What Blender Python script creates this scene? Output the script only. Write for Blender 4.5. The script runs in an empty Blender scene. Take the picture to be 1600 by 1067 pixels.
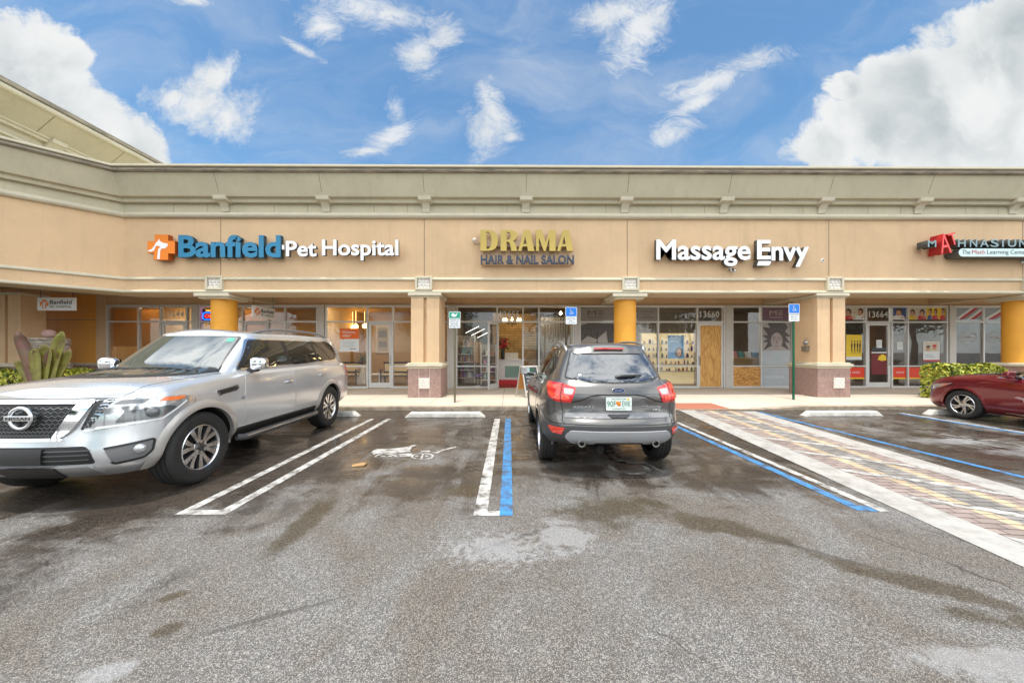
import bpy, bmesh, math, random
from mathutils import Vector, Matrix, geometry
from mathutils.bvhtree import BVHTree
R = math.radians
random.seed(7)
SC = bpy.context.scene
COL = SC.collection

# ------------------------------------------------------------------ camera
CAM_H, FPX, HOR, YAW = 1.57, 545.0, 548.0, R(0.42)
cam_d = bpy.data.cameras.new('camera')
cam = bpy.data.objects.new('camera', cam_d)
COL.objects.link(cam)
cam.location = (0, 0, CAM_H)
cam.rotation_euler = (R(90), 0, -YAW)
cam_d.sensor_width = 36.0
cam_d.lens = FPX / 1600 * 36.0
cam_d.shift_y = (HOR - 533.5) / 1600
cam_d.clip_start, cam_d.clip_end = 0.05, 2000
SC.camera = cam

# ------------------------------------------------------------------ light and exposure
SUN_EL, SUN_AZ = 79.0, 195.0          # azimuth measured clockwise from +Y
sun_d = bpy.data.lights.new('sun', 'SUN')
sun_d.energy, sun_d.angle, sun_d.color = 2.85, R(2.0), (1.0, 0.95, 0.87)
sun = bpy.data.objects.new('sun', sun_d)
COL.objects.link(sun)
sd = Vector((math.sin(R(SUN_AZ)) * math.cos(R(SUN_EL)), math.cos(R(SUN_AZ)) * math.cos(R(SUN_EL)), math.sin(R(SUN_EL))))
sun.rotation_euler = sd.to_track_quat('Z', 'Y').to_euler()
SC.view_settings.view_transform = 'Standard'
SC.view_settings.look = 'None'
SC.view_settings.gamma = 1.0
SC.view_settings.exposure = 0.27
SC.render.engine = 'CYCLES'
SC.cycles.use_denoising = True
SC.cycles.max_bounces = 8
SC.cycles.transparent_max_bounces = 12
SC.cycles.caustics_reflective = False
SC.cycles.caustics_refractive = False
SC.cycles.sample_clamp_indirect = 6.0

# ------------------------------------------------------------------ sky: physical sky with clouds placed by direction
world = bpy.data.worlds.new('World')
SC.world = world
world.use_nodes = True
WN, WL = world.node_tree.nodes, world.node_tree.links
WN.clear()
def wn(t, **k):
    n = WN.new(t)
    for a, v in k.items():
        setattr(n, a, v)
    return n
def wmath(op, a, b=None, c=None, clamp=False):
    n = wn('ShaderNodeMath', operation=op, use_clamp=clamp)
    for i, v in enumerate((a, b, c)):
        if v is None: continue
        if isinstance(v, (int, float)): n.inputs[i].default_value = v
        else: WL.new(v, n.inputs[i])
    return n.outputs[0]
def build_world():
    out = wn('ShaderNodeOutputWorld')
    tc = wn('ShaderNodeTexCoord')
    sep = wn('ShaderNodeSeparateXYZ'); WL.new(tc.outputs['Generated'], sep.inputs[0])
    X, Y, Z = sep.outputs
    sky = wn('ShaderNodeTexSky', sky_type='NISHITA', sun_disc=False, sun_elevation=R(SUN_EL), sun_rotation=R(SUN_AZ),
             altitude=0.0, air_density=1.0, dust_density=0.6, ozone_density=1.6)
    bg = wn('ShaderNodeBackground'); bg.inputs[1].default_value = 0.15
    tint = wn('ShaderNodeMixRGB', blend_type='MULTIPLY'); tint.inputs[0].default_value = 1.0
    tint.inputs[2].default_value = (0.74, 1.0, 1.06, 1)
    WL.new(sky.outputs[0], tint.inputs[1]); WL.new(tint.outputs[0], bg.inputs[0])
    yy = wmath('MAXIMUM', Y, 0.06)
    u = wmath('DIVIDE', X, yy); v = wmath('DIVIDE', Z, yy)
    uv = wn('ShaderNodeCombineXYZ'); WL.new(u, uv.inputs[0]); WL.new(v, uv.inputs[1])
    # warped coordinates give torn edges
    n0 = wn('ShaderNodeTexNoise'); n0.inputs['Scale'].default_value = 3.2; n0.inputs['Detail'].default_value = 6
    WL.new(uv.outputs[0], n0.inputs['Vector'])
    wsub = wn('ShaderNodeVectorMath', operation='SUBTRACT'); WL.new(n0.outputs['Color'], wsub.inputs[0]); wsub.inputs[1].default_value = (0.5, 0.5, 0.5)
    wsc = wn('ShaderNodeVectorMath', operation='SCALE'); WL.new(wsub.outputs[0], wsc.inputs[0]); wsc.inputs['Scale'].default_value = 0.24
    wuv = wn('ShaderNodeVectorMath', operation='ADD'); WL.new(uv.outputs[0], wuv.inputs[0]); WL.new(wsc.outputs[0], wuv.inputs[1])
    def noise(scale, detail, rough, vec, dist=0.0, stretch=None, rot=0.0):
        if stretch:
            mp = wn('ShaderNodeMapping'); mp.inputs['Scale'].default_value = stretch; mp.inputs['Rotation'].default_value = (0, 0, rot)
            WL.new(vec, mp.inputs[0]); vec = mp.outputs[0]
        n = wn('ShaderNodeTexNoise'); n.inputs['Scale'].default_value = scale; n.inputs['Detail'].default_value = detail
        n.inputs['Roughness'].default_value = rough; n.inputs['Distortion'].default_value = dist
        WL.new(vec, n.inputs['Vector']); return n.outputs['Fac']
    fb = noise(6.5, 14, 0.66, wuv.outputs[0])
    fb2 = noise(2.2, 9, 0.58, wuv.outputs[0])
    def ell(cx, cy, rx, ry, rot=0.0, vec=None):
        mp = wn('ShaderNodeMapping'); mp.vector_type = 'TEXTURE'
        mp.inputs['Location'].default_value = (cx, cy, 0); mp.inputs['Rotation'].default_value = (0, 0, rot); mp.inputs['Scale'].default_value = (rx, ry, 1)
        WL.new(vec or wuv.outputs[0], mp.inputs[0])
        ln = wn('ShaderNodeVectorMath', operation='LENGTH'); WL.new(mp.outputs[0], ln.inputs[0])
        return wmath('SUBTRACT', 1.0, ln.outputs['Value'])
    def field(lst, vec=None):
        f = None
        for e in lst:
            s = ell(*e, vec=vec)
            f = s if f is None else wmath('MAXIMUM', f, s)
        return f
    def c(px, py, rx, ry, rot=0.0):
        return ((px - 796) / 545, (548 - py) / 545, rx / 545, ry / 545, R(rot))
    cum = field([c(-60, 130, 170, 150), c(40, 110, 130, 95), c(120, 190, 130, 85, -30), c(200, 245, 95, 75, -40), c(90, 90, 70, 50), c(60, 230, 200, 90),
                 c(1500, 170, 190, 130), c(1400, 215, 150, 80), c(1290, 240, 80, 50), c(1560, 90, 140, 110), c(1620, 40, 130, 90), c(1430, 130, 100, 70), c(1330, 150, 45, 35)])
    puff = field([c(320, 150, 100, 62, -10), c(335, 108, 40, 48), c(372, 175, 60, 60), c(268, 140, 45, 25)])
    wisp = field([c(1000, 40, 130, 55, 60), c(965, 20, 100, 40, 10), c(1125, 122, 140, 30, 20), c(1050, 208, 60, 26, 25), c(612, 215, 62, 26, 25), c(575, 238, 55, 12, 5),
                  c(760, 205, 62, 55, 30), c(770, 170, 30, 70, 20), c(505, 40, 48, 40, -30), c(580, 20, 120, 40, -10), c(690, 50, 50, 45, 50), 
                  c(470, 78, 60, 10, -30), c(800, 215, 30, 14), c(1090, 160, 60, 20, 25), c(620, 170, 26, 42, 10), c(655, 85, 40, 50, 40), c(300, 5, 60, 14, -10)], uv.outputs[0])
    # cumulus: firm edge; puffs and wisps: feathery
    d1 = wmath('ADD', wmath('MULTIPLY', cum, 1.1), wmath('MULTIPLY', wmath('SUBTRACT', fb, 0.5), 1.35))
    m1 = wn('ShaderNodeMapRange', interpolation_type='SMOOTHSTEP'); m1.inputs[1].default_value = 0.0; m1.inputs[2].default_value = 0.30; WL.new(d1, m1.inputs[0])
    fpuf = noise(8.0, 15, 0.74, wuv.outputs[0], 0.3)
    d2 = wmath('ADD', puff, wmath('MULTIPLY', wmath('SUBTRACT', fpuf, 0.5), 2.3))
    m2 = wn('ShaderNodeMapRange', interpolation_type='SMOOTHSTEP'); m2.inputs[1].default_value = 0.0; m2.inputs[2].default_value = 0.95; WL.new(d2, m2.inputs[0])
    fw = noise(5.5, 15, 0.76, wuv.outputs[0], 0.5, (1.0, 1.9, 1), R(-24))
    d3 = wmath('ADD', wmath('MULTIPLY', wisp, 0.9), wmath('MULTIPLY', wmath('SUBTRACT', fw, 0.5), 2.6))
    m3 = wn('ShaderNodeMapRange', interpolation_type='SMOOTHSTEP'); m3.inputs[1].default_value = 0.0; m3.inputs[2].default_value = 0.95; m3.inputs[4].default_value = 0.9; WL.new(d3, m3.inputs[0])
    fveil = noise(1.7, 10, 0.6, wuv.outputs[0], 0.6, (1.0, 2.6, 1), R(-20))
    m4 = wn('ShaderNodeMapRange', interpolation_type='SMOOTHSTEP'); m4.inputs[1].default_value = 0.38; m4.inputs[2].default_value = 0.85; m4.inputs[4].default_value = 0.42; WL.new(fveil, m4.inputs[0])
    front = wmath('MAXIMUM', wmath('MAXIMUM', m1.outputs[0], m2.outputs[0]), wmath('MAXIMUM', m3.outputs[0], m4.outputs[0]))
    # behind the camera and overhead: unseen broken cloud, added extra bright to light the facade
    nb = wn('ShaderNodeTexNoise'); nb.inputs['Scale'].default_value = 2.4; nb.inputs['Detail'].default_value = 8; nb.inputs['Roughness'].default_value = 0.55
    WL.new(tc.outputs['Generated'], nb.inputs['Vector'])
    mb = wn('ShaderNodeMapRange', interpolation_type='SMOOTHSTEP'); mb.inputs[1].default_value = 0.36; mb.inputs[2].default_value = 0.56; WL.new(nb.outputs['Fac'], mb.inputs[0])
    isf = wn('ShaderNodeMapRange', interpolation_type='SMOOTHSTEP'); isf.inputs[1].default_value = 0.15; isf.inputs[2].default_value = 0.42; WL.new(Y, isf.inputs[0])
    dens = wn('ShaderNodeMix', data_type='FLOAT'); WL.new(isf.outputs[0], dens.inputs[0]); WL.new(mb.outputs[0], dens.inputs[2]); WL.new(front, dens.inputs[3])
    # cloud tone: soft grey hollows inside the big cumulus, white rims
    core = wn('ShaderNodeMapRange', interpolation_type='SMOOTHSTEP'); core.inputs[1].default_value = 0.15; core.inputs[2].default_value = 0.95; WL.new(cum, core.inputs[0])
    bil = noise(3.6, 8, 0.55, wuv.outputs[0])
    bl = wn('ShaderNodeMapRange', interpolation_type='SMOOTHSTEP'); bl.inputs[1].default_value = 0.33; bl.inputs[2].default_value = 0.66; WL.new(bil, bl.inputs[0])
    shade = wmath('MULTIPLY', wmath('ADD', wmath('MULTIPLY', core.outputs[0], 0.55), 0.28), wmath('SUBTRACT', 1.1, bl.outputs[0]), clamp=True)
    ccol = wn('ShaderNodeMixRGB'); ccol.inputs[1].default_value = (0.93, 0.94, 0.94, 1); ccol.inputs[2].default_value = (0.46, 0.53, 0.56, 1); WL.new(shade, ccol.inputs[0])
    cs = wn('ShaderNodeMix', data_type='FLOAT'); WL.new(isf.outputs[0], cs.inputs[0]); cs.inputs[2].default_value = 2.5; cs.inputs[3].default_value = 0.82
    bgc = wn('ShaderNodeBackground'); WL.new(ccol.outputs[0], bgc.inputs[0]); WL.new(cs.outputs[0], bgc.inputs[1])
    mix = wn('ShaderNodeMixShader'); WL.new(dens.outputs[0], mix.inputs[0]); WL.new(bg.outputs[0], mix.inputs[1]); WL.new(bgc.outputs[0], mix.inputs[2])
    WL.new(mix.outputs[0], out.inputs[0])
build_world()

# ------------------------------------------------------------------ helpers: measuring
CA, SA = math.cos(YAW), math.sin(YAW)
def fx(px, Y):                          # world x of a sight line at a real depth Y
    k = (px - 800) / FPX
    t = Y / (CA - SA * k)
    return t * (SA + CA * k)
def fz(py, Y, px=800):
    k = (px - 800) / FPX
    t = Y / (CA - SA * k)
    return CAM_H - (py - HOR) / FPX * t
def gp(px, py, z0=0.0):                 # point on the ground
    t = (CAM_H - z0) * FPX / (py - HOR); k = (px - 800) / FPX
    return (t * (SA + CA * k), t * (CA - SA * k))

# ------------------------------------------------------------------ helpers: materials
def nt(m): return m.node_tree.nodes, m.node_tree.links
def mat(name, col, rough=0.6, metal=0.0, var=0.0, vscale=3.0, bump=0.0, bscale=80.0, coat=0.0, ior=None, emit=None, estr=0.0, col2=None, detail=6.0, stretch=(1, 1, 1)):
    m = bpy.data.materials.new(name); m.use_nodes = True
    N, L = nt(m); b = N['Principled BSDF']
    b.inputs['Base Color'].default_value = (*col, 1); b.inputs['Roughness'].default_value = rough; b.inputs['Metallic'].default_value = metal
    if coat: b.inputs['Coat Weight'].default_value = coat; b.inputs['Coat Roughness'].default_value = 0.04
    if ior: b.inputs['IOR'].default_value = ior
    if emit: b.inputs['Emission Color'].default_value = (*emit, 1); b.inputs['Emission Strength'].default_value = estr
    if var or bump:
        tc = N.new('ShaderNodeTexCoord'); mp = N.new('ShaderNodeMapping'); mp.inputs['Scale'].default_value = stretch
        L.new(tc.outputs['Object'], mp.inputs[0])
    if var:
        n = N.new('ShaderNodeTexNoise'); n.inputs['Scale'].default_value = vscale; n.inputs['Detail'].default_value = detail; n.inputs['Roughness'].default_value = 0.62
        L.new(mp.outputs[0], n.inputs['Vector'])
        r = N.new('ShaderNodeMapRange'); r.inputs[1].default_value = 0.3; r.inputs[2].default_value = 0.7
        L.new(n.outputs['Fac'], r.inputs[0])
        x = N.new('ShaderNodeMixRGB')
        c2 = col2 or tuple(v * (1 - var) for v in col)
        x.inputs[1].default_value = (*(min(1, v * (1 + var * 0.5)) for v in col), 1) if not col2 else (*col, 1)
        x.inputs[2].default_value = (*c2, 1)
        L.new(r.outputs[0], x.inputs[0]); L.new(x.outputs[0], b.inputs['Base Color'])
    if bump:
        n2 = N.new('ShaderNodeTexNoise'); n2.inputs['Scale'].default_value = bscale; n2.inputs['Detail'].default_value = 4
        L.new(mp.outputs[0], n2.inputs['Vector'])
        bp = N.new('ShaderNodeBump'); bp.inputs['Strength'].default_value = bump; bp.inputs['Distance'].default_value = 0.01
        L.new(n2.outputs['Fac'], bp.inputs['Height']); L.new(bp.outputs[0], b.inputs['Normal'])
    return m
def glass_mat(name, tint=(1, 1, 1), base=0.055, rough=0.01, k=1.0):
    m = bpy.data.materials.new(name); m.use_nodes = True
    N, L = nt(m); N.clear()
    o = N.new('ShaderNodeOutputMaterial'); t = N.new('ShaderNodeBsdfTransparent'); g = N.new('ShaderNodeBsdfGlossy'); x = N.new('ShaderNodeMixShader')
    t.inputs[0].default_value = (*tint, 1); g.inputs['Roughness'].default_value = rough
    lw = N.new('ShaderNodeLayerWeight'); lw.inputs[0].default_value = 0.5
    f = N.new('ShaderNodeMath'); f.operation = 'POWER'; f.inputs[1].default_value = 4.0; L.new(lw.outputs['Facing'], f.inputs[0])
    a = N.new('ShaderNodeMath'); a.operation = 'MULTIPLY_ADD'; a.use_clamp = True; a.inputs[1].default_value = k; a.inputs[2].default_value = base
    L.new(f.outputs[0], a.inputs[0]); L.new(a.outputs[0], x.inputs[0]); L.new(t.outputs[0], x.inputs[1]); L.new(g.outputs[0], x.inputs[2]); L.new(x.outputs[0], o.inputs[0])
    return m

def stucco(name, col, rough=0.85):
    """Trowelled stucco with faint rain streaks, patched paint and grime."""
    m = bpy.data.materials.new(name); m.use_nodes = True; N, L = nt(m); b = N['Principled BSDF']; b.inputs['Roughness'].default_value = rough
    tc = N.new('ShaderNodeTexCoord')
    def nz(sc, st, det=6, ro=0.6, dist=0.0):
        mp = N.new('ShaderNodeMapping'); mp.inputs['Scale'].default_value = st; L.new(tc.outputs['Object'], mp.inputs[0])
        n = N.new('ShaderNodeTexNoise'); n.inputs['Scale'].default_value = sc; n.inputs['Detail'].default_value = det; n.inputs['Roughness'].default_value = ro; n.inputs['Distortion'].default_value = dist
        L.new(mp.outputs[0], n.inputs['Vector']); return n.outputs['Fac']
    def rng(v, lo, hi, a, c):
        r = N.new('ShaderNodeMapRange'); r.inputs[1].default_value = lo; r.inputs[2].default_value = hi; r.inputs[3].default_value = a; r.inputs[4].default_value = c; L.new(v, r.inputs[0]); return r.outputs[0]
    def mix(f, c1, c2):
        x = N.new('ShaderNodeMixRGB'); L.new(f, x.inputs[0])
        for i, c in ((1, c1), (2, c2)):
            if isinstance(c, tuple): x.inputs[i].default_value = (*c, 1)
            else: L.new(c, x.inputs[i])
        return x.outputs[0]
    d = lambda k, t=(1, 1, 1): tuple(min(1, v * k * u) for v, u in zip(col, t))
    c = mix(rng(nz(0.7, (1, 1, 1), 8, 0.65), .35, .65, 0, 1), d(1.05), d(0.90))
    c = mix(rng(nz(1.0, (5.0, 5.0, .35), 7, .65), .52, .78, 0, .45), c, d(0.70, (1, .97, .92)))
    c = mix(rng(nz(2.4, (1, 1, 1.4), 9, .7, .5), .60, .75, 0, .30), c, d(0.72, (.98, .98, 1)))
    L.new(c, b.inputs['Base Color'])
    bp = N.new('ShaderNodeBump'); bp.inputs['Strength'].default_value = .35; bp.inputs['Distance'].default_value = .006; L.new(nz(45, (1, 1, 1), 5, .65), bp.inputs['Height']); L.new(bp.outputs[0], b.inputs['Normal'])
    return m

M = {}
M['stucco'] = stucco('tan_stucco', (0.70, 0.49, 0.295))
M['stucco_wing'] = M['stucco']
M['sage'] = stucco('sage_stucco', (0.53, 0.48, 0.345))
M['trim'] = mat('pale_trim', (0.60, 0.55, 0.42), 0.7, var=0.10, vscale=2.0, bump=0.1)
M['coping'] = mat('weathered_coping', (0.42, 0.37, 0.28), 0.85, var=0.7, vscale=2.2, col2=(0.16, 0.14, 0.12), stretch=(1, 1, 6))
M['soffit'] = mat('soffit_paint', (0.60, 0.48, 0.32), 0.85, var=0.10, vscale=1.0)
M['joint'] = mat('dark_joint', (0.20, 0.14, 0.09), 0.9)  # plain dark brown of the joint strips
M['orange'] = stucco('orange_paint', (0.80, 0.37, 0.04), 0.6)
M['stone'] = mat('pink_stone_tile', (0.42, 0.28, 0.235), 0.75, var=0.30, vscale=14, bump=0.25, bscale=40, col2=(0.27, 0.175, 0.155))
M['plaster'] = mat('white_plaster', (0.78, 0.74, 0.68), 0.8, var=0.1, vscale=6)
M['alu'] = mat('pale_aluminium', (0.66, 0.66, 0.64), 0.4, metal=0.0, var=0.05, vscale=3)
M['glass'] = glass_mat('window_glass')
M['black'] = mat('black_plastic', (0.015, 0.015, 0.016), 0.45)
M['white'] = mat('white_paint', (0.80, 0.80, 0.79), 0.5)
M['white_face'] = mat('white_acrylic', (0.84, 0.85, 0.88), 0.35)
M['dark_return'] = mat('dark_return', (0.07, 0.075, 0.07), 0.5)
M['steel'] = mat('steel', (0.45, 0.45, 0.45), 0.35, metal=0.9)
M['dark_metal'] = mat('dark_metal', (0.06, 0.05, 0.045), 0.5, metal=0.5)

# ------------------------------------------------------------------ helpers: mesh building
def link(name, me, parent=None):
    o = bpy.data.objects.new(name, me); COL.objects.link(o)
    if parent is not None: o.parent = parent
    return o
def thing(name, label, cat, loc=(0, 0, 0), rz=0.0, group=None):
    o = bpy.data.objects.new(name, None); COL.objects.link(o)
    o.location = loc; o.rotation_euler = (0, 0, rz); o.empty_display_size = 0.2
    o['label'] = label; o['category'] = cat
    if group: o['group'] = group
    return o
def tag(o, label=None, cat=None, group=None, kind=None):
    if label: o['label'] = label
    if cat: o['category'] = cat
    if group: o['group'] = group
    if kind: o['kind'] = kind
    return o
class MB:
    def __init__(s): s.v, s.f, s.m = [], [], []
    def add(s, vs, fs, mi=0):
        o = len(s.v); s.v += [tuple(p) for p in vs]
        for f in fs:
            s.f.append([i + o for i in f]); s.m.append(mi)
        return s
    def box(s, x0, x1, y0, y1, z0, z1, mi=0):
        x0, x1 = min(x0, x1), max(x0, x1); y0, y1 = min(y0, y1), max(y0, y1); z0, z1 = min(z0, z1), max(z0, z1)
        v = [(x0, y0, z0), (x1, y0, z0), (x1, y1, z0), (x0, y1, z0), (x0, y0, z1), (x1, y0, z1), (x1, y1, z1), (x0, y1, z1)]
        return s.add(v, [(0, 3, 2, 1), (4, 5, 6, 7), (0, 1, 5, 4), (1, 2, 6, 5), (2, 3, 7, 6), (3, 0, 4, 7)], mi)
    def obox(s, c, ax, ay, az, mi=0):       # box from centre and three half-axis vectors
        c, ax, ay, az = map(Vector, (c, ax, ay, az))
        v = [c + sx * ax + sy * ay + sz * az for sz in (-1, 1) for sx, sy in ((-1, -1), (1, -1), (1, 1), (-1, 1))]
        return s.add(v, [(0, 3, 2, 1), (4, 5, 6, 7), (0, 1, 5, 4), (1, 2, 6, 5), (2, 3, 7, 6), (3, 0, 4, 7)], mi)
    def prism(s, front, back, mi=0, side=None):   # two matching point loops
        n = len(front); side = mi if side is None else side
        o = len(s.v); s.v += [tuple(p) for p in front] + [tuple(p) for p in back]
        tri = geometry.tessellate_polygon([[Vector(p) for p in front]])
        for t in tri:
            s.f.append([o + i for i in t]); s.m.append(mi)
            s.f.append([o + n + i for i in reversed(t)]); s.m.append(side)
        for i in range(n):
            j = (i + 1) % n
            s.f.append([o + i, o + n + i, o + n + j, o + j]); s.m.append(side)
        return s
    def plate(s, pts, y, d=0.01, mi=0, side=None):  # outline in x,z standing at y (face towards -y), thickness d behind
        return s.prism([(p[0], y, p[1]) for p in pts], [(p[0], y + d, p[1]) for p in pts], mi, side)
    def tube(s, pts, r, n=8, mi=0, caps=True):
        pts = [Vector(p) for p in pts]; rs = r if isinstance(r, (list, tuple)) else [r] * len(pts)
        rings, up = [], None
        for i, p in enumerate(pts):
            d = (pts[min(i + 1, len(pts) - 1)] - pts[max(i - 1, 0)]).normalized()
            if up is None: up = Vector((0, 0, 1)) if abs(d.z) < 0.9 else Vector((1, 0, 0))
            a = d.cross(up).normalized(); b = a.cross(d).normalized(); up = b
            rings.append([p + rs[i] * (math.cos(2 * math.pi * k / n) * a + math.sin(2 * math.pi * k / n) * b) for k in range(n)])
        o = len(s.v)
        for rg in rings: s.v += [tuple(q) for q in rg]
        for i in range(len(pts) - 1):
            for k in range(n):
                k2 = (k + 1) % n
                s.f.append([o + i * n + k, o + i * n + k2, o + (i + 1) * n + k2, o + (i + 1) * n + k]); s.m.append(mi)
        if caps:
            s.f.append([o + k for k in reversed(range(n))]); s.m.append(mi)
            s.f.append([o + (len(pts) - 1) * n + k for k in range(n)]); s.m.append(mi)
        return s
    def lathe(s, prof, n=32, mi=0, c=(0, 0, 0), ax=(0, 0, 1), mfn=None):   # prof: (radius, height along axis)
        ax = Vector(ax).normalized(); t = Vector((1, 0, 0)) if abs(ax.x) < 0.9 else Vector((0, 1, 0))
        a = ax.cross(t).normalized(); b = ax.cross(a); c = Vector(c); o = len(s.v)
        for r, h in prof:
            for k in range(n):
                q = 2 * math.pi * k / n
                s.v.append(tuple(c + ax * h + r * (math.cos(q) * a + math.sin(q) * b)))
        for i in range(len(prof) - 1):
            for k in range(n):
                k2 = (k + 1) % n
                s.f.append([o + i * n + k, o + i * n + k2, o + (i + 1) * n + k2, o + (i + 1) * n + k]); s.m.append(mfn(i) if mfn else mi)
        return s
    def build(s, name, mats, parent=None, smooth=None, bevel=0.0, merge=False):
        me = bpy.data.meshes.new(name); me.from_pydata(s.v, [], s.f); me.update()
        if not isinstance(mats, (list, tuple)): mats = [mats]
        for x in mats: me.materials.append(M[x] if isinstance(x, str) else x)
        me.polygons.foreach_set('material_index', [min(i, len(mats) - 1) for i in s.m])
        if merge:
            bm = bmesh.new(); bm.from_mesh(me); bmesh.ops.remove_doubles(bm, verts=bm.verts, dist=1e-5)
            bmesh.ops.recalc_face_normals(bm, faces=bm.faces); bm.to_mesh(me); bm.free()
        if smooth is not None:
            me.polygons.foreach_set('use_smooth', [True] * len(me.polygons))
            if smooth < 180: me.set_sharp_from_angle(angle=R(smooth))
        o = link(name, me, parent)
        if bevel:
            bv = o.modifiers.new('bevel', 'BEVEL'); bv.width = bevel; bv.segments = 2; bv.limit_method = 'ANGLE'; bv.angle_limit = R(40)
        return o
def text(name, body, x0, x1, z0, z1, y, depth, mats, parent=None, bold=0.0, place=None, spacing=1.0, shear=0.0):
    """Lettering fitted into a rectangle; faces -y unless place(u, v, w) maps it elsewhere (w = towards the viewer)."""
    cu = bpy.data.curves.new(name, 'FONT'); cu.body = body; cu.size = 1.0; cu.offset = bold; cu.space_character = spacing; cu.shear = shear
    cu.align_x = 'CENTER'; cu.resolution_u = 3
    cu.extrude = 0.0 if depth == 0 else 0.5
    tmp = bpy.data.objects.new('tmp', cu); COL.objects.link(tmp)
    dg = bpy.context.evaluated_depsgraph_get(); dg.update()
    me = bpy.data.meshes.new_from_object(tmp.evaluated_get(dg)); bpy.data.objects.remove(tmp); bpy.data.curves.remove(cu)
    xs = [v.co.x for v in me.vertices]; ys = [v.co.y for v in me.vertices]
    ax, bx, ay, by = min(xs), max(xs), min(ys), max(ys)
    fr = [1 if abs(p.normal.z) < 0.5 else 0 for p in me.polygons]
    for v in me.vertices:
        u = x0 + (v.co.x - ax) / (bx - ax) * (x1 - x0); w = z0 + (v.co.y - ay) / (by - ay) * (z1 - z0)
        d = (v.co.z + 0.5) * depth if depth else 0
        v.co = place(u, w, d) if place else (u, y - d, w)
    me.materials.clear()
    for x in (mats if isinstance(mats, (list, tuple)) else [mats]): me.materials.append(M[x] if isinstance(x, str) else x)
    k = len(me.materials) - 1
    me.polygons.foreach_set('material_index', [min(i, k) for i in fr]); me.update()
    return link(name, me, parent)
def ellipse(cx, cz, rx, rz, n=24, a0=0.0, a1=360.0):
    full = abs(a1 - a0) >= 359.9
    return [(cx + rx * math.cos(R(a0 + (a1 - a0) * i / (n if full else n - 1))), cz + rz * math.sin(R(a0 + (a1 - a0) * i / (n if full else n - 1)))) for i in range(n)]
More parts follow.
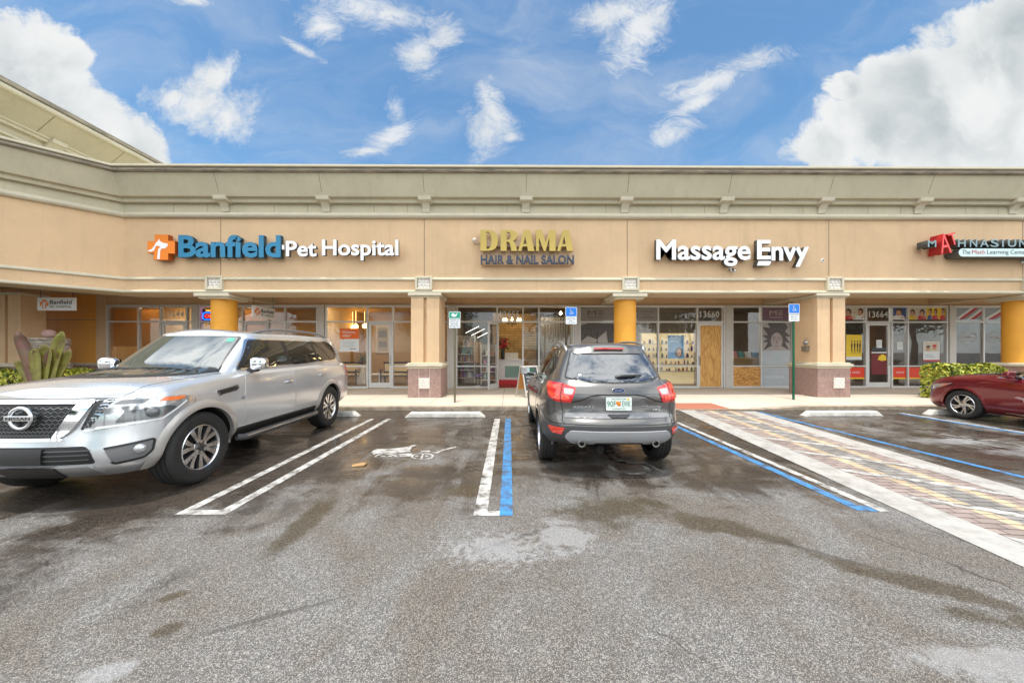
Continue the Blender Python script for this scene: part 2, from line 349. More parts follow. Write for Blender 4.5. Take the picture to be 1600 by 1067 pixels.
# ================================================================== GROUND
def asphalt():
    m = bpy.data.materials.new('asphalt'); m.use_nodes = True
    N, L = nt(m); b = N['Principled BSDF']
    tc = N.new('ShaderNodeTexCoord'); P = tc.outputs['Object']
    def nz(scale, detail=6, rough=0.6, dist=0.0, st=(1, 1, 1), rot=0.0):
        mp = N.new('ShaderNodeMapping'); mp.inputs['Scale'].default_value = st; mp.inputs['Rotation'].default_value = (0, 0, rot); L.new(P, mp.inputs[0])
        n = N.new('ShaderNodeTexNoise'); n.inputs['Scale'].default_value = scale; n.inputs['Detail'].default_value = detail
        n.inputs['Roughness'].default_value = rough; n.inputs['Distortion'].default_value = dist; L.new(mp.outputs[0], n.inputs['Vector']); return n.outputs['Fac']
    def mm(op, a, c, d=None, clamp=False):
        n = N.new('ShaderNodeMath'); n.operation = op; n.use_clamp = clamp
        for i, v in enumerate((a, c, d)):
            if v is None: continue
            if isinstance(v, (int, float)): n.inputs[i].default_value = v
            else: L.new(v, n.inputs[i])
        return n.outputs[0]
    def ss(v, lo, hi, a=0.0, c=1.0):
        n = N.new('ShaderNodeMapRange'); n.interpolation_type = 'SMOOTHSTEP'
        n.inputs[1].default_value = lo; n.inputs[2].default_value = hi; n.inputs[3].default_value = a; n.inputs[4].default_value = c; L.new(v, n.inputs[0]); return n.outputs[0]
    def mixc(f, a, c):
        n = N.new('ShaderNodeMixRGB')
        for i, v in ((0, f), (1, a), (2, c)):
            if isinstance(v, (int, float)): n.inputs[i].default_value = v
            elif isinstance(v, tuple): n.inputs[i].default_value = (*v, 1)
            else: L.new(v, n.inputs[i])
        return n.outputs[0]
    def spot(cx, cy, rx, ry, rot=0.0, amp=0.9, sc=3.0):
        mp = N.new('ShaderNodeMapping'); mp.vector_type = 'TEXTURE'; mp.inputs['Location'].default_value = (cx, cy, 0)
        mp.inputs['Rotation'].default_value = (0, 0, R(rot)); mp.inputs['Scale'].default_value = (rx, ry, 1); L.new(P, mp.inputs[0])
        ln = N.new('ShaderNodeVectorMath'); ln.operation = 'LENGTH'; L.new(mp.outputs[0], ln.inputs[0])
        return ss(mm('ADD', mm('SUBTRACT', 1.0, ln.outputs['Value']), mm('MULTIPLY', mm('SUBTRACT', nz(sc, 7, 0.65), 0.5), amp)), 0.0, 0.55)
    sep = N.new('ShaderNodeSeparateXYZ'); L.new(P, sep.inputs[0]); X, Y = sep.outputs[0], sep.outputs[1]
    # aggregate
    vo = N.new('ShaderNodeTexVoronoi'); vo.inputs['Scale'].default_value = 185; L.new(P, vo.inputs['Vector'])
    hs = N.new('ShaderNodeSeparateColor'); L.new(vo.outputs['Color'], hs.inputs[0])
    grain = mm('MULTIPLY', mm('POWER', hs.outputs[0], 1.5), ss(vo.outputs['Distance'], 0.25, 0.72, 1.0, 0.0))
    vo2 = N.new('ShaderNodeTexVoronoi'); vo2.inputs['Scale'].default_value = 70; L.new(P, vo2.inputs['Vector'])
    hs2 = N.new('ShaderNodeSeparateColor'); L.new(vo2.outputs['Color'], hs2.inputs[0])
    g2 = ss(hs2.outputs[1], 0.80, 0.98)
    dry = mixc(grain, (0.094, 0.090, 0.086), (0.58, 0.56, 0.53))
    dry = mixc(mm('MULTIPLY', g2, 0.3), dry, (0.55, 0.52, 0.48))
    tone = ss(nz(0.9, 10, 0.66, 0.9), 0.36, 0.64)
    dry = mixc(mm('MULTIPLY', tone, 0.60), dry, mixc(grain, (0.058, 0.044, 0.032), (0.42, 0.33, 0.235)))
    wetc = mixc(grain, (0.020, 0.0165, 0.014), (0.17, 0.142, 0.115))
    wetc = mixc(ss(nz(1.6, 8, 0.6), 0.38, 0.68), wetc, mixc(grain, (0.040, 0.032, 0.026), (0.22, 0.18, 0.145)))
    # where water lies
    n1 = nz(0.50, 10, 0.62, 0.9, (0.8, 1.0, 1)); n2 = nz(2.0, 9, 0.65, 0.6, (0.7, 1.4, 1), R(24)); n3 = nz(1.0, 10, 0.66, 0.8, (1.9, 0.38, 1), R(-16))
    f = mm('ADD', mm('MULTIPLY', mm('SUBTRACT', n1, 0.5), 1.7), mm('MULTIPLY', mm('SUBTRACT', n2, 0.5), 1.2))
    f = mm('ADD', f, mm('MULTIPLY', mm('SUBTRACT', n3, 0.5), 1.6))
    f = mm('ADD', f, ss(Y, 2.5, 4.6, -0.36, 0.26))
    f = mm('ADD', f, mm('MULTIPLY', ss(X, -3.4, -1.4, 0.42, 0.0), ss(Y, 1.3, 2.3)))
    f = mm('ADD', f, mm('MULTIPLY', spot(-1.1, 5.2, 1.1, 0.55, 0, 0.6), -0.15))
    wet = ss(f, -0.16, 0.36)
    sheen = ss(nz(1.1, 8, 0.6, 0.9, (0.6, 1.8, 1)), 0.38, 0.62)
    # hairline cracks
    cv = N.new('ShaderNodeTexVoronoi'); cv.feature = 'DISTANCE_TO_EDGE'; cv.inputs['Scale'].default_value = 0.75
    wv = N.new('ShaderNodeVectorMath'); wv.operation = 'MULTIPLY_ADD'; wn_ = N.new('ShaderNodeTexNoise'); wn_.inputs['Scale'].default_value = 2.2; wn_.inputs['Detail'].default_value = 8; L.new(P, wn_.inputs['Vector'])
    L.new(wn_.outputs['Color'], wv.inputs[0]); wv.inputs[1].default_value = (0.5, 0.5, 0); L.new(P, wv.inputs[2]); L.new(wv.outputs[0], cv.inputs['Vector'])
    crack = mm('MULTIPLY', ss(cv.outputs['Distance'], 0.0, 0.007, 1.0, 0.0), ss(nz(0.6, 4, 0.5), 0.52, 0.6))
    col = mixc(wet, dry, wetc)
    ol = None
    for a in ((-1.87, 3.25, 0.15, 0.80, 3, 1.3, 5.0), (1.9, 3.1, 0.60, 0.22, -34, 2.4, 4.0), (2.75, 2.35, 0.85, 0.14, -32, 2.2, 4.0), (-1.93, 1.98, 0.10, 0.07, 20), (-2.15, 2.25, 0.09, 0.05, 30), (3.3, 1.9, 0.9, 0.14, -14, 2.4, 4.0), (0.9, 3.4, 0.6, 0.35, 10, 3.0, 3.0), (1.45, 3.6, 0.3, 0.14, -35), (-0.45, 3.9, 0.35, 0.2, 0)):
        s = spot(*a); ol = s if ol is None else mm('MAXIMUM', ol, s)
    col = mixc(mm('MULTIPLY', ol, 0.80), col, mixc(grain, (0.032, 0.023, 0.011), (0.22, 0.165, 0.09)))
    for a in ((-1.4, 2.08, 0.5, 0.028, 24), (0.06, 2.93, 0.52, 0.04, 32), (2.35, 2.75, 0.7, 0.03, -40)):
        col = mixc(mm('MULTIPLY', spot(*a, 1.2, 9.0), 0.55), col, (0.05, 0.045, 0.04))
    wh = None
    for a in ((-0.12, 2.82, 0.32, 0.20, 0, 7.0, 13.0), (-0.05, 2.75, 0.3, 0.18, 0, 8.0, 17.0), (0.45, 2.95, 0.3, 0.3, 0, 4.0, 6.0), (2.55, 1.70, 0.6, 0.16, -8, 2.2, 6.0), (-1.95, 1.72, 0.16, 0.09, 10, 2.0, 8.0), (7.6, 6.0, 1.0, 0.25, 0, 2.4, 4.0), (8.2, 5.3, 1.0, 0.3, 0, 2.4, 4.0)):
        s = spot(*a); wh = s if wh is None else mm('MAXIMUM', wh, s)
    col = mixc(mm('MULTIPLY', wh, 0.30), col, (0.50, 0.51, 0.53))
    col = mixc(mm('MULTIPLY', crack, 0.75), col, (0.02, 0.018, 0.016))
    L.new(col, b.inputs['Base Color'])
    rr = mm('ADD', mm('MULTIPLY', wet, mm('MULTIPLY_ADD', sheen, -0.24, -0.22)), 0.58)
    L.new(rr, b.inputs['Roughness']); b.inputs['IOR'].default_value = 1.45
    bp = N.new('ShaderNodeBump'); bp.inputs['Distance'].default_value = 0.004
    L.new(mm('MULTIPLY', mm('MULTIPLY_ADD', wet, -0.66, 0.85), mm('MULTIPLY_ADD', mm('MULTIPLY', sheen, wet), -0.75, 1.0)), bp.inputs['Strength']); L.new(mm('ADD', grain, mm('MULTIPLY', g2, 0.6)), bp.inputs['Height']); L.new(bp.outputs[0], b.inputs['Normal'])
    return m
M['asphalt'] = asphalt()
g = MB(); g.add([(-300, -300, 0), (300, -300, 0), (300, 300, 0), (-300, 300, 0)], [(0, 1, 2, 3)])
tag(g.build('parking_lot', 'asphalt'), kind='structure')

def worn(name, col, wear=0.45, under=(0.07, 0.06, 0.05), sc=7.0):
    m = bpy.data.materials.new(name); m.use_nodes = True
    N, L = nt(m); b = N['Principled BSDF']; tc = N.new('ShaderNodeTexCoord')
    n = N.new('ShaderNodeTexNoise'); n.inputs['Scale'].default_value = sc; n.inputs['Detail'].default_value = 10; n.inputs['Roughness'].default_value = 0.7; L.new(tc.outputs['Object'], n.inputs['Vector'])
    r = N.new('ShaderNodeMapRange'); r.inputs[1].default_value = 1 - wear - 0.12; r.inputs[2].default_value = 1 - wear + 0.1; L.new(n.outputs['Fac'], r.inputs[0])
    n2 = N.new('ShaderNodeTexNoise'); n2.inputs['Scale'].default_value = 30; n2.inputs['Detail'].default_value = 5; L.new(tc.outputs['Object'], n2.inputs['Vector'])
    c = N.new('ShaderNodeMixRGB'); c.inputs[1].default_value = (*(v * 0.78 for v in col), 1); c.inputs[2].default_value = (*(min(1, v * 1.12) for v in col), 1); L.new(n2.outputs['Fac'], c.inputs[0])
    x = N.new('ShaderNodeMixRGB'); L.new(c.outputs[0], x.inputs[1]); x.inputs[2].default_value = (*under, 1); L.new(r.outputs[0], x.inputs[0]); L.new(x.outputs[0], b.inputs['Base Color'])
    b.inputs['Roughness'].default_value = 0.5
    return m
M['line_white'] = worn('worn_white_line', (0.58, 0.565, 0.54), 0.45)
M['line_blue'] = worn('worn_blue_line', (0.055, 0.25, 0.55), 0.44)
M['line_faded'] = worn('faded_white_line', (0.34, 0.33, 0.31), 0.5)
def flat(name, polys, m, z=0.004, kind='structure'):
    b = MB()
    for p in polys:
        vs = [(x, y, z) for x, y in p]
        tri = geometry.tessellate_polygon([[Vector(v) for v in vs]])
        if sum((Vector(vs[t[1]]) - Vector(vs[t[0]])).cross(Vector(vs[t[2]]) - Vector(vs[t[0]])).z for t in tri) < 0: tri = [tuple(reversed(t)) for t in tri]
        b.add(vs, tri)
    return tag(b.build(name, m), kind=kind)
def rect(x0, x1, y0, y1): return [(x0, y0), (x1, y0), (x1, y1), (x0, y1)]
flat('line_marking', [rect(-3.21, -3.11, 3.46, 8.05)], 'line_white')
flat('line_marking', [rect(-2.83, -2.72, 3.46, 8.05)], 'line_white')
flat('line_marking', [rect(-3.21, -2.72, 3.36, 3.46)], 'line_white')
flat('line_marking', [rect(-0.345, -0.215, 3.42, 8.05)], 'line_white')
flat('line_marking', [rect(-0.345, -0.095, 3.32, 3.42)], 'line_white')
flat('line_marking', [rect(-0.095, 0.03, 3.32, 8.05)], 'line_blue')
flat('line_marking', [rect(3.42, 3.53, 3.52, 8.4)], 'line_blue')
flat('line_marking', [[(3.42, 3.40), (3.60, 3.38), (3.61, 3.50), (3.42, 3.519)]], 'line_blue')
flat('line_marking', [rect(3.62, 3.72, 3.38, 8.4)], 'line_white')
flat('line_marking', [rect(6.33, 6.44, 0.5, 8.9)], 'line_blue')
flat('line_marking', [rect(9.68, 9.80, 3.0, 8.6)], 'line_blue')
flat('line_marking', [rect(9.81, 9.93, 3.0, 8.75)], 'line_white')
# pavement symbols
def zq(x, y): return gp(570 + x / 10.667, 690 + y / 10.667)
def ring2(cx, cy, rx, ry, w, a0=0, a1=360, n=30, fn=None):
    out = ellipse(cx, cy, rx, ry, n, a0, a1); inn = ellipse(cx, cy, rx * (1 - w), ry * (1 - w), n, a0, a1)
    k = len(out); qs = []
    for i in range(k if a1 - a0 >= 359.9 else k - 1):
        j = (i + 1) % k; q = [out[i], out[j], inn[j], inn[i]]
        qs.append([fn(*p) for p in q] if fn else q)
    return qs
stork = [[zq(*p) for p in [(105, 190), (140, 150), (200, 125), (420, 118), (560, 108), (640, 95), (735, 82), (775, 60), (830, 56), (885, 70), (830, 76), (790, 84), (750, 150), (770, 168), (640, 178), (560, 186), (520, 196), (330, 192), (200, 200), (150, 214)]],
         [zq(*p) for p in [(575, 205), (800, 195), (745, 250), (580, 254)]],
         [zq(*p) for p in [(925, 150), (1090, 150), (1090, 172), (935, 176)]],
         [zq(*p) for p in [(1120, 182), (1200, 196), (1310, 148), (1525, 96), (1515, 84), (1300, 130), (1180, 140), (1230, 160), (1190, 176)]],
         [zq(*p) for p in [(955, 196), (985, 196), (960, 288), (925, 288)]],
         [zq(*p) for p in [(1010, 232), (1060, 238), (1055, 250), (1005, 246)]], [zq(*p) for p in [(840, 236), (890, 232), (885, 250), (835, 250)]]]
stork += ring2(960, 246, 195, 54, 0.20, fn=zq) + ring2(350, 262, 195, 62, 0.2, 185, 350, fn=zq)
stork += [[zq(*p) for p in [(270, 238), (340, 236), (340, 250), (270, 252)]], [zq(*p) for p in [(390, 236), (455, 234), (450, 248), (390, 250)]]]
flat('pavement_symbol', stork, 'line_white')
def wheelchair(cx, cy, s):
    q = ring2(0.0, -0.12, 0.36, 0.34, 0.26, 150, 385)
    q += [[(-0.12, 0.75), (0.02, 0.75), (0.04, 0.12), (0.36, 0.12), (0.50, -0.38), (0.62, -0.34), (0.60, -0.22), (0.52, -0.26), (0.42, 0.24), (-0.08, 0.24)]]
    q += [[(-0.02, 0.52), (0.28, 0.52), (0.28, 0.42), (-0.02, 0.42)], ellipse(-0.05, 0.9, 0.1, 0.1, 14)]
    return [[(cx + x * s, cy + y * s) for x, y in p] for p in q]
flat('pavement_symbol', wheelchair(1.6, 4.75, 0.75), 'line_faded')
flat('pavement_symbol', wheelchair(8.2, 5.9, 0.85), 'line_faded')

# sidewalk with kerb and a dropped kerb at the crossing
YK = 9.24; ZS = 0.10
def ramp(x, y):
    r = 1.0
    if x < 4.45: r = max(0, 1 - (4.45 - x) / 1.1)
    elif x > 6.35: r = max(0, 1 - (x - 6.35) / 1.5)
    d = max(0.0, 1 - (y - YK) / 1.25)
    return max(0.006, ZS * (1 - min(1, r * d * 1.0)))
def concrete(name, col, joint=False):
    m = mat(name, col, 0.85, var=0.22, vscale=1.3, bump=0.12, bscale=120)
    return m
M['sidewalk'] = stucco('sidewalk_concrete', (0.57, 0.495, 0.405))
M['kerb'] = mat('kerb_concrete', (0.40, 0.33, 0.25), 0.9, var=0.45, vscale=5)
M['joint_grey'] = mat('joint_grey', (0.20, 0.17, 0.14), 0.9)
sw = MB()
xs = sorted(set([-24, -18] + [-16 + i * 0.8 for i in range(20)] + [3.35 + 0.11 * i for i in range(11)] + [4.45, 5.0, 5.6, 6.35] + [6.35 + 0.15 * i for i in range(11)] + [8.4 + i for i in range(18)]))
ys = [YK + 0.06 * 0, YK + 0.03, YK + 0.16] + [YK + 0.16 + 0.182 * i for i in range(1, 7)] + [11.0, 12.0, 13.86]
rows = [[(x, YK - 0.001, 0.0) for x in xs]] + [[(x, y, ramp(x, y) - (0.012 if j == 0 and ramp(x, y) > 0.03 else 0)) for x in xs] for j, y in enumerate(ys)]
vs = [p for r in rows for p in r]; n = len(xs); fs = []; mi = []
for j in range(len(rows) - 1):
    for i in range(n - 1):
        sw.add([rows[j][i], rows[j][i + 1], rows[j + 1][i + 1], rows[j + 1][i]], [(0, 1, 2, 3)], 1 if j <= 2 else 0)
for x in [-11, -9.3, -7.6, -5.9, -4.2, -2.25, -0.2, 1.3, 2.9, 8.6, 10.3, 12.0, 13.7, 15.4, 17.1, 18.8]:
    sw.add([(x, YK + 0.16, ZS + 0.003), (x + 0.014, YK + 0.16, ZS + 0.003), (x + 0.014, 13.8, ZS + 0.003), (x, 13.8, ZS + 0.003)], [(0, 1, 2, 3)], 2)
sw.add([(-20, 11.2, ZS + 0.0035), (25, 11.2, ZS + 0.0035), (25, 11.214, ZS + 0.0035), (-20, 11.214, ZS + 0.0035)], [(0, 1, 2, 3)], 2)
tag(sw.build('sidewalk', ['sidewalk', 'kerb', 'joint_grey'], merge=False), kind='structure')

# paver crossing, slightly skewed
def brick(name, c1, c2, mortar, sx, sy, off=0.5):
    m = bpy.data.materials.new(name); m.use_nodes = True
    N, L = nt(m); b = N['Principled BSDF']; tc = N.new('ShaderNodeTexCoord')
    t = N.new('ShaderNodeTexBrick'); t.inputs['Scale'].default_value = 1.0; t.inputs['Brick Width'].default_value = sx; t.inputs['Row Height'].default_value = sy; t.inputs['Mortar Size'].default_value = 0.009
    t.inputs['Color1'].default_value = (*c1, 1); t.inputs['Color2'].default_value = (*c2, 1); t.inputs['Mortar'].default_value = (*mortar, 1); t.offset = off
    L.new(tc.outputs['Object'], t.inputs['Vector'])
    n = N.new('ShaderNodeTexNoise'); n.inputs['Scale'].default_value = 2.2; n.inputs['Detail'].default_value = 8; L.new(tc.outputs['Object'], n.inputs['Vector'])
    x = N.new('ShaderNodeMixRGB'); x.blend_type = 'MULTIPLY'; x.inputs[0].default_value = 0.75; L.new(t.outputs['Color'], x.inputs[1]); rg = N.new('ShaderNodeMapRange'); rg.inputs[1].default_value = .3; rg.inputs[2].default_value = .7; rg.inputs[3].default_value = .55; rg.inputs[4].default_value = 1.1; L.new(n.outputs['Fac'], rg.inputs[0]); L.new(rg.outputs[0], x.inputs[2])
    g = N.new('ShaderNodeMixRGB'); g.blend_type = 'ADD'; g.inputs[0].default_value = 0.04; L.new(x.outputs[0], g.inputs[1]); L.new(t.outputs['Color'], g.inputs[2])
    L.new(g.outputs[0], b.inputs['Base Color']); b.inputs['Roughness'].default_value = 0.7
    bp = N.new('ShaderNodeBump'); bp.inputs['Strength'].default_value = 0.5; bp.inputs['Distance'].default_value = 0.006; bp.invert = True; L.new(t.outputs['Fac'], bp.inputs['Height']); L.new(bp.outputs[0], b.inputs['Normal'])
    return m
M['pave_red'] = brick('red_brown_pavers', (0.29, 0.225, 0.20), (0.36, 0.285, 0.25), (0.12, 0.095, 0.085), 0.20, 0.10)
M['pave_grey'] = brick('grey_pavers', (0.22, 0.20, 0.185), (0.30, 0.28, 0.26), (0.09, 0.085, 0.08), 0.20, 0.10)
M['pave_buff'] = brick('buff_pavers', (0.50, 0.375, 0.23), (0.60, 0.46, 0.30), (0.22, 0.18, 0.14), 0.20, 0.10)
M['band'] = worn('pale_concrete_band', (0.46, 0.445, 0.42), 0.43, (0.28, 0.26, 0.235), 4.0)
M['warn_red'] = mat('brick_red_warning_pad', (0.40, 0.145, 0.09), 0.8, var=0.3, vscale=30, bump=0.5, bscale=45)
SK = math.atan2(0.72, 6.43)
o2 = Vector((4.45, 8.96)); dv = Vector((-math.sin(SK), -math.cos(SK))); rv = Vector((math.cos(SK), -math.sin(SK)))
cw = thing('paver_crossing', 'herringbone striped paver crossing with pale concrete edge bands', 'crossing', (o2.x, o2.y, 0), -SK)
cw['kind'] = 'structure'; del cw['category']; del cw['label']
cw.name = 'crosswalk'
def strip(name, a, b, m, z=0.005, y0=0.24, y1=-9.5):
    q = MB(); q.add([(a, y1, z), (b, y1, z), (b, y0, z), (a, y0, z)], [(0, 1, 2, 3)]); return q.build(name, m, cw)
strip('edge_band', 0.0, 0.40, 'band'); strip('edge_band', 1.56, 1.90, 'band')
strip('paver_strip', 0.40, 0.70, 'pave_red'); strip('paver_strip', 0.70, 0.84, 'pave_buff'); strip('paver_strip', 0.84, 1.18, 'pave_grey'); strip('paver_strip', 1.18, 1.32, 'pave_buff'); strip('paver_strip', 1.32, 1.56, 'pave_red')
for i in range(11):
    y = -0.15 - i * 0.86
    q = MB(); q.add([(0.40, y, 0.009), (1.56, y - 0.66, 0.009), (1.56, y - 0.53, 0.009), (0.40, y + 0.13, 0.009)], [(0, 1, 2, 3)]); q.build('painted_stripe', 'line_white', cw)
wp = MB()
P4 = [(4.52, 9.30), (5.95, 9.30), (5.80, 10.0), (4.40, 10.0)]
wp.add([(x, y, ramp(x, y) + 0.006) for x, y in P4], [(0, 1, 2, 3)])
tag(wp.build('warning_pad', 'warn_red'), kind='structure')

# ================================================================== BUILDING
YW = 11.1; XC = -12.13; YS = 13.8
bld = thing('strip_mall', 'long tan stucco strip mall with sage cornice, arcade columns and glass shopfronts', 'building', (0, YW, 0))
def bp_(b, name, m, smooth=None, bevel=0.0):            # a part of the building (built in world coordinates)
    o = b.build(name, m, bld, smooth, bevel); o.location = (0, -YW, 0); return o
PATH = [(24.0, YW), (XC, YW), (XC - 8.5, YW - 8.5)]
NRM = [(0, -1), (0.4142, -1.0), (0.7071, -0.7071)]
def sweep(name, prof, m, smooth=35):
    b = MB()
    for k in range(2):
        for i in range(len(prof) - 1):
            (o0, z0), (o1, z1) = prof[i], prof[i + 1]
            def q(j, o, z): return (PATH[j][0] + NRM[j][0] * o, PATH[j][1] + NRM[j][1] * o, z)
            b.add([q(k, o0, z0), q(k, o1, z1), q(k + 1, o1, z1), q(k + 1, o0, z0)], [(0, 1, 2, 3)])
    return bp_(b, name, m, None)
sweep('beam_soffit', [(-0.9, 3.75), (-0.9, 3.39), (0.05, 3.39)], 'soffit')
sweep('lower_moulding', [(0.05, 3.39), (0.09, 3.40), (0.10, 3.43), (0.09, 3.46), (0.04, 3.485), (0.0, 3.49)], 'trim')
sweep('band_wall', [(0.02, 3.48), (0.02, 3.80)], 'stucco')
sweep('upper_moulding', [(0.0, 3.79), (0.06, 3.795), (0.08, 3.82), (0.07, 3.86), (0.03, 3.885), (0.0, 3.90)], 'trim')
sweep('sign_wall', [(0.0, 3.89), (0.0, 5.76)], 'stucco')
sweep('cornice_moulding', [(0.0, 5.745), (0.06, 5.75), (0.10, 5.775), (0.125, 5.82), (0.12, 5.87), (0.09, 5.905), (0.03, 5.93), (0.0, 5.94)], 'trim')
sweep('frieze', [(0.03, 5.92), (0.03, 6.21)], 'sage')
sweep('ledge', [(0.03, 6.195), (0.15, 6.20), (0.16, 6.22), (0.16, 6.29), (0.17, 6.31), (0.27, 6.335), (0.28, 6.36)], 'sage')
sweep('cornice', [(0.28, 6.355), (0.50, 6.97)], 'sage')
sweep('coping', [(0.48, 6.95), (0.56, 6.96), (0.59, 6.985), (0.60, 7.02), (0.58, 7.05), (0.54, 7.065)], 'coping')
sweep('parapet_cap', [(0.54, 7.06), (0.63, 7.075), (0.64, 7.09), (0.64, 7.14), (0.3, 7.15), (-0.4, 7.15), (-0.4, 6.6)], 'trim')
rf = MB(); rf.add([(-21, 2.5, 6.7), (-12.5, 11.3, 6.7), (24, 11.3, 6.7), (24, 30, 6.7), (-21, 30, 6.7)], [(0, 1, 2, 3, 4)]); bp_(rf, 'roof', 'sage')
# vertical control joints
for px in (345, 663, 980, 1295, 1598):
    x = fx(px, YW); b = MB(); b.box(x - 0.009, x + 0.009, YW - 0.003, YW + 0.01, 3.9, 5.75); bp_(b, 'control_joint', 'joint')
sk = (0.22) / (0.615)
for px in (172, 342, 503, 663, 822, 980, 1138, 1295, 1449, 1600):
    x = fx(px, YW - 0.3); b = MB()
    y0, y1 = YW - 0.2815, YW - 0.5015
    if px > 200:
        b.add([(x - .007, y0, 6.36), (x + .007, y0, 6.36), (x + .007, y1, 6.97), (x - .007, y1, 6.97)], [(0, 1, 2, 3)]); bp_(b, 'control_joint', 'joint')
    # bracket under the cornice
        b = MB(); pr = [(0.035, 5.94), (0.06, 5.94), (0.085, 6.05), (0.15, 6.15), (0.20, 6.20), (0.20, 6.345), (0.035, 6.345)]
        b.prism([(x - 0.12, YW - o, z) for o, z in pr], [(x + 0.12, YW - o, z) for o, z in pr])
        pr = [(0.035, 6.17), (0.25, 6.215), (0.30, 6.245), (0.325, 6.35), (0.035, 6.35)]
        b.prism([(x - 0.20, YW - o, z) for o, z in pr], [(x + 0.20, YW - o, z) for o, z in pr])
        bp_(b, 'bracket', 'trim', bevel=0.01)
for k in range(38):
    x = XC + 0.5 + k * 1.05
    b = MB(); b.box(x - 0.005, x + 0.005, YW - 0.032, YW - 0.02, 5.94, 6.195); 
    if k % 3: bp_(b, 'frieze_joint', 'joint')
# canopy ceiling, header wall, cross beams
b = MB(); b.add([(24, 11.9, 3.752), (24, 13.85, 3.752), (-24, 13.85, 3.752), (-24, 3.4, 3.752), (-21.0, 3.4, 3.752), (-12.5, 11.9, 3.752)], [(0, 1, 2, 3, 4, 5)]); bp_(b, 'canopy_ceiling', 'soffit')
b = MB(); b.box(-16.2, 24, YS + 0.02, YS + 0.3, 3.36, 3.8); bp_(b, 'header_wall', 'stucco')
XCOL = [-9.36, 3.82, 17.0]; XPIL = [-2.67, 10.27]
for x in XCOL + XPIL:
    b = MB(); b.box(x - 0.2, x + 0.2, YW + 0.85, YS + 0.02, 3.40, 3.76); bp_(b, 'cross_beam', 'soffit')
def relief(cx, cz, s, y, rnd):                 # cast plaster tile with a wave and shell pattern
    b = MB(); b.box(cx - s, cx + s, y, y + 0.03, cz - s, cz + s)
    for j in range(4):
        z = cz - s * 0.66 + j * s * 0.44; pts = [(cx - s * 0.8 + i * s * 0.2, y - 0.004, z + s * 0.13 * math.sin(i * 1.9 + j * 2.1 + rnd)) for i in range(9)]
        b.tube(pts, [s * (0.05 + 0.045 * abs(math.sin(i * 1.3 + j + rnd))) for i in range(9)], 6)
    for i in range(12):
        q = i / 12 * 4; e = q % 1 * 1.7 - .85; a, c2 = [(e, .88), (.88, e), (e, -.88), (-.88, e)][int(q)]
        b.lathe([(0.001, 0.02), (s * .075, 0.012), (s * .09, 0)], 8, 0, (cx + a * s, y, cz + c2 * s), (0, -1, 0))
    return b
for i, x in enumerate([fx(338, YW), fx(663, YW), fx(984, YW), fx(1301, YW), fx(1607, YW)]):
    b = MB(); s = 0.27
    for a in ((x - s, x - s + .07, 3.475, 3.915), (x + s - .07, x + s, 3.475, 3.915), (x - s + .07, x + s - .07, 3.845, 3.915), (x - s + .07, x + s - .07, 3.475, 3.545)):
        b.box(a[0], a[1], YW - 0.12, YW + 0.05, a[2], a[3])
    f = bp_(b, 'medallion', 'trim', bevel=0.012)
    bb = relief(x, 3.695, 0.185, YW - 0.075, i); r = bb.build('relief_tile', 'plaster', f, 40)
# round columns
for x in XCOL:
    b = MB(); b.lathe([(0.35, 1.16), (0.35, 3.24)], 48, 0, (x, YW + 0.42, 0)); c = bp_(b, 'round_column', 'orange', 60)
    b = MB(); b.box(x - 0.55, x + 0.55, YW - 0.10, YW + 0.9, 3.28, 3.385); b.box(x - 0.47, x + 0.47, YW - 0.03, YW + 0.84, 3.22, 3.281); o = b.build('capital', 'trim', c, bevel=0.015)
    b = MB(); b.box(x - 0.60, x + 0.60, YW - 0.16, YW + 1.0, 1.06, 1.17); o = b.build('base_cap', 'trim', c, bevel=0.04)
    b = MB(); b.box(x - 0.52, x + 0.52, YW - 0.1, YW + 0.94, 0.1, 1.06); o = b.build('stone_base', 'stone', c, bevel=0.01)
# square pillars
for k, x in enumerate(XPIL):
    b = MB(); y0, y1 = YW - 0.05, YW + 0.92; h = 0.445
    for a in ((x - h, x - 0.05, y0), (x + 0.05, x + h, y0)): b.box(a[0], a[1], a[2], y1, 1.16, 3.30)
    b.box(x - 0.05, x + 0.05, y0 + 0.09, y1 - 0.09, 1.16, 3.30)
    p = bp_(b, 'square_pillar', 'stucco', bevel=0.008)
    b = MB(); b.box(x - h - 0.03, x + h + 0.03, y0 - 0.03, y1 + 0.03, 3.25, 3.30); b.box(x - h - 0.08, x + h + 0.08, y0 - 0.08, y1 + 0.06, 3.30, 3.387); b.build('capital', 'trim', p, bevel=0.02)
    b = MB(); b.box(x - h - 0.14, x + h + 0.14, y0 - 0.15, y1 + 0.14, 1.07, 1.15); b.box(x - h - 0.09, x + h + 0.09, y0 - 0.10, y1 + 0.09, 1.15, 1.19); b.box(x - h - 0.10, x + h + 0.10, y0 - 0.11, y1 + 0.10, 1.01, 1.07); b.build('base_cap', 'trim', p, bevel=0.025)
    b = MB(); s = h + 0.075
    b.box(x - s, x + s, y0 - 0.09, y1 + 0.08, 0.1, 1.02); o = b.build('stone_base', 'stone', p, bevel=0.008)
    for xx in (x - s / 3, x + s / 3):
        q = MB(); q.box(xx - 0.004, xx + 0.004, y0 - 0.0915, y0 - 0.08, 0.1, 1.01); q.build('tile_joint', 'plaster' if k == 0 else 'joint_grey', p)
    q = MB(); q.box(x - s, x + s, y0 - 0.0918, y0 - 0.08, 0.55, 0.556); q.build('tile_joint', 'joint_grey', p)
    bb = relief(x + (0 if k == 0 else 0.14), 0.55, 0.165, y0 - 0.125, k + 7); bb.build('relief_tile', 'plaster', p, 40)

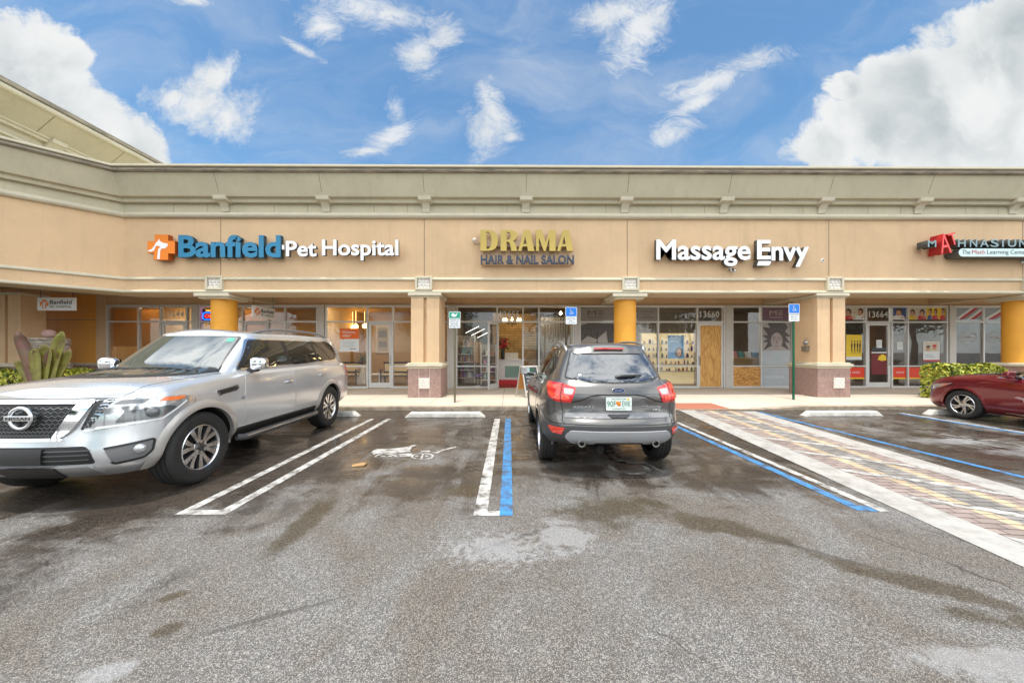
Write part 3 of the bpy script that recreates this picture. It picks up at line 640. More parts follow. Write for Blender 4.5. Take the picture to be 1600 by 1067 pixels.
# corner under the wing: tan pier with a groove, orange panel, sill
b = MB(); Yp = 11.7
xa, xb_, xc = fx(-60, Yp), fx(10, Yp), fx(32, Yp)
b.box(xa - 1.5, xb_ - 0.06, Yp, Yp + 0.65, 1.15, 3.42); b.box(xb_ + 0.04, xc, Yp, Yp + 0.65, 1.15, 3.42); b.box(xb_ - 0.06, xb_ + 0.04, Yp + 0.09, Yp + 0.58, 1.15, 3.42)
p = bp_(b, 'square_pillar', 'stucco', bevel=0.01)
b = MB(); b.box(xa - 1.5, xc + 0.08, Yp - 0.08, Yp + 0.72, 3.42, 3.50); b.build('capital', 'trim', p, bevel=0.02)
b = MB(); b.box(xa - 1.5, xc + 0.12, Yp - 0.12, Yp + 0.76, 1.04, 1.16); b.build('base_cap', 'trim', p, bevel=0.025)
b = MB(); b.box(xa - 1.5, xc + 0.06, Yp - 0.06, Yp + 0.70, 0.1, 1.04); b.build('stone_base', 'stone', p)
b = MB(); x0, x1 = fx(40, YS), fx(153, YS); b.box(x0 - 3, x1, YS - 0.03, YS + 0.3, 1.1, 3.8); b.box(x0 - 3, x1, YS - 0.034, YS - 0.02, 2.77, 2.785, 1); bp_(b, 'orange_wall', ['orange', 'joint'])
b = MB(); b.box(fx(153, YS), fx(168, YS), YS - 0.06, YS + 0.3, 1.1, 3.8); bp_(b, 'wall_end', 'stucco')
b = MB(); b.box(x0 - 3, fx(168, YS), YS - 0.12, YS + 0.3, 1.0, 1.1); bp_(b, 'sill', 'trim', bevel=0.02)
b = MB(); b.box(x0 - 3, fx(168, YS), YS - 0.08, YS + 0.3, 0.1, 1.0); bp_(b, 'stone_plinth', 'stone')

# ------------------------------------------------------------------ shopfronts
ZT, ZB, ZTR, ZR = 3.34, 0.12, 2.71, 0.96
def bar(b, x0, x1, z0, z1, y0=YS - 0.055, y1=YS + 0.055): b.box(x0, x1, y0, y1, z0, z1)
def pane(x0, x1, z0, z1, m='glass'):
    b = MB(); b.box(x0, x1, YS - 0.006, YS + 0.006, z0, z1); return bp_(b, 'window_pane', m)
def shopfront(pxs, doors=(), rails=True, skip=(), low_skip=()):
    """pxs: mullion sight lines; doors: {bay index: kind}"""
    b = MB(); X = [fx(p, YS) for p in pxs]; w = 0.03
    bar(b, X[0] - w, X[-1] + w, ZT - 0.06, ZT + 0.03)
    for i, x in enumerate(X): bar(b, x - w, x + w, ZB - 0.02, ZT - 0.06)
    for i in range(len(X) - 1):
        a, c = X[i] + w, X[i + 1] - w; k = dict(doors).get(i)
        bar(b, a, c, ZTR - 0.03, ZTR + 0.03)
        pane(a, c, ZTR + 0.03, ZT - 0.06)
        if k is None:
            bar(b, a, c, ZB - 0.02, ZB + 0.05)
            if rails: bar(b, a, c, ZR - 0.025, ZR + 0.025); 
            if rails and i not in low_skip: pane(a, c, ZB + 0.05, ZR - 0.025)
            pane(a, c, (ZR + 0.025) if rails else ZB + 0.05, ZTR - 0.03)
        else: make_door(a, c, k)
    return bp_(b, 'shopfront_frame', 'alu', bevel=0.004)
def make_door(x0, x1, kind):
    st = 0.10; z0, z1 = ZB - 0.005, ZTR - 0.035
    if kind == 'open':            # swung outwards, hinged at the left
        ang = R(-114); px_, py_ = x0 + 0.01, YS - 0.03; w = x1 - x0 - 0.02
        T = Matrix.Translation((px_, py_, 0)) @ Matrix.Rotation(ang, 4, 'Z')
        w = 0.86
    else: T = Matrix.Translation((x0 + 0.012, YS, 0)); w = x1 - x0 - 0.024
    def put(b, name, m, parent, bevel=0.0):
        b.v = [tuple(T @ Vector(p)) for p in b.v]
        o = b.build(name, m, parent, None, bevel)
        if parent is bld: o.location = (0, -YW, 0)
        return o
    if kind == 'boarded': st = 0.075
    b = MB(); b.box(0, st, -0.025, 0.025, z0, z1); b.box(w - st, w, -0.025, 0.025, z0, z1); b.box(st, w - st, -0.025, 0.025, z1 - 0.10, z1); b.box(st, w - st, -0.025, 0.025, z0, z0 + (0.2 if kind != 'boarded' else 0.03))
    if kind == 'open': b.box(st, w - st, -0.02, 0.02, ZR - 0.03, ZR + 0.02)
    d = put(b, 'door', 'alu' if kind != 'glass2' else 'alu', bld, 0.004)
    b = MB()
    if kind == 'boarded': b.box(st + 0.003, w - st - 0.003, -0.012, 0.012, z0 + 0.033, z1 - 0.103); put(b, 'plywood_board', 'plywood_v', d)
    else: b.box(st, w - st, -0.005, 0.005, z0 + 0.2, z1 - 0.10); put(b, 'door_glass', 'glass', d)
    hx = {'left': w - 0.05, 'open': w - 0.05, 'boarded': 0.04}.get(kind, w - 0.05)
    b = MB(); b.tube([(hx, -0.03, 1.0), (hx, -0.075, 1.03), (hx, -0.075, 1.32), (hx, -0.03, 1.35)], 0.014, 8); put(b, 'handle', 'steel' if kind != 'boarded' else 'dark_metal', d)
    return d
def wood(name, st, c1, c2, rings=7.0):
    m = bpy.data.materials.new(name); m.use_nodes = True
    N, L = nt(m); b = N['Principled BSDF']; tc = N.new('ShaderNodeTexCoord'); mp = N.new('ShaderNodeMapping'); mp.inputs['Scale'].default_value = st; L.new(tc.outputs['Object'], mp.inputs[0])
    n = N.new('ShaderNodeTexNoise'); n.inputs['Scale'].default_value = 1.6; n.inputs['Detail'].default_value = 3; n.inputs['Distortion'].default_value = 0.8; L.new(mp.outputs[0], n.inputs['Vector'])
    s = N.new('ShaderNodeMath'); s.operation = 'MULTIPLY'; s.inputs[1].default_value = rings * 6.28; L.new(n.outputs['Fac'], s.inputs[0])
    si = N.new('ShaderNodeMath'); si.operation = 'SINE'; L.new(s.outputs[0], si.inputs[0])
    r = N.new('ShaderNodeMapRange'); r.inputs[1].default_value = -0.2; r.inputs[2].default_value = 1.0; L.new(si.outputs[0], r.inputs[0])
    x = N.new('ShaderNodeMixRGB'); x.inputs[1].default_value = (*c1, 1); x.inputs[2].default_value = (*c2, 1); L.new(r.outputs[0], x.inputs[0]); L.new(x.outputs[0], b.inputs['Base Color']); b.inputs['Roughness'].default_value = 0.6
    return m
M['plywood_v'] = wood('plywood_door_board', (5.0, 1, 0.6), (0.70, 0.40, 0.12), (0.50, 0.24, 0.06), 6)
M['plywood_h'] = wood('plywood_low_board', (1.3, 1, 4.2), (0.70, 0.36, 0.10), (0.36, 0.16, 0.04), 7)
def post(px0, px1, z0=ZB - 0.02, z1=3.37, y0=-0.09):
    b = MB(); b.box(fx(px0, YS), fx(px1, YS), YS + y0, YS + 0.2, z0, z1); bp_(b, 'pilaster', 'alu_post')
M['alu_post'] = mat('shopfront_pilaster', (0.56, 0.54, 0.50), 0.55, var=0.06)
M['alu_orange'] = M['alu']
shopfront([169, 218, 252, 293, 302], {2: 'left'}); post(303, 312)
shopfront([313, 346, 380, 420, 446, 496], {2: 'left'}); post(497, 508)
shopfront([510, 574.5, 614, 660, 692.5], {1: 'left'}); post(701, 712)
b = MB(); 
shopfront([694, 700.2])
shopfront([713.5, 777, 817, 842, 896], {1: 'open'}); post(897.5, 904.5)
shopfront([906, 964, 1028, 1089, 1131], {3: 'boarded'}); post(1132, 1142.5)
lowbay = shopfront([1143.5, 1188.5, 1236.5, 1282], {}, low_skip=(0,))
b = MB(); b.box(fx(1143.5, YS) + 0.03, fx(1188.5, YS) - 0.03, YS - 0.03, YS + 0.03, ZB + 0.0, ZR - 0.026); pl = bp_(b, 'plywood_panel', 'plywood_h'); pl['label'] = 'plywood board filling the low pane'
shopfront([1300, 1352, 1392, 1417, 1478], {1: 'left'}); post(1480, 1489)
shopfront([1490.5, 1535, 1590, 1640, 1700], {2: 'left'})

# ------------------------------------------------------------------ shop interiors
def room(px0, px1, depth, wall, floor, ceil, lamps=(), lampstr=6.0, lampcol=(1, .82, .55), zc=3.45, back=None, y0=YS + 0.25):
    x0, x1 = (px0 if isinstance(px0, float) else fx(px0, YS)), (px1 if isinstance(px1, float) else fx(px1, YS)); y1 = YS + depth
    b = MB()
    b.add([(x0, y0, .1), (x1, y0, .1), (x1, y1, .1), (x0, y1, .1)], [(0, 1, 2, 3)], 1)
    b.add([(x0, y0, zc), (x1, y0, zc), (x1, y1, zc), (x0, y1, zc)], [(3, 2, 1, 0)], 2)
    b.add([(x0, y1, .1), (x1, y1, .1), (x1, y1, zc), (x0, y1, zc)], [(0, 1, 2, 3)], 3 if back else 0)
    b.add([(x0, y0, .1), (x0, y1, .1), (x0, y1, zc), (x0, y0, zc)], [(0, 1, 2, 3)], 0)
    b.add([(x1, y0, .1), (x1, y1, .1), (x1, y1, zc), (x1, y0, zc)], [(3, 2, 1, 0)], 0)
    r = bp_(b, 'shop_interior', [wall, floor, ceil] + ([back] if back else []))
    for lx, ly, w, d in lamps:
        q = MB(); q.box(lx - w / 2, lx + w / 2, ly - d / 2, ly + d / 2, zc - 0.06, zc - 0.01); q.build('ceiling_lamp', mat('lit_lamp', (0.9, 0.9, 0.9), emit=lampcol, estr=lampstr), r)
    return r
M['int_tan'] = mat('interior_tan', (0.62, 0.43, 0.22), 0.8, var=0.08, vscale=0.7)
M['int_amber'] = mat('interior_amber', (0.75, 0.40, 0.08), 0.8, var=0.15, vscale=0.8)
M['int_dark'] = mat('interior_dark', (0.07, 0.055, 0.045), 0.8)
M['int_grey'] = mat('interior_grey', (0.34, 0.30, 0.26), 0.8, var=0.1)
M['int_floor'] = mat('interior_floor', (0.22, 0.17, 0.13), 0.35, var=0.1)
M['int_white'] = mat('interior_white', (0.72, 0.68, 0.60), 0.8)
M['gold_brick'] = brick('gold_stone_wall', (0.52, 0.34, 0.13), (0.66, 0.45, 0.20), (0.26, 0.16, 0.06), 0.45, 0.12)
for n_ in M['gold_brick'].node_tree.nodes:
    if n_.type == 'TEX_BRICK':
        tcn = [q for q in M['gold_brick'].node_tree.nodes if q.type == 'TEX_COORD'][0]; mpn = M['gold_brick'].node_tree.nodes.new('ShaderNodeMapping'); mpn.inputs['Rotation'].default_value = (R(90), 0, 0)
        M['gold_brick'].node_tree.links.new(tcn.outputs['Object'], mpn.inputs[0]); M['gold_brick'].node_tree.links.new(mpn.outputs[0], n_.inputs['Vector'])
xs0, xs1, xs2, xs3, xs4 = fx(165, YS), fx(499, YS), fx(703, YS), fx(900, YS), fx(1291, YS)
room(xs0, xs1, 1.5, 'int_tan', 'int_floor', 'int_tan', [(-14, 14.45, 1.2, 0.4), (-10.5, 14.45, 1.2, 0.4)], 9.0)
room(xs1 + .05, xs2 - .02, 4.2, 'int_tan', 'int_floor', 'int_tan', [(-6.4, 14.35, 1.4, 0.5), (-4.2, 14.35, 1.4, 0.5)], 9.0)
room(xs2 + .02, xs3 - .02, 4.6, 'int_grey', 'int_floor', 'int_dark', [(-1.2, 14.35, 1.2, 0.4), (1.4, 14.35, 1.2, 0.4)], 7.0)
room(xs3 + .02, xs4 - .02, 3.6, 'int_grey', 'int_floor', 'int_grey', [(5.4, 14.35, 1.4, 0.5), (9.0, 14.35, 1.2, 0.5)], 7.0, (1, .9, .72))
room(xs4 + .02, fx(1485, YS), 3.8, 'int_grey', 'int_floor', 'int_grey', [(14.4, 14.35, 1.4, 0.5)], 6.0, (1, .93, .85))
room(fx(1486, YS), fx(1720, YS), 4.0, 'int_dark', 'int_floor', 'int_dark', [(19, 14.35, 1.2, 0.5)], 6.0, (1, .9, .8))

# ------------------------------------------------------------------ taller block beyond the wing
tb = thing('taller_block', 'taller sage block rising behind the angled left wing, flared eave', 'building', (-16, 13, 0))
def tpart(name, prof, m):
    b = MB(); ya, yb = 5.0, 24.0
    for i in range(len(prof) - 1):
        (a, z0), (c, z1) = prof[i], prof[i + 1]
        b.add([(a, ya, z0), (a, yb, z0), (c, yb, z1), (c, ya, z1)], [(0, 1, 2, 3)])
    o = b.build(name, m, tb); o.location = (16, -13, 0); return o
M['sage2'] = M['sage']
tpart('wall', [(-15.75, 6.0), (-15.75, 8.30)], 'sage2'); tpart('moulding', [(-15.75, 8.28), (-15.66, 8.29), (-15.64, 8.35), (-15.7, 8.4)], 'trim'); tpart('frieze', [(-15.74, 8.38), (-15.74, 8.60)], 'sage2')
tpart('ledge', [(-15.74, 8.59), (-15.60, 8.60), (-15.58, 8.66), (-15.50, 8.70), (-15.49, 8.74)], 'trim')
tpart('flared_eave', [(-15.49, 8.735), (-14.88, 9.26)], 'sage2')
tpart('coping', [(-14.9, 9.24), (-14.80, 9.25), (-14.76, 9.29), (-14.75, 9.36), (-14.80, 9.41), (-14.83, 9.42)], 'trim')
tpart('parapet_cap', [(-14.84, 9.41), (-14.74, 9.43), (-14.73, 9.55), (-15.2, 9.56), (-20, 9.9)], 'coping')
for y in (7.5, 9.4, 11.54, 13.6, 15.6):
    b = MB(); b.add([(-15.486, y - .008, 8.735), (-15.486, y + .008, 8.735), (-14.876, y + .008, 9.257), (-14.876, y - .008, 9.257)], [(0, 1, 2, 3)]); o = b.build('control_joint', 'joint', tb); o.location = (16, -13, 0)
for y in (8.0, 12.1, 15.0):
    b = MB(); pr = [(-15.73, 8.42), (-15.66, 8.45), (-15.50, 8.60), (-15.44, 8.62), (-15.40, 8.755), (-15.73, 8.755)]
    b.prism([(a, y - .2, z) for a, z in pr], [(a, y + .2, z) for a, z in pr]); o = b.build('bracket', 'trim', tb, bevel=0.01); o.location = (16, -13, 0)
# ================================================================== WALL SIGNS
def prism_h(b, outer, holes, y, d, mi=0, side=1):
    """Solid letter from an outline with holes, standing in x,z with its face at y and depth d behind."""
    loops = [outer] + list(holes)
    flat_ = [p for lp in loops for p in lp]; n = len(flat_); o = len(b.v)
    b.v += [(p[0], y, p[1]) for p in flat_] + [(p[0], y + d, p[1]) for p in flat_]
    for t in geometry.tessellate_polygon([[Vector((p[0], p[1], 0)) for p in lp] for lp in loops]):
        b.f.append([o + i for i in t]); b.m.append(mi); b.f.append([o + n + i for i in t]); b.m.append(side)
    k = 0
    for lp in loops:
        m = len(lp)
        for i in range(m):
            j = (i + 1) % m
            b.f.append([o + k + i, o + k + j, o + n + k + j, o + n + k + i]); b.m.append(side)
        k += m
    return b
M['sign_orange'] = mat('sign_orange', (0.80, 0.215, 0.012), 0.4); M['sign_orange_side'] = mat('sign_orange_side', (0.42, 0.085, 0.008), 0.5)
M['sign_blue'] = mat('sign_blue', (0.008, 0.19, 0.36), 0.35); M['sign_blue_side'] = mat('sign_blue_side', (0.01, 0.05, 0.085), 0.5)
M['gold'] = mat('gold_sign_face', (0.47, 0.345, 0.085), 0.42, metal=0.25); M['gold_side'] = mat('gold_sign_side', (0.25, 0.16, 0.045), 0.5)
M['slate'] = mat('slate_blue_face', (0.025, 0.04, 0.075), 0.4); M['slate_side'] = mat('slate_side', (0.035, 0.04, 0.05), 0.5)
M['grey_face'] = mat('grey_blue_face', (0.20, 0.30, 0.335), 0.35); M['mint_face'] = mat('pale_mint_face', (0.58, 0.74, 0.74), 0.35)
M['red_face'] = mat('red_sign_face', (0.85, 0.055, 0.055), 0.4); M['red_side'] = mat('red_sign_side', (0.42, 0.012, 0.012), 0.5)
M['raceway'] = mat('painted_raceway', (0.56, 0.40, 0.27), 0.7)
YF = 10.86
def sx(p, Y=YF): return fx(p, Y)
def szz(p, px=800, Y=YF): return fz(p, Y, px)
def sword(name, body, x0, x1, y0, y1, mats, parent, bold=0.03, depth=0.13, Y=YF, sp=1.0):
    xm = (x0 + x1) / 2
    o = text(name, body, fx(x0, Y), fx(x1, Y), fz(y1, Y, xm), fz(y0, Y, xm), Y + depth, depth, mats, parent, bold, spacing=sp)
    return o
def sign(name, label, cat, x, z):
    return thing(name, label, cat, (0, 0, 0))
s1 = thing('shop_sign', 'blue and white pet hospital wall lettering with orange cross', 'wall sign')
cx_ = lambda p: [(fx(220 + a / 7.62, YF), fz(360 + c / 7.62, YF, 250)) for a, c in p]
b = MB(); cr = cx_([(165, 50), (325, 50), (325, 125), (405, 125), (405, 275), (325, 275), (325, 350), (155, 350), (155, 270), (80, 270), (80, 130), (165, 130)])
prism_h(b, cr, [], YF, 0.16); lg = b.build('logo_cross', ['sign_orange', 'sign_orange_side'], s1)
b = MB(); prism_h(b, cx_([(78, 245), (130, 225), (160, 190), (180, 150), (205, 130), (218, 102), (228, 128), (262, 148), (322, 160), (318, 190), (290, 215), (248, 218), (232, 240), (226, 345), (196, 345), (210, 220), (240, 200), (200, 182), (178, 190), (160, 240), (120, 258)]), [], YF - 0.006, 0.005, 0, 0)
b.build('animal_silhouette', 'white_face', lg)
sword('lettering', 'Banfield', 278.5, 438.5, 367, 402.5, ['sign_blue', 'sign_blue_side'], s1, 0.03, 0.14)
sword('lettering', 'Pet', 446.5, 494.5, 376.5, 401, ['white_face', 'dark_return'], s1, 0.022, 0.10)
sword('lettering', 'Hospital', 503, 622.5, 374.5, 407, ['white_face', 'dark_return'], s1, 0.022, 0.10)
b = MB(); b.box(sx(440.5), sx(444), YF, YF + 0.2, szz(390.5), szz(383.5)); b.build('mounting_box', 'white', s1)
s2 = thing('shop_sign', 'gold block lettered hair salon wall sign', 'wall sign')
dm = lambda p: [(fx(740 + a / 8.889, YF), fz(350 + c / 8.889, YF, 820)) for a, c in p]
A_ = ([(700, 85), (785, 85), (845, 375), (755, 375), (745, 312), (680, 312), (662, 375), (618, 375)], [[(690, 280), (738, 280), (716, 165)]])
GL = {'D': ([(95, 85), (205, 85), (258, 92), (305, 122), (333, 175), (340, 230), (333, 285), (305, 338), (258, 368), (205, 375), (95, 375)], [[(180, 112), (208, 114), (232, 140), (245, 185), (248, 230), (245, 275), (232, 320), (208, 346), (180, 348)]]),
      'R': ([(375, 85), (515, 85), (565, 95), (598, 125), (606, 158), (592, 205), (552, 236), (582, 272), (606, 375), (524, 375), (508, 285), (490, 252), (459, 246), (459, 375), (375, 375)], [[(460, 112), (490, 116), (512, 140), (516, 168), (508, 200), (488, 218), (460, 222)]]),
      'A': A_, 'M': ([(865, 85), (945, 85), (1002, 255), (1052, 85), (1140, 85), (1140, 375), (1052, 375), (1052, 185), (1000, 375), (975, 375), (907, 190), (907, 375), (868, 375)], []),
      'A2': ([(x + 541, y) for x, y in A_[0]], [[(x + 541, y) for x, y in A_[1][0]]])}
for k, (o_, h_) in GL.items():
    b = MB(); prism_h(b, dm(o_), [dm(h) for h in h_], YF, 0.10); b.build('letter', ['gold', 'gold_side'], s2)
b = MB(); b.box(sx(751), sx(894), YF + 0.102, YF + 0.22, szz(384), szz(373)); b.build('raceway', 'raceway', s2)
sword('lettering', 'HAIR & NAIL SALON', 751, 897, 398.5, 412.5, ['slate', 'slate_side'], s2, 0.03, 0.06)
b = MB(); b.box(sx(751), sx(897), YF + 0.081, YF + 0.2, szz(412.5), szz(410)); b.box(sx(755), sx(756), YF + .15, YF + .2, szz(400), szz(392)); b.build('rail', 'raceway', s2)
s3 = thing('shop_sign', 'white massage shop wall lettering with dark sides', 'wall sign')
sword('lettering', 'Massage', 1025.5, 1173, 374.5, 416, ['white_face', 'dark_return'], s3, 0.022, 0.15)
sword('lettering', 'E', 1183, 1204.5, 375, 405.5, ['white_face', 'dark_return'], s3, 0.026, 0.15)
sword('lettering', 'nvy', 1205.5, 1264, 385.5, 417, ['white_face', 'dark_return'], s3, 0.026, 0.15)
b = MB(); prism_h(b, [(sx(p), szz(q, 1195)) for p, q in [(1185, 408), (1205, 408), (1203, 413.5), (1200, 415), (1183, 415)]], [], YF, 0.2); b.build('underline', ['white_face', 'dark_return'], s3)
s4 = thing('shop_sign', 'red and slate tutoring centre wall lettering over a pale pill box', 'wall sign')
YM = 10.72
sword('lettering', 'M', 1450, 1463, 375.5, 386, ['grey_face', 'dark_return'], s4, 0.01, 0.3, YM)
for ch, a, c in (('H', 1497, 1509), ('N', 1515.5, 1527), ('A', 1531.5, 1545), ('S', 1548, 1561), ('I', 1566, 1568.5), ('U', 1575, 1588), ('N', 1592.5, 1604), ('I', 1609, 1611.5), ('M', 1618, 1632)):
    if ch == 'I' and a > 1600: continue
    sword('lettering', ch, a, c, 374, 386, ['grey_face', 'dark_return'], s4, 0.012, 0.3, YM)
def tilted(ch, cx, cy, w, h, ang, bold):
    X0, Z0 = fx(cx, YM), fz(cy, YM, cx); c_, s_ = math.cos(R(ang)), math.sin(R(ang)); W, H = w / 545 * YM / 2, h / 545 * YM / 2
    text('lettering', ch, -W, W, -H, H, 0, 0.34, ['red_face', 'red_side'], s4, bold, place=lambda u, v, d: (X0 + u * c_ - v * s_, YM + 0.34 - d - 0.04, Z0 + u * s_ + v * c_))
tilted('A', 1474.5, 381, 17, 31, 8, 0.0); tilted('T', 1487, 374, 12, 19, 18, 0.0)
def pill(px0, px1, py0, py1, Y):
    x0, x1, z0, z1 = fx(px0, Y), fx(px1, Y), fz(py1, Y, 1550), fz(py0, Y, 1550); r = (z1 - z0) / 2
    return ellipse(x1 - r, z0 + r, r, r, 10, -90, 90) + ellipse(x0 + r, z0 + r, r, r, 10, 90, 270)
b = MB(); prism_h(b, pill(1498, 1640, 388.5, 401, YM), [], YM, 0.36); pb = b.build('pill_box', ['mint_face', 'dark_return'], s4)
M['ink'] = mat('dark_ink', (0.03, 0.045, 0.055), 0.5); M['ink_red'] = mat('red_ink', (0.45, 0.03, 0.05), 0.5)
def flatword(body, x0, x1, y0, y1, m, parent, Y, bold=0.0):
    xm = (x0 + x1) / 2
    return text('lettering', body, fx(x0, Y), fx(x1, Y), fz(y1, Y, xm), fz(y0, Y, xm), Y, 0, m, parent, bold)
flatword('The', 1503.5, 1516.5, 390.5, 397, 'ink', pb, YM - 0.005); flatword('Math', 1519, 1539.5, 390.5, 397, 'ink_red', pb, YM - 0.005)
flatword('Learning', 1542.5, 1576, 390.5, 399, 'ink', pb, YM - 0.005); flatword('Center', 1579, 1605, 390.5, 397, 'ink', pb, YM - 0.005)
# small wall fixtures
def fixture(px, py, label, kind):
    Y = YW - 0.02; x, z = fx(px, YW), fz(py, YW, px); t = thing('wall_spotlight' if kind == 'spot' else 'wall_sensor' if kind == 'round' else 'security_camera', label, 'spotlight' if kind == 'spot' else 'sensor' if kind == 'round' else 'camera', (x, YW, z))
    if kind == 'round':
        b = MB(); b.lathe([(0.001, 0.035), (0.03, 0.033), (0.032, 0.02), (0.055, 0.018), (0.065, 0)], 20, 0, (0, 0, 0), (0, -1, 0)); b.build('housing', 'plaster', t, 40)
        b = MB(); b.lathe([(0.0, 0.046), (0.018, 0.042), (0.022, 0.03)], 14, 0, (0, 0, 0), (0, -1, 0)); b.build('lens', 'dark_metal', t, 40)
    else:
        b = MB(); b.lathe([(0.0, 0.02), (0.05, 0.02), (0.05, 0)], 16, 0, (0, 0, 0), (0, -1, 0)); b.tube([(0, -0.01, 0), (0, -0.09, 0.01), (0.01, -0.12, -0.03)], 0.018, 8); b.build('bracket', 'plaster' if kind == 'spot' else 'steel', t, 40)
        b = MB(); b.lathe([(0.0, 0.12), (0.05, 0.12), (0.055, 0.05), (0.035, 0.0), (0.0, 0.0)], 16, 0, (0.01, -0.11, -0.02), (0.15, -0.6, -0.75)); b.build('lamp_head', 'plaster' if kind == 'spot' else 'steel', t, 40)
    return t
q = fixture(741, 374, 'cream spotlight on a conduit left of the gold letters', 'spot')
b = MB(); b.tube([(0, -0.02, -0.05), (0, -0.02, -0.14), (0.2, -0.02, -0.14)], 0.012, 8); b.build('conduit', 'trim', q, 40)
fixture(1141.5, 421, 'small grey camera below the letter g of the massage sign', 'cam')
fixture(1596, 409, 'grey camera under the pale pill box sign', 'cam')
fixture(1285, 407, 'round white sensor right of the massage lettering', 'round')

# ================================================================== HANGING SIGNS
def blade(w, h, label, loc, rz, hang):
    t = thing('hanging_sign', label, 'hanging sign', loc, rz)
    b = MB(); b.box(-w / 2, w / 2, -0.025, 0.025, -h, 0); p = b.build('panel', 'white', t, bevel=0.004)
    for f in (1, -1):
        P = lambda u, v, d, f=f: (f * u, -f * (0.0262 + d), v)
        def wd(body, x0, x1, z0, z1, m, bold=0.0): text('lettering', body, x0 * w, x1 * w, z0 * h, z1 * h, 0, 0.002, m, p, bold, place=P)
        wd('Banfield', -0.16, 0.42, -0.52, -0.2, 'ink', 0.015); wd('PET HOSPITAL', -0.16, 0.42, -0.8, -0.62, 'ink')
        q = MB(); c0, s0, a = -0.31 * w, -0.5 * h, 0.115 * w; e = a * 0.48
        pl = [(e, e), (a, e), (a, -e), (e, -e), (e, -a), (-e, -a), (-e, -e), (-a, -e), (-a, e), (-e, e), (-e, a), (e, a)]
        q.prism([P(c0 + u, s0 + v, 0.002) for u, v in pl], [P(c0 + u, s0 + v, 0) for u, v in pl]); q.build('logo_cross', 'sign_orange', p)
        q = MB(); pl = [(-a * .8, -a * .55), (-a * .3, a * .1), (0, a * .55), (a * .6, a * .25), (a * .25, 0), (a * .15, -a * .9), (-a * .2, -a * .9), (-a * .1, -a * .1)]
        q.prism([P(c0 + u, s0 + v, 0.004) for u, v in pl], [P(c0 + u, s0 + v, 0.0022) for u, v in pl]); q.build('animal_silhouette', 'white', p)
    for xx in (-0.43 * w, 0.43 * w):
        b = MB(); b.tube([(xx, 0, -0.02), (xx, 0, hang)], 0.008, 6); b.build('hanger', 'dark_metal', t)
blade(1.18, 0.41, 'pet hospital blade sign hanging before the orange wall', (fx(89, 11.2), 11.2, fz(465, 11.2, 89)), 0, 0.42)
blade(1.12, 0.41, 'pet hospital blade sign hanging between the left orange column and pillar', (-8.72, 12.45, 3.12), R(90), 0.63)

# ================================================================== POST SIGNS
M['sign_post'] = mat('weathered_green_post', (0.16, 0.20, 0.13), 0.6, var=0.5, vscale=9, col2=(0.20, 0.12, 0.07)); M['green_post'] = mat('dark_green_post', (0.006, 0.12, 0.055), 0.4)
M['blue_plate'] = mat('blue_sign_plate', (0.008, 0.19, 0.70), 0.35); M['green_plate'] = mat('green_sign_plate', (0.01, 0.33, 0.20), 0.35)
M['sign_white'] = mat('white_sign_plate', (0.78, 0.80, 0.82), 0.35)
def rr(x0, x1, z0, z1, r, n=5):
    return ellipse(x1 - r, z1 - r, r, r, n, 0, 90) + ellipse(x0 + r, z1 - r, r, r, n, 90, 180) + ellipse(x0 + r, z0 + r, r, r, n, 180, 270) + ellipse(x1 - r, z0 + r, r, r, n, 270, 360)
def wc_polys():
    q = ring2(0.0, -0.12, 0.36, 0.34, 0.27, 150, 385)
    q += [[(-0.12, 0.6), (0.02, 0.6), (0.04, 0.12), (0.36, 0.12), (0.50, -0.38), (0.66, -0.33), (0.64, -0.2), (0.55, -0.22), (0.44, 0.24), (-0.08, 0.24)], [(-0.02, 0.44), (0.28, 0.44), (0.28, 0.34), (-0.02, 0.34)], ellipse(-0.05, 0.78, 0.11, 0.11, 14)]
    return q
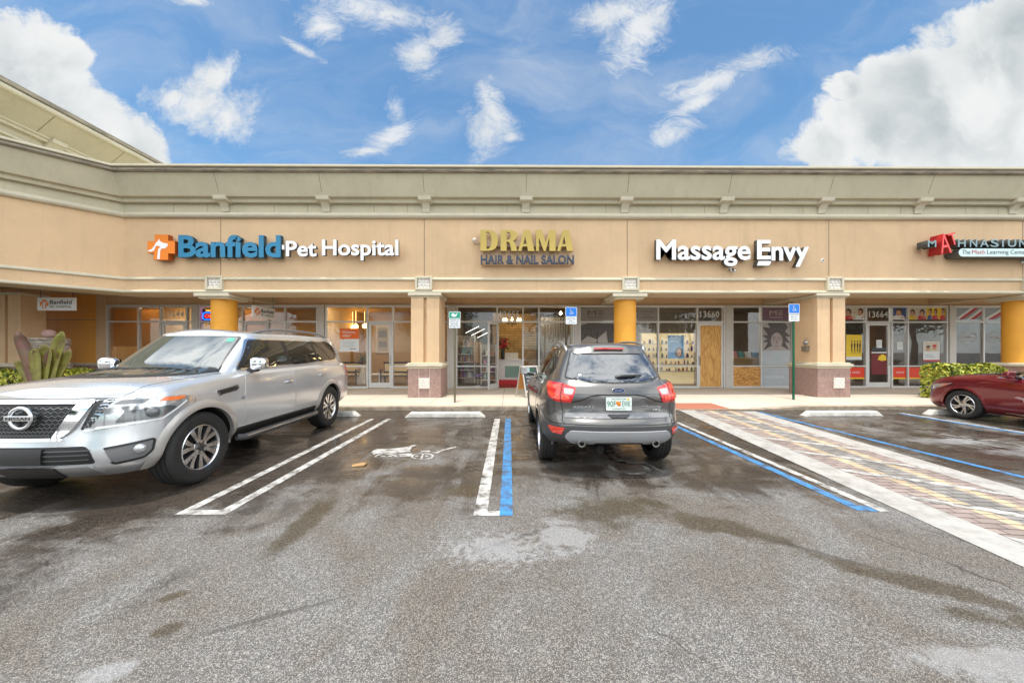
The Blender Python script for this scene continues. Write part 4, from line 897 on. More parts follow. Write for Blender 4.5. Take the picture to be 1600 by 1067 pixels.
def post_sign(label, px, ybase, ptop, pmid, pbot, mpost, plate, lines, Y=None, lean=0.0):
    Yb = (CAM_H - ZS) * FPX / (ybase - HOR) if Y is None else Y
    x = fx(px, Yb); t = thing('parking_sign', label, 'parking sign', (x, Yb, ZS))
    zt, zm, zb = (fz(v, Yb, px) - ZS for v in (ptop, pmid, pbot))
    b = MB(); b.box(-0.026, 0.026, 0.0, 0.008, 0, zt - 0.02); b.box(-0.026, -0.02, 0.0, 0.034, 0, zt - 0.02); b.box(0.02, 0.026, 0.0, 0.034, 0, zt - 0.02); b.build('post', mpost, t)
    w = 0.165
    b = MB(); b.plate(rr(-w, w, zm, zt, 0.025), -0.008, 0.006); up = b.build('upper_plate', 'sign_white', t)
    b = MB(); b.plate(rr(-w + .012, w - .012, zm + .008, zt - .012, 0.02), -0.010, 0.0018); b.build('coloured_field', plate, up)
    b = MB(); cz = (zm + zt) / 2; s = (zt - zm) * 0.40
    if plate == 'blue_plate':
        for p in wc_polys(): b.plate([(a * s - 0.01, cz + c * s - 0.02) for a, c in p], -0.0125, 0.002)
        b.build('wheelchair_symbol', 'sign_white', up)
    else:
        b.plate([(-.09, cz + .02), (-.06, cz + .055), (-.02, cz + .045), (.0, cz + .02), (.03, cz + .015), (.06, cz + .05), (.10, cz + .055), (.07, cz + .03), (.05, cz - .03), (.03, cz - .05), (.01, cz - .04), (-.02, cz - .055), (-.07, cz - .045), (-.095, cz - .01)], -0.0125, 0.002); b.build('stork_symbol', 'sign_white', up)
    b = MB(); b.plate(rr(-w + .008, w - .008, zb, zm - .004, 0.012), -0.008, 0.006); lo = b.build('lower_plate', 'sign_white', t)
    n = len(lines); h = (zm - zb - .03) / n
    for i, (s_, wd) in enumerate(lines):
        z1 = zm - .018 - i * h
        text('lettering', s_, -wd * w, wd * w, z1 - h * 0.62, z1, -0.0085, 0, 'ink', lo, 0.01)
    b = MB()
    for z in (zt - .04, zb + .03): b.lathe([(0.0, 0.008), (0.008, 0.006), (0.009, 0)], 10, 0, (0, -0.0105, z), (0, -1, 0))
    b.build('bolt', 'steel', t)
    return t
post_sign('green topped parking sign on a thin post before the left pillar', 710.5, 629, 487, 497.5, 512.5, 'sign_post', 'green_plate', [('RESERVED FOR', .8), ('EXPECTANT', .75), ('MOTHERS', .6), ('PARKING ONLY', .8)])
post_sign('blue wheelchair parking sign standing behind the grey hatchback', 892.5, 628, 480, 494.5, 506.5, 'sign_post', 'blue_plate', [('PARKING BY', .7), ('DISABLED PERMIT', .82), ('ONLY', .4), ('$250 FINE', .7)])
post_sign('blue wheelchair parking sign on a dark green post by the crossing', 1240.5, 625, 475, 489.5, 502, 'green_post', 'blue_plate', [('PARKING BY DISABLED', .8), ('PERMIT ONLY', .6), ('$250 FINE', .6)], Y=None)

# ================================================================== WHEEL STOPS
M['stop'] = mat('pale_concrete_stop', (0.56, 0.54, 0.50), 0.8, var=0.35, vscale=6, bump=0.2)
def wheel_stop(x, y, label, L=1.9):
    b = MB(); pr = [(-0.10, 0.0), (0.10, 0.0), (0.085, 0.085), (0.06, 0.115), (-0.06, 0.115), (-0.085, 0.085)]; h = L / 2
    pts = [(-h, 1.0, 0.0), (-h + 0.03, 1.0, 0.25), (-h + 0.13, 1.0, 1.0), (h - 0.13, 1.0, 1.0), (h - 0.03, 1.0, 0.25), (h, 1.0, 0.0)]
    n = len(pr)
    for px, sy, s2_ in pts: b.v += [(px, a, c * s2_) for a, c in pr]
    for i in range(len(pts) - 1):
        for k in range(n): k2 = (k + 1) % n; b.f.append([i * n + k, i * n + k2, (i + 1) * n + k2, (i + 1) * n + k]); b.m.append(0)
    b.f.append(list(range(n))); b.m.append(0); b.f.append([(len(pts) - 1) * n + k for k in reversed(range(n))]); b.m.append(0)
    o = b.build('wheel_stop', 'stop'); o.location = (x, y, 0.002); bv = o.modifiers.new('bevel', 'BEVEL'); bv.width = 0.012; bv.segments = 2
    tag(o, label, 'wheel stop', 'concrete wheel stops')
wheel_stop(-1.52, 8.32, 'pale wheel stop at the head of the empty bay before the left pillar')
wheel_stop(-4.55, 8.42, 'pale wheel stop behind the silver vehicle')
wheel_stop(8.05, 8.40, 'pale wheel stop between the crossing and the red car')
wheel_stop(11.25, 8.55, 'pale wheel stop under the nose of the red car')

# ================================================================== A-BOARD
M['chalk'] = mat('chalkboard', (0.035, 0.045, 0.05), 0.7, var=0.5, vscale=5); M['aframe'] = mat('grey_wood_frame', (0.50, 0.47, 0.43), 0.6); M['ply_orange'] = mat('orange_plywood', (0.62, 0.31, 0.08), 0.6, var=0.2, vscale=8)
M['chalk_ink'] = mat('chalk', (0.55, 0.58, 0.62), 0.9)
ab = thing('sandwich_board', 'chalkboard sandwich board standing open by the salon door', 'sandwich board', (fx(826, 11.25), 11.25, ZS), R(32))
for f in (1, -1):
    lean = math.atan2(0.27, 1.0); w, h = 0.31, 1.02
    T = Matrix.Rotation(0 if f == 1 else R(180), 4, 'Z') @ Matrix.Translation((0, -0.30, 0)) @ Matrix.Rotation(-lean, 4, 'X')
    tr = lambda b, T=T: setattr(b, 'v', [tuple(T @ Vector(p)) for p in b.v]) or b
    b = MB(); b.box(-w, -w + .045, -.012, .012, 0, h); b.box(w - .045, w, -.012, .012, 0, h); b.box(-w + .045, w - .045, -.012, .012, h - .05, h); b.box(-w + .045, w - .045, -.012, .012, .18, .23)
    fr = tr(b).build('frame', 'aframe', ab, bevel=0.004)
    b = MB(); b.box(-w + .045, w - .045, -.006, .001, .23, h - .05); bd = tr(b).build('board', 'chalk', fr)
    b = MB(); b.box(-w + .045, w - .045, .0015, .007, .23, h - .05); tr(b).build('back_panel', 'ply_orange', fr)
    if f == 1:
        for i, (s_, a) in enumerate([('WALK INS', .2), ('WELCOME', .2), ('HAIRCUTS', .18), ('COLOR & NAILS', .22), ('WAXING', .16)]):
            z1 = h - .22 - i * .115
            text('lettering', s_, -a, a, z1 - .06, z1, 0, 0, 'chalk_ink', bd, place=lambda u, v, d, T=T: tuple(T @ Vector((u, -.0085, v))))
        b = MB(); b.plate(ellipse(0.0, h - .13, .16, .055, 20), -.0085, .001); tr(b).build('green_motif', mat('green_chalk', (0.02, 0.10, 0.05), 0.8), bd)
# hose valve on pillar
vb = thing('valve_box', 'grey brown valve box with a bell on the left face of the right pillar', 'valve box', (9.825, 11.45, 1.72))
b = MB(); b.box(-0.10, 0.0, -0.11, 0.11, -0.17, 0.0); b.build('box', mat('brown_grey_paint', (0.20, 0.16, 0.12), 0.6), vb, bevel=0.01)
b = MB(); b.lathe([(0.0, 0.10), (0.05, 0.09), (0.075, 0.05), (0.08, 0.0)], 18, 0, (-0.0, 0, 0.12), (-1, 0, 0)); b.build('bell', 'steel', vb, 40)
b = MB(); b.box(-0.03, 0.0, -0.07, 0.07, 0.0, 0.26); b.build('back_plate', 'raceway', vb)

# ================================================================== PLANTS
def leafy(bm_pts, size, nm, rnd, flat_=0.35):
    b = MB()
    for (p, nrm) in bm_pts:
        n = (Vector(nrm) + Vector((rnd.uniform(-1, 1), rnd.uniform(-1, 1), rnd.uniform(-.6, 1))) * 0.8).normalized()
        t = n.orthogonal().normalized(); t.rotate(Matrix.Rotation(rnd.uniform(0, 6.28), 3, n)); c = n.cross(t); s = size * rnd.uniform(0.6, 1.3); P = Vector(p)
        b.add([P - t * s, P - t * s * .15 + c * s * .42 + n * s * .1, P + t * s, P - t * s * .15 - c * s * .42 + n * s * .1], [(0, 1, 2, 3)], rnd.choice(nm))
    return b
M['leaf_a'] = mat('leaf_yellow_green', (0.52, 0.50, 0.06), 0.5); M['leaf_b'] = mat('leaf_lime', (0.30, 0.36, 0.04), 0.5); M['leaf_c'] = mat('leaf_green', (0.085, 0.15, 0.02), 0.5); M['leaf_d'] = mat('leaf_dark', (0.03, 0.06, 0.012), 0.6); M['twig'] = mat('twig', (0.10, 0.07, 0.04), 0.8)
def hedge(x0, x1, y0, y1, z0, z1, label, seed, n):
    rnd = random.Random(seed); pts = []
    sx_, sy_, sz_ = x1 - x0, y1 - y0, z1 - z0
    for i in range(n):
        f = rnd.random(); d = abs(rnd.gauss(0, 0.06)) - 0.02
        if f < 0.42: p = (rnd.uniform(x0, x1), rnd.uniform(y0, y1), z1 - d); nn = (0, 0, 1)
        elif f < 0.75: p = (rnd.uniform(x0, x1), y0 + d, z0 + sz_ * rnd.random() ** .8); nn = (0, -1, 0.2)
        elif f < 0.87: p = (x0 + d, rnd.uniform(y0, y1), z0 + sz_ * rnd.random()); nn = (-1, 0, .2)
        else: p = (x1 - d, rnd.uniform(y0, y1), z0 + sz_ * rnd.random()); nn = (1, 0, .2)
        bump = 0.05 * math.sin(p[0] * 5.1 + seed) * math.sin(p[1] * 6 + 1) + 0.04 * math.sin(p[0] * 13)
        pts.append(((p[0], p[1] + bump * .6, p[2] + (bump if p[2] > z0 + .3 * sz_ else 0) - 0.08 * max(0, abs((p[0] - (x0 + x1) / 2) / sx_ * 2) - .7)), nn))
    t = thing('hedge', label, 'hedge', (0, 0, 0))
    leafy(pts, 0.060, [0, 0, 0, 0, 1, 1, 2, 3], rnd).build('foliage', ['leaf_a', 'leaf_b', 'leaf_c', 'leaf_d'], t)
    b = MB()
    for i in range(60):
        px, py = rnd.uniform(x0 + .08, x1 - .08), rnd.uniform(y0 + .1, y1 - .1)
        b.tube([(px, py, z0), (px + rnd.uniform(-.1, .1), py + rnd.uniform(-.1, .1), z0 + sz_ * .5), (px + rnd.uniform(-.2, .2), py + rnd.uniform(-.2, .2), z1 - .08)], [.012, .008, .004], 5)
    b.build('stems', 'twig', t)
    inner = leafy([((rnd.uniform(x0 + .08, x1 - .08), rnd.uniform(y0 + .08, y1 - .08), rnd.uniform(z0, z1 - .1)), (0, 0, 1)) for i in range(n // 4)], 0.06, [0, 1], rnd); inner.build('inner_foliage', ['leaf_c', 'leaf_d'], t)
hedge(13.05, 14.85, 10.35, 11.0, ZS, 1.10, 'clipped yellow green hedge beside the red car', 3, 6500)
hedge(-15.6, -12.6, 9.9, 10.9, ZS, 0.98, 'clipped yellow green hedge below the tan corner pier', 5, 4500)
bro = thing('bromeliad', 'giant bromeliad with broad purple and olive leaves', 'plant', (fx(72, 9.6), 9.55, ZS))
def leafmat():
    m = bpy.data.materials.new('bromeliad_leaf'); m.use_nodes = True; N, L = nt(m); b = N['Principled BSDF']; tc = N.new('ShaderNodeTexCoord')
    mp = N.new('ShaderNodeMapping'); mp.inputs['Scale'].default_value = (1, 1, 0.25); L.new(tc.outputs['Object'], mp.inputs[0])
    n = N.new('ShaderNodeTexNoise'); n.inputs['Scale'].default_value = 4; n.inputs['Detail'].default_value = 5; L.new(mp.outputs[0], n.inputs['Vector'])
    r = N.new('ShaderNodeValToRGB'); r.color_ramp.elements[0].position = 0.38; r.color_ramp.elements[0].color = (0.20, 0.055, 0.05, 1); r.color_ramp.elements[1].position = 0.6; r.color_ramp.elements[1].color = (0.24, 0.24, 0.035, 1)
    L.new(n.outputs['Fac'], r.inputs[0]); L.new(r.outputs[0], b.inputs['Base Color']); b.inputs['Roughness'].default_value = 0.4; return m
M['bro'] = leafmat(); M['bro_p'] = mat('purple_leaf', (0.17, 0.055, 0.055), 0.4, var=0.4, vscale=6, col2=(0.12, 0.10, 0.04)); M['bro_g'] = mat('olive_leaf', (0.23, 0.24, 0.035), 0.4, var=0.4, vscale=5, col2=(0.13, 0.08, 0.03))
for (dx, dy, h, w, lean, m) in [(-.42, -.05, 2.16, .15, -.42, 'bro_p'), (-.22, -.2, 1.66, .11, -.12, 'bro_g'), (.0, -.28, 1.78, .17, .0, 'bro_g'), (.28, -.1, 2.16, .13, .30, 'bro_g'), (.50, -.15, 1.62, .12, .34, 'bro_g'), (.42, .15, 1.66, .11, .40, 'bro'), (-.16, .2, 1.60, .13, -.2, 'bro_g'), (-.5, .1, 1.3, .12, -.4, 'bro_g'), (.15, .25, 1.66, .13, .1, 'bro_p')]:
    b = MB(); n = 12
    for i in range(n + 1):
        s = i / n; ww = w * (0.75 + .9 * s) * (1 if s < .72 else math.sqrt(max(0, 1 - ((s - .72) / .285) ** 2))); x = dx * .35 + lean * s ** 1.4 + dx * .3 * s; y = dy * .4 - dy * s * .4; z = h * (s - 0.08 * s ** 3)
        b.v += [(x - ww, y - .0, z), (x - ww * .5, y + ww * .35, z), (x, y + ww * .45, z), (x + ww * .5, y + ww * .35, z), (x + ww, y, z)]
    for i in range(n):
        for k in range(4): b.f.append([i * 5 + k, i * 5 + k + 1, i * 5 + 6 + k, i * 5 + 5 + k]); b.m.append(0)
    o = b.build('leaf', m, bro, 180); sm = o.modifiers.new('thick', 'SOLIDIFY'); sm.thickness = 0.008
st = thing('stone_fountain', 'stacked slate column topped by a round pink stone', 'fountain', (fx(80, 11.0), 10.95, ZS))
rnd = random.Random(4); M['slate_a'] = mat('stacked_stone', (0.40, 0.35, 0.29), 0.85, var=0.4, vscale=8, bump=0.3); M['pink_rock'] = mat('pink_round_stone', (0.52, 0.33, 0.30), 0.7, var=0.3, vscale=6)
b = MB(); z = 0
while z < 1.80:
    h = rnd.uniform(.05, .10); r0 = 0.30 + .16 * math.sin(min(1, z / 1.6) * 2.2); m = 10; ph = rnd.random() * 6
    ring_ = [(r0 * rnd.uniform(.88, 1.08) * math.cos(ph + k / m * 6.283), r0 * rnd.uniform(.88, 1.08) * math.sin(ph + k / m * 6.283)) for k in range(m)]
    b.prism([(x, y, z) for x, y in reversed(ring_)], [(x, y, z + h - .008) for x, y in reversed(ring_)]); z += h
b.build('stacked_stones', 'slate_a', st, bevel=0.012)
b = MB(); b.lathe([(0.0, 0.27), (.07, .26), (.13, .21), (.155, .13), (.12, .04), (.0, 0)], 24, 0, (0, 0, z - 0.01), (0, 0, 1)); b.build('round_stone', 'pink_rock', st, 60)

# ================================================================== WINDOW GRAPHICS (flat posters and lettering fixed to the panes)
for px0, px1, s_ in ((258, 288, '13644'), (781.5, 811.5, '13656'), (1094, 1123.5, '13660'), (1357.5, 1387, '13664')):
    o = text('address_number', s_, fx(px0, YS), fx(px1, YS), fz(496, YS, px0), fz(486, YS, px0), YS - 0.009, 0, mat('number_white', (0.66, 0.66, 0.63), 0.5), bld, 0.012, spacing=1.1); o.location = (0, -YW, 0)
YP = YS - 0.012
def poster(label, px0, px1, py0, py1, base, Y=YP, cat='window poster', name='window_poster'):
    x0, x1, z0, z1 = fx(px0, Y), fx(px1, Y), fz(py1, Y, px0), fz(py0, Y, px0)
    t = thing(name, label, cat, ((x0 + x1) / 2, Y, z0)); W, H = x1 - x0, z1 - z0
    b = MB(); b.box(-W / 2, W / 2, -0.0015, 0.0015, 0, H); b.build('sheet', base, t)
    L_ = [1]
    def shape(pts, m, nm='printed_shape'):
        L_[0] += 1; q = MB(); q.plate([((u - .5) * W, v * H) for u, v in pts], -0.0015 - 0.0006 * L_[0], 0.0005); return q.build(nm, m, t)
    def word(s_, u0, u1, v0, v1, m, bold=0.0):
        L_[0] += 1; return text('lettering', s_, (u0 - .5) * W, (u1 - .5) * W, v0 * H, v1 * H, -0.0015 - 0.0006 * L_[0], 0, m, t, bold)
    t['_'] = 0; del t['_']
    return t, shape, word
def C(name, *c): return mat(name, c, 0.5)
box4 = lambda a, b_, c, d: [(a, c), (b_, c), (b_, d), (a, d)]
M['p_orange'] = C('poster_orange', .78, .14, .012); M['p_white'] = C('poster_white', .72, .74, .74); M['p_text'] = C('poster_pale_blue', .42, .50, .52)
t, sh, wd = poster('orange and white welcome poster on the pet hospital pane', 531, 561, 513, 549, 'p_white')
sh([(0, .54), (.12, .54), (.17, .49), (.22, .54), (1, .54), (1, 1), (0, 1)], 'p_orange'); wd('Welcome,', .12, .82, .77, .89, 'p_white', .01); wd('visitor!', .12, .55, .63, .75, 'p_white', .01)
for i, w in enumerate((.6, .62, .6, .64, .55)): sh(box4(.16, .16 + w, .40 - i * .055, .415 - i * .055), 'p_text')
sh(box4(.5, .85, .09, .125), C('poster_ink', .2, .22, .24))
M['g_paper'] = mat('grey_photo_paper', (.42, .39, .37), .5, var=.25, vscale=1.6); M['g_hair'] = mat('dark_hair_print', (.10, .085, .08), .5, var=.4, vscale=12); M['g_skin'] = mat('warm_grey_skin_print', (.40, .34, .32), .5, var=.15, vscale=5); M['g_skin2'] = C('grey_skin_shadow_print', .27, .22, .21); M['frost'] = mat('frosted_film', (.46, .50, .53), .4, var=.08); M['mauve'] = C('mauve_film', .185, .10, .135); M['taupe'] = C('taupe_film', .27, .245, .22); M['brown_ink'] = C('brown_ink', .13, .075, .06); M['pale_ink'] = C('pale_ink', .50, .44, .42)
def melogo(wd, sh, m, c=.5):
    wd('M', c - .22, c + .02, .42, .82, m, .0)
    for i in range(3): sh(box4(c + .07, c + .22, .44 + i * .155, .50 + i * .155), m)
    sh(box4(c - .22, c + .22, .22, .27), m)
t, sh, wd = poster('taupe film with a brown monogram above the shampoo picture', 907, 963, 481.5, 500.5, 'taupe'); melogo(wd, sh, 'brown_ink', .42)
t, sh, wd = poster('grey picture of wet hair beside the right orange column', 907, 963, 505, 571, 'g_paper')
sh([(0, .95), (.2, 1), (.75, 1), (.7, .8), (.45, .62), (.2, .7), (0, .55)], 'g_hair'); sh([(.7, .9), (.8, .35), (.9, .35), (.95, .8), (1, .8), (1, 1), (.75, 1)], 'g_hair'); sh(ellipse(.4, .4, .24, .16, 20), 'g_skin'); sh([(.15, .35), (.4, .22), (.7, .3), (.6, .12), (.1, .12)], 'p_white')
t, sh, wd = poster('taupe film with small brown words right of the orange column', 995.5, 1027, 481.5, 500.5, 'taupe'); wd('CHANGE', .2, .8, .62, .8, 'brown_ink'); wd('YOUR', .33, .67, .38, .54, 'brown_ink'); sh(box4(.25, .78, .2, .26), 'brown_ink')
t, sh, wd = poster('mauve film with a pale monogram above the face picture', 1189.5, 1235.5, 481.5, 500.5, 'mauve'); melogo(wd, sh, 'pale_ink', .5)
t, sh, wd = poster('grey picture of a resting face with spread hair', 1189.5, 1235.5, 504.5, 570.5, 'g_paper')
sh([(.04, .55), (.2, .62), (.02, .7), (.22, .72), (.04, .9), (.3, .88), (.2, 1), (.8, 1), (.9, .9), (.8, .8), (1, .68), (.82, .68), (.98, .52), (.8, .55), (.94, .36), (.72, .44), (.3, .44), (.06, .34), (.22, .54)], 'g_hair')
sh(ellipse(.52, .57, .2, .2, 28), 'g_skin'); sh([(.34, .5), (.4, .36), (.64, .36), (.7, .5)], 'g_skin')
for a in (.43, .60): sh(ellipse(a, .60, .055, .012, 12), 'g_skin2'); sh(ellipse(a, .65, .065, .009, 12), 'g_hair')
sh([(.5, .6), (.54, .6), (.56, .51), (.48, .51)], 'g_skin2'); sh(ellipse(.52, .45, .07, .016, 14), 'g_skin2'); sh(box4(0, 1, 0, .345), 'frost'); sh(box4(.42, .7, .05, .28), M['taupe'] and 'p_text')
t, sh, wd = poster('frosted low pane film lettered massage', 1189.5, 1235.5, 573.5, 603, 'frost'); wd('MASSAGE', .12, .78, .42, .54, 'p_white')
t, sh, wd = poster('mauve film in the narrow pane behind the green post', 1237.5, 1281, 481.5, 500.5, 'mauve')
t, sh, wd = poster('grey hair picture half hidden by the right pillar', 1237.5, 1281, 504.5, 570.5, 'g_paper'); sh([(0, .6), (.12, .7), (.3, .62), (.4, .45), (.3, .4), (.15, .45), (.05, .4)], 'g_hair'); sh(box4(0, 1, 0, .34), 'frost')
t, sh, wd = poster('frosted low pane film lettered stretch', 1237.5, 1281, 573.5, 603, 'frost'); wd('STRETCH', .08, .8, .42, .54, 'p_white')
M['sky_blue'] = mat('pale_blue_poster', (.16, .38, .62), .5, var=.3, vscale=4)
t, sh, wd = poster('pale blue poster with a small portrait before the product shelves', 1043.5, 1069, 524, 560, 'sky_blue', YS + 0.03); wd('from $20', .14, .86, .84, .94, 'p_white'); wd('off facials', .14, .7, .72, .8, 'p_white'); sh(ellipse(.68, .27, .24, .22, 18), 'g_hair'); sh(ellipse(.68, .25, .15, .17, 18), C('skin_print', .48, .28, .18))
M['m_red'] = C('poster_red', .55, .03, .03); M['m_skin'] = mat('warm_skin_print', (.58, .32, .19), .5, var=.2, vscale=8); M['m_blue'] = C('poster_navy', .04, .09, .26); M['m_cream'] = mat('cream_print', (.66, .58, .45), .5, var=.3, vscale=9); M['m_hair'] = C('brown_hair_print', .06, .03, .02); M['m_yellow'] = C('poster_yellow', .80, .55, .02)
def kids(sh, seed, n):
    rn = random.Random(seed)
    for i in range(n):
        c = (i + .5) / n + rn.uniform(-.04, .04); v = rn.uniform(.48, .62)
        sh([(c - .48 / n, 0), (c + .48 / n, 0), (c + .36 / n, .32), (c, .42), (c - .36 / n, .32)], rn.choice(['m_red', 'm_red', 'p_white', 'm_yellow', 'm_blue'])); sh(ellipse(c + .02, v + .12, .27 / n, .27, 14), 'm_hair'); sh(ellipse(c, v, .2 / n, .24, 14), 'm_skin')
        sh([(c + .1 / n, .1), (c + .5 / n, .2), (c + .48 / n, .28), (c + .1 / n, .2)], 'm_skin')
for k, (a, c, n, base, lb) in enumerate([(1302, 1350.5, 3, 'm_cream', 'photo banner of children over the pane left of the tutoring door'), (1393.5, 1415.5, 1, 'm_blue', 'navy photo banner of one smiling child right of the tutoring door'), (1418.5, 1447.5, 2, 'm_cream', 'photo banner of two children in red above the wide tutoring pane'), (1447.8, 1477, 3, 'm_yellow', 'rightmost photo banner of three children above the wide tutoring pane')]):
    t, sh, wd = poster(lb, a, c, 480.8, 499.5, base); kids(sh, k + 2, n)
t, sh, wd = poster('yellow poster with dancing figures left of the tutoring door', 1322, 1346.5, 523, 562, 'm_yellow')
sh(box4(0, 1, 0, .12), 'p_white')
for c in (.36, .54, .72, .88): sh([(c - .07, .2), (c - .03, .42), (c - .06, .62), (c, .7), (c + .06, .62), (c + .03, .42), (c + .07, .2), (c, .38)], 'm_hair'); sh(ellipse(c, .74, .035, .04, 10), 'm_hair')
for a, c, s_, lb in ((1302, 1350.5, 'math skills', 'red low pane strip left of the tutoring door'), (1393.5, 1415.5, 'method', 'red low pane strip right of the tutoring door'), (1418.5, 1477, 'every child', 'wide red low pane strip behind the hedge')):
    t, sh, wd = poster(lb, a, c, 574, 592, 'red_strip' if 'red_strip' in M else M.setdefault('red_strip', C('red_strip', .74, .05, .015))); sh(box4(0, 1, 0, .12), 'm_yellow'); wd(s_, .3, .85, .5, .68, 'p_white')
t, sh, wd = poster('white poster with a family photo on the wide tutoring pane', 1442.5, 1468, 533.5, 564.5, 'p_white'); sh(box4(.05, .95, .5, .97), 'm_cream'); sh(ellipse(.3, .62, .13, .1, 12), 'm_skin'); sh(ellipse(.68, .66, .13, .1, 12), 'm_skin'); sh(ellipse(.3, .74, .12, .06, 12), 'm_hair'); sh(ellipse(.68, .78, .13, .07, 12), 'm_red'); sh(box4(0, 1, 0, .08), 'm_red'); sh(box4(.12, .55, .3, .34), 'p_text'); sh(box4(.12, .7, .2, .24), 'p_text')
t, sh, wd = poster('small white notice on the tutoring door', 1369.5, 1378, 531, 543.5, 'p_white', YS - .012, 'notice', 'notice'); [sh(box4(.15, .85, .75 - i * .15, .79 - i * .15), 'p_text') for i in range(4)]
t, sh, wd = poster('small white notice on the pane beside the tutoring door', 1401, 1410, 534, 546, 'p_white', YS - .012, 'notice', 'notice'); [sh(box4(.15, .85, .75 - i * .15, .79 - i * .15), 'p_text') for i in range(4)]
t, sh, wd = poster('dark red film with a yellow cap on the lower tutoring door', 1361.5, 1385.5, 553, 585, 'm_dkred' if 'm_dkred' in M else M.setdefault('m_dkred', C('dark_red_film', .16, .01, .015))); sh([(.4, .72), (.5, .9), (.75, 1), (.95, .9), (.98, .7), (.7, .66)], 'm_yellow'); sh(box4(0, 1, 1.04, 1.1), 'p_white'); sh(box4(0, .95, 1.16, 1.3), 'ink'); 
M['s_grey'] = C('barber_grey', .28, .32, .34); M['s_white'] = C('barber_white', .70, .70, .68); M['s_red'] = C('barber_red', .42, .02, .03)
for a, c, lb in ((1492, 1534, 'barber stripe film above the pane left of the far right column'), (1536.5, 1588, 'barber stripe film above the pane behind the far right column')):
    t, sh, wd = poster(lb, a, c, 480.5, 499, 's_grey')
    for i in range(-1, 3): u = i * .42; sh([(max(0, u), 0) if u >= 0 else (0, min(1, -u / .6)), (min(1, u + .16), 0), (min(1, u + .76), 1 if u + .76 <= 1 else (1 - u - .16) / .6), (min(1, max(0, u + .6)), min(1, (1 - u) / .6))] if u >= 0 and u < .84 else box4(0, .001, 0, .001), 's_white'); u2 = u + .14; sh([(min(1, u2), 0), (min(1, u2 + .16), 0), (min(1, u2 + .76), 1 if u2 + .76 <= 1 else (1 - min(1, u2 + .16)) / .6), (min(1, u2 + .6), min(1, (1 - u2) / .6))] if 0 <= u2 < .8 else box4(0, .001, 0, .001), 's_red')
for c, lb in ((1513, 'pale oval barber emblem on the pane left of the far right column'), (1557, 'pale oval barber emblem on the pane partly behind the far right column')):
    x, z = fx(c, YP), fz(527, YP, c); t = thing('window_emblem', lb, 'emblem', (x, YP, z)); b = MB()
    for p in ring2(0, 0, .38, .23, .05) + ring2(0, 0, .33, .19, .03): b.plate(p, 0, .001)
    b.build('oval', 'pale_ink', t); text('lettering', 'PRIMO', -.22, .22, -.05, .06, -.001, 0, 'pale_ink', t, .01)
# neon sign
ns = thing('neon_sign', 'lit blue and red neon open sign behind the left orange column', 'neon sign', (fx(331, YS + .12), YS + .12, fz(501, YS, 331)))
b = MB(); b.box(-.40, .40, .01, .03, 0, .46); b.build('backing', 'black', ns)
b = MB(); b.tube([(p, -.005, q) for p, q in rr(-.36, .36, .05, .33, .12, 6)] + [(.36, -.005, .21)], .02, 8); b.build('blue_tube', mat('neon_blue', (.02, .05, .4), emit=(.01, .10, 1), estr=4), ns)
text('red_tube', 'OPEN', -.27, .27, .12, .26, .0, .01, mat('neon_red', (.4, .02, .02), emit=(1, .03, .02), estr=4), ns, .01)
b = MB(); b.tube([(-.22, -.005, .41), (.22, -.005, .41)], .018, 8); b.build('amber_tube', mat('neon_amber', (.5, .2, .02), emit=(1, .35, .03), estr=3), ns)

# small scrap on the asphalt
sc_ = thing('cardboard_scrap', 'small tan cardboard scrap lying in the empty bay', 'scrap', (*gp(561, 727), 0.003), .3)
b = MB(); b.prism([(x, y, .012 + .01 * math.sin(9 * x)) for x, y in [(-.08, -.05), (.07, -.06), (.10, .03), (.02, .06), (-.09, .04)]], [(x, y, 0) for x, y in [(-.08, -.05), (.07, -.06), (.10, .03), (.02, .06), (-.09, .04)]]); b.build('sheet', mat('wet_cardboard', (.42, .25, .11), .7), sc_)
# ================================================================== VEHICLES: surface tools
def cat_rom(pts, n):
    """Centripetal-free Catmull-Rom through pts, n samples per span."""
    P = [Vector(p) for p in pts]; out = []
    for i in range(len(P) - 1):
        p0 = P[i - 1] if i else 2 * P[0] - P[1]; p1, p2 = P[i], P[i + 1]; p3 = P[i + 2] if i + 2 < len(P) else 2 * P[-1] - P[-2]
        for k in range(n):
            t = k / n
            out.append(0.5 * ((2 * p1) + (p2 - p0) * t + (2 * p0 - 5 * p1 + 4 * p2 - p3) * t * t + (3 * p1 - p0 - 3 * p2 + p3) * t ** 3))
    out.append(P[-1]); return out
def half_curve(pts, n):
    """Curve from the front centre to the rear centre of a plan outline, square to the centre line at both ends."""
    P = [(pts[1][0], -pts[1][1])] + list(pts) + [(pts[-2][0], -pts[-2][1])]
    return cat_rom(P, n)[n:-n]
class Interp:
    def __init__(s, tab):
        xs = [r[0] for r in tab]; cols = list(zip(*[r[1:] for r in tab])); s.xs = xs; s.cols = cols
    def __call__(s, x, k=0):
        xs, c = s.xs, s.cols[k]
        if x <= xs[0]: return c[0]
        if x >= xs[-1]: return c[-1]
        i = 0
        while xs[i + 1] < x: i += 1
        h = xs[i + 1] - xs[i]; t = (x - xs[i]) / h
        d = lambda j: (c[min(j + 1, len(c) - 1)] - c[max(j - 1, 0)]) / (xs[min(j + 1, len(c) - 1)] - xs[max(j - 1, 0)])
        m0, m1 = d(i) * h, d(i + 1) * h
        return (2 * t ** 3 - 3 * t * t + 1) * c[i] + (t ** 3 - 2 * t * t + t) * m0 + (-2 * t ** 3 + 3 * t * t) * c[i + 1] + (t ** 3 - t * t) * m1
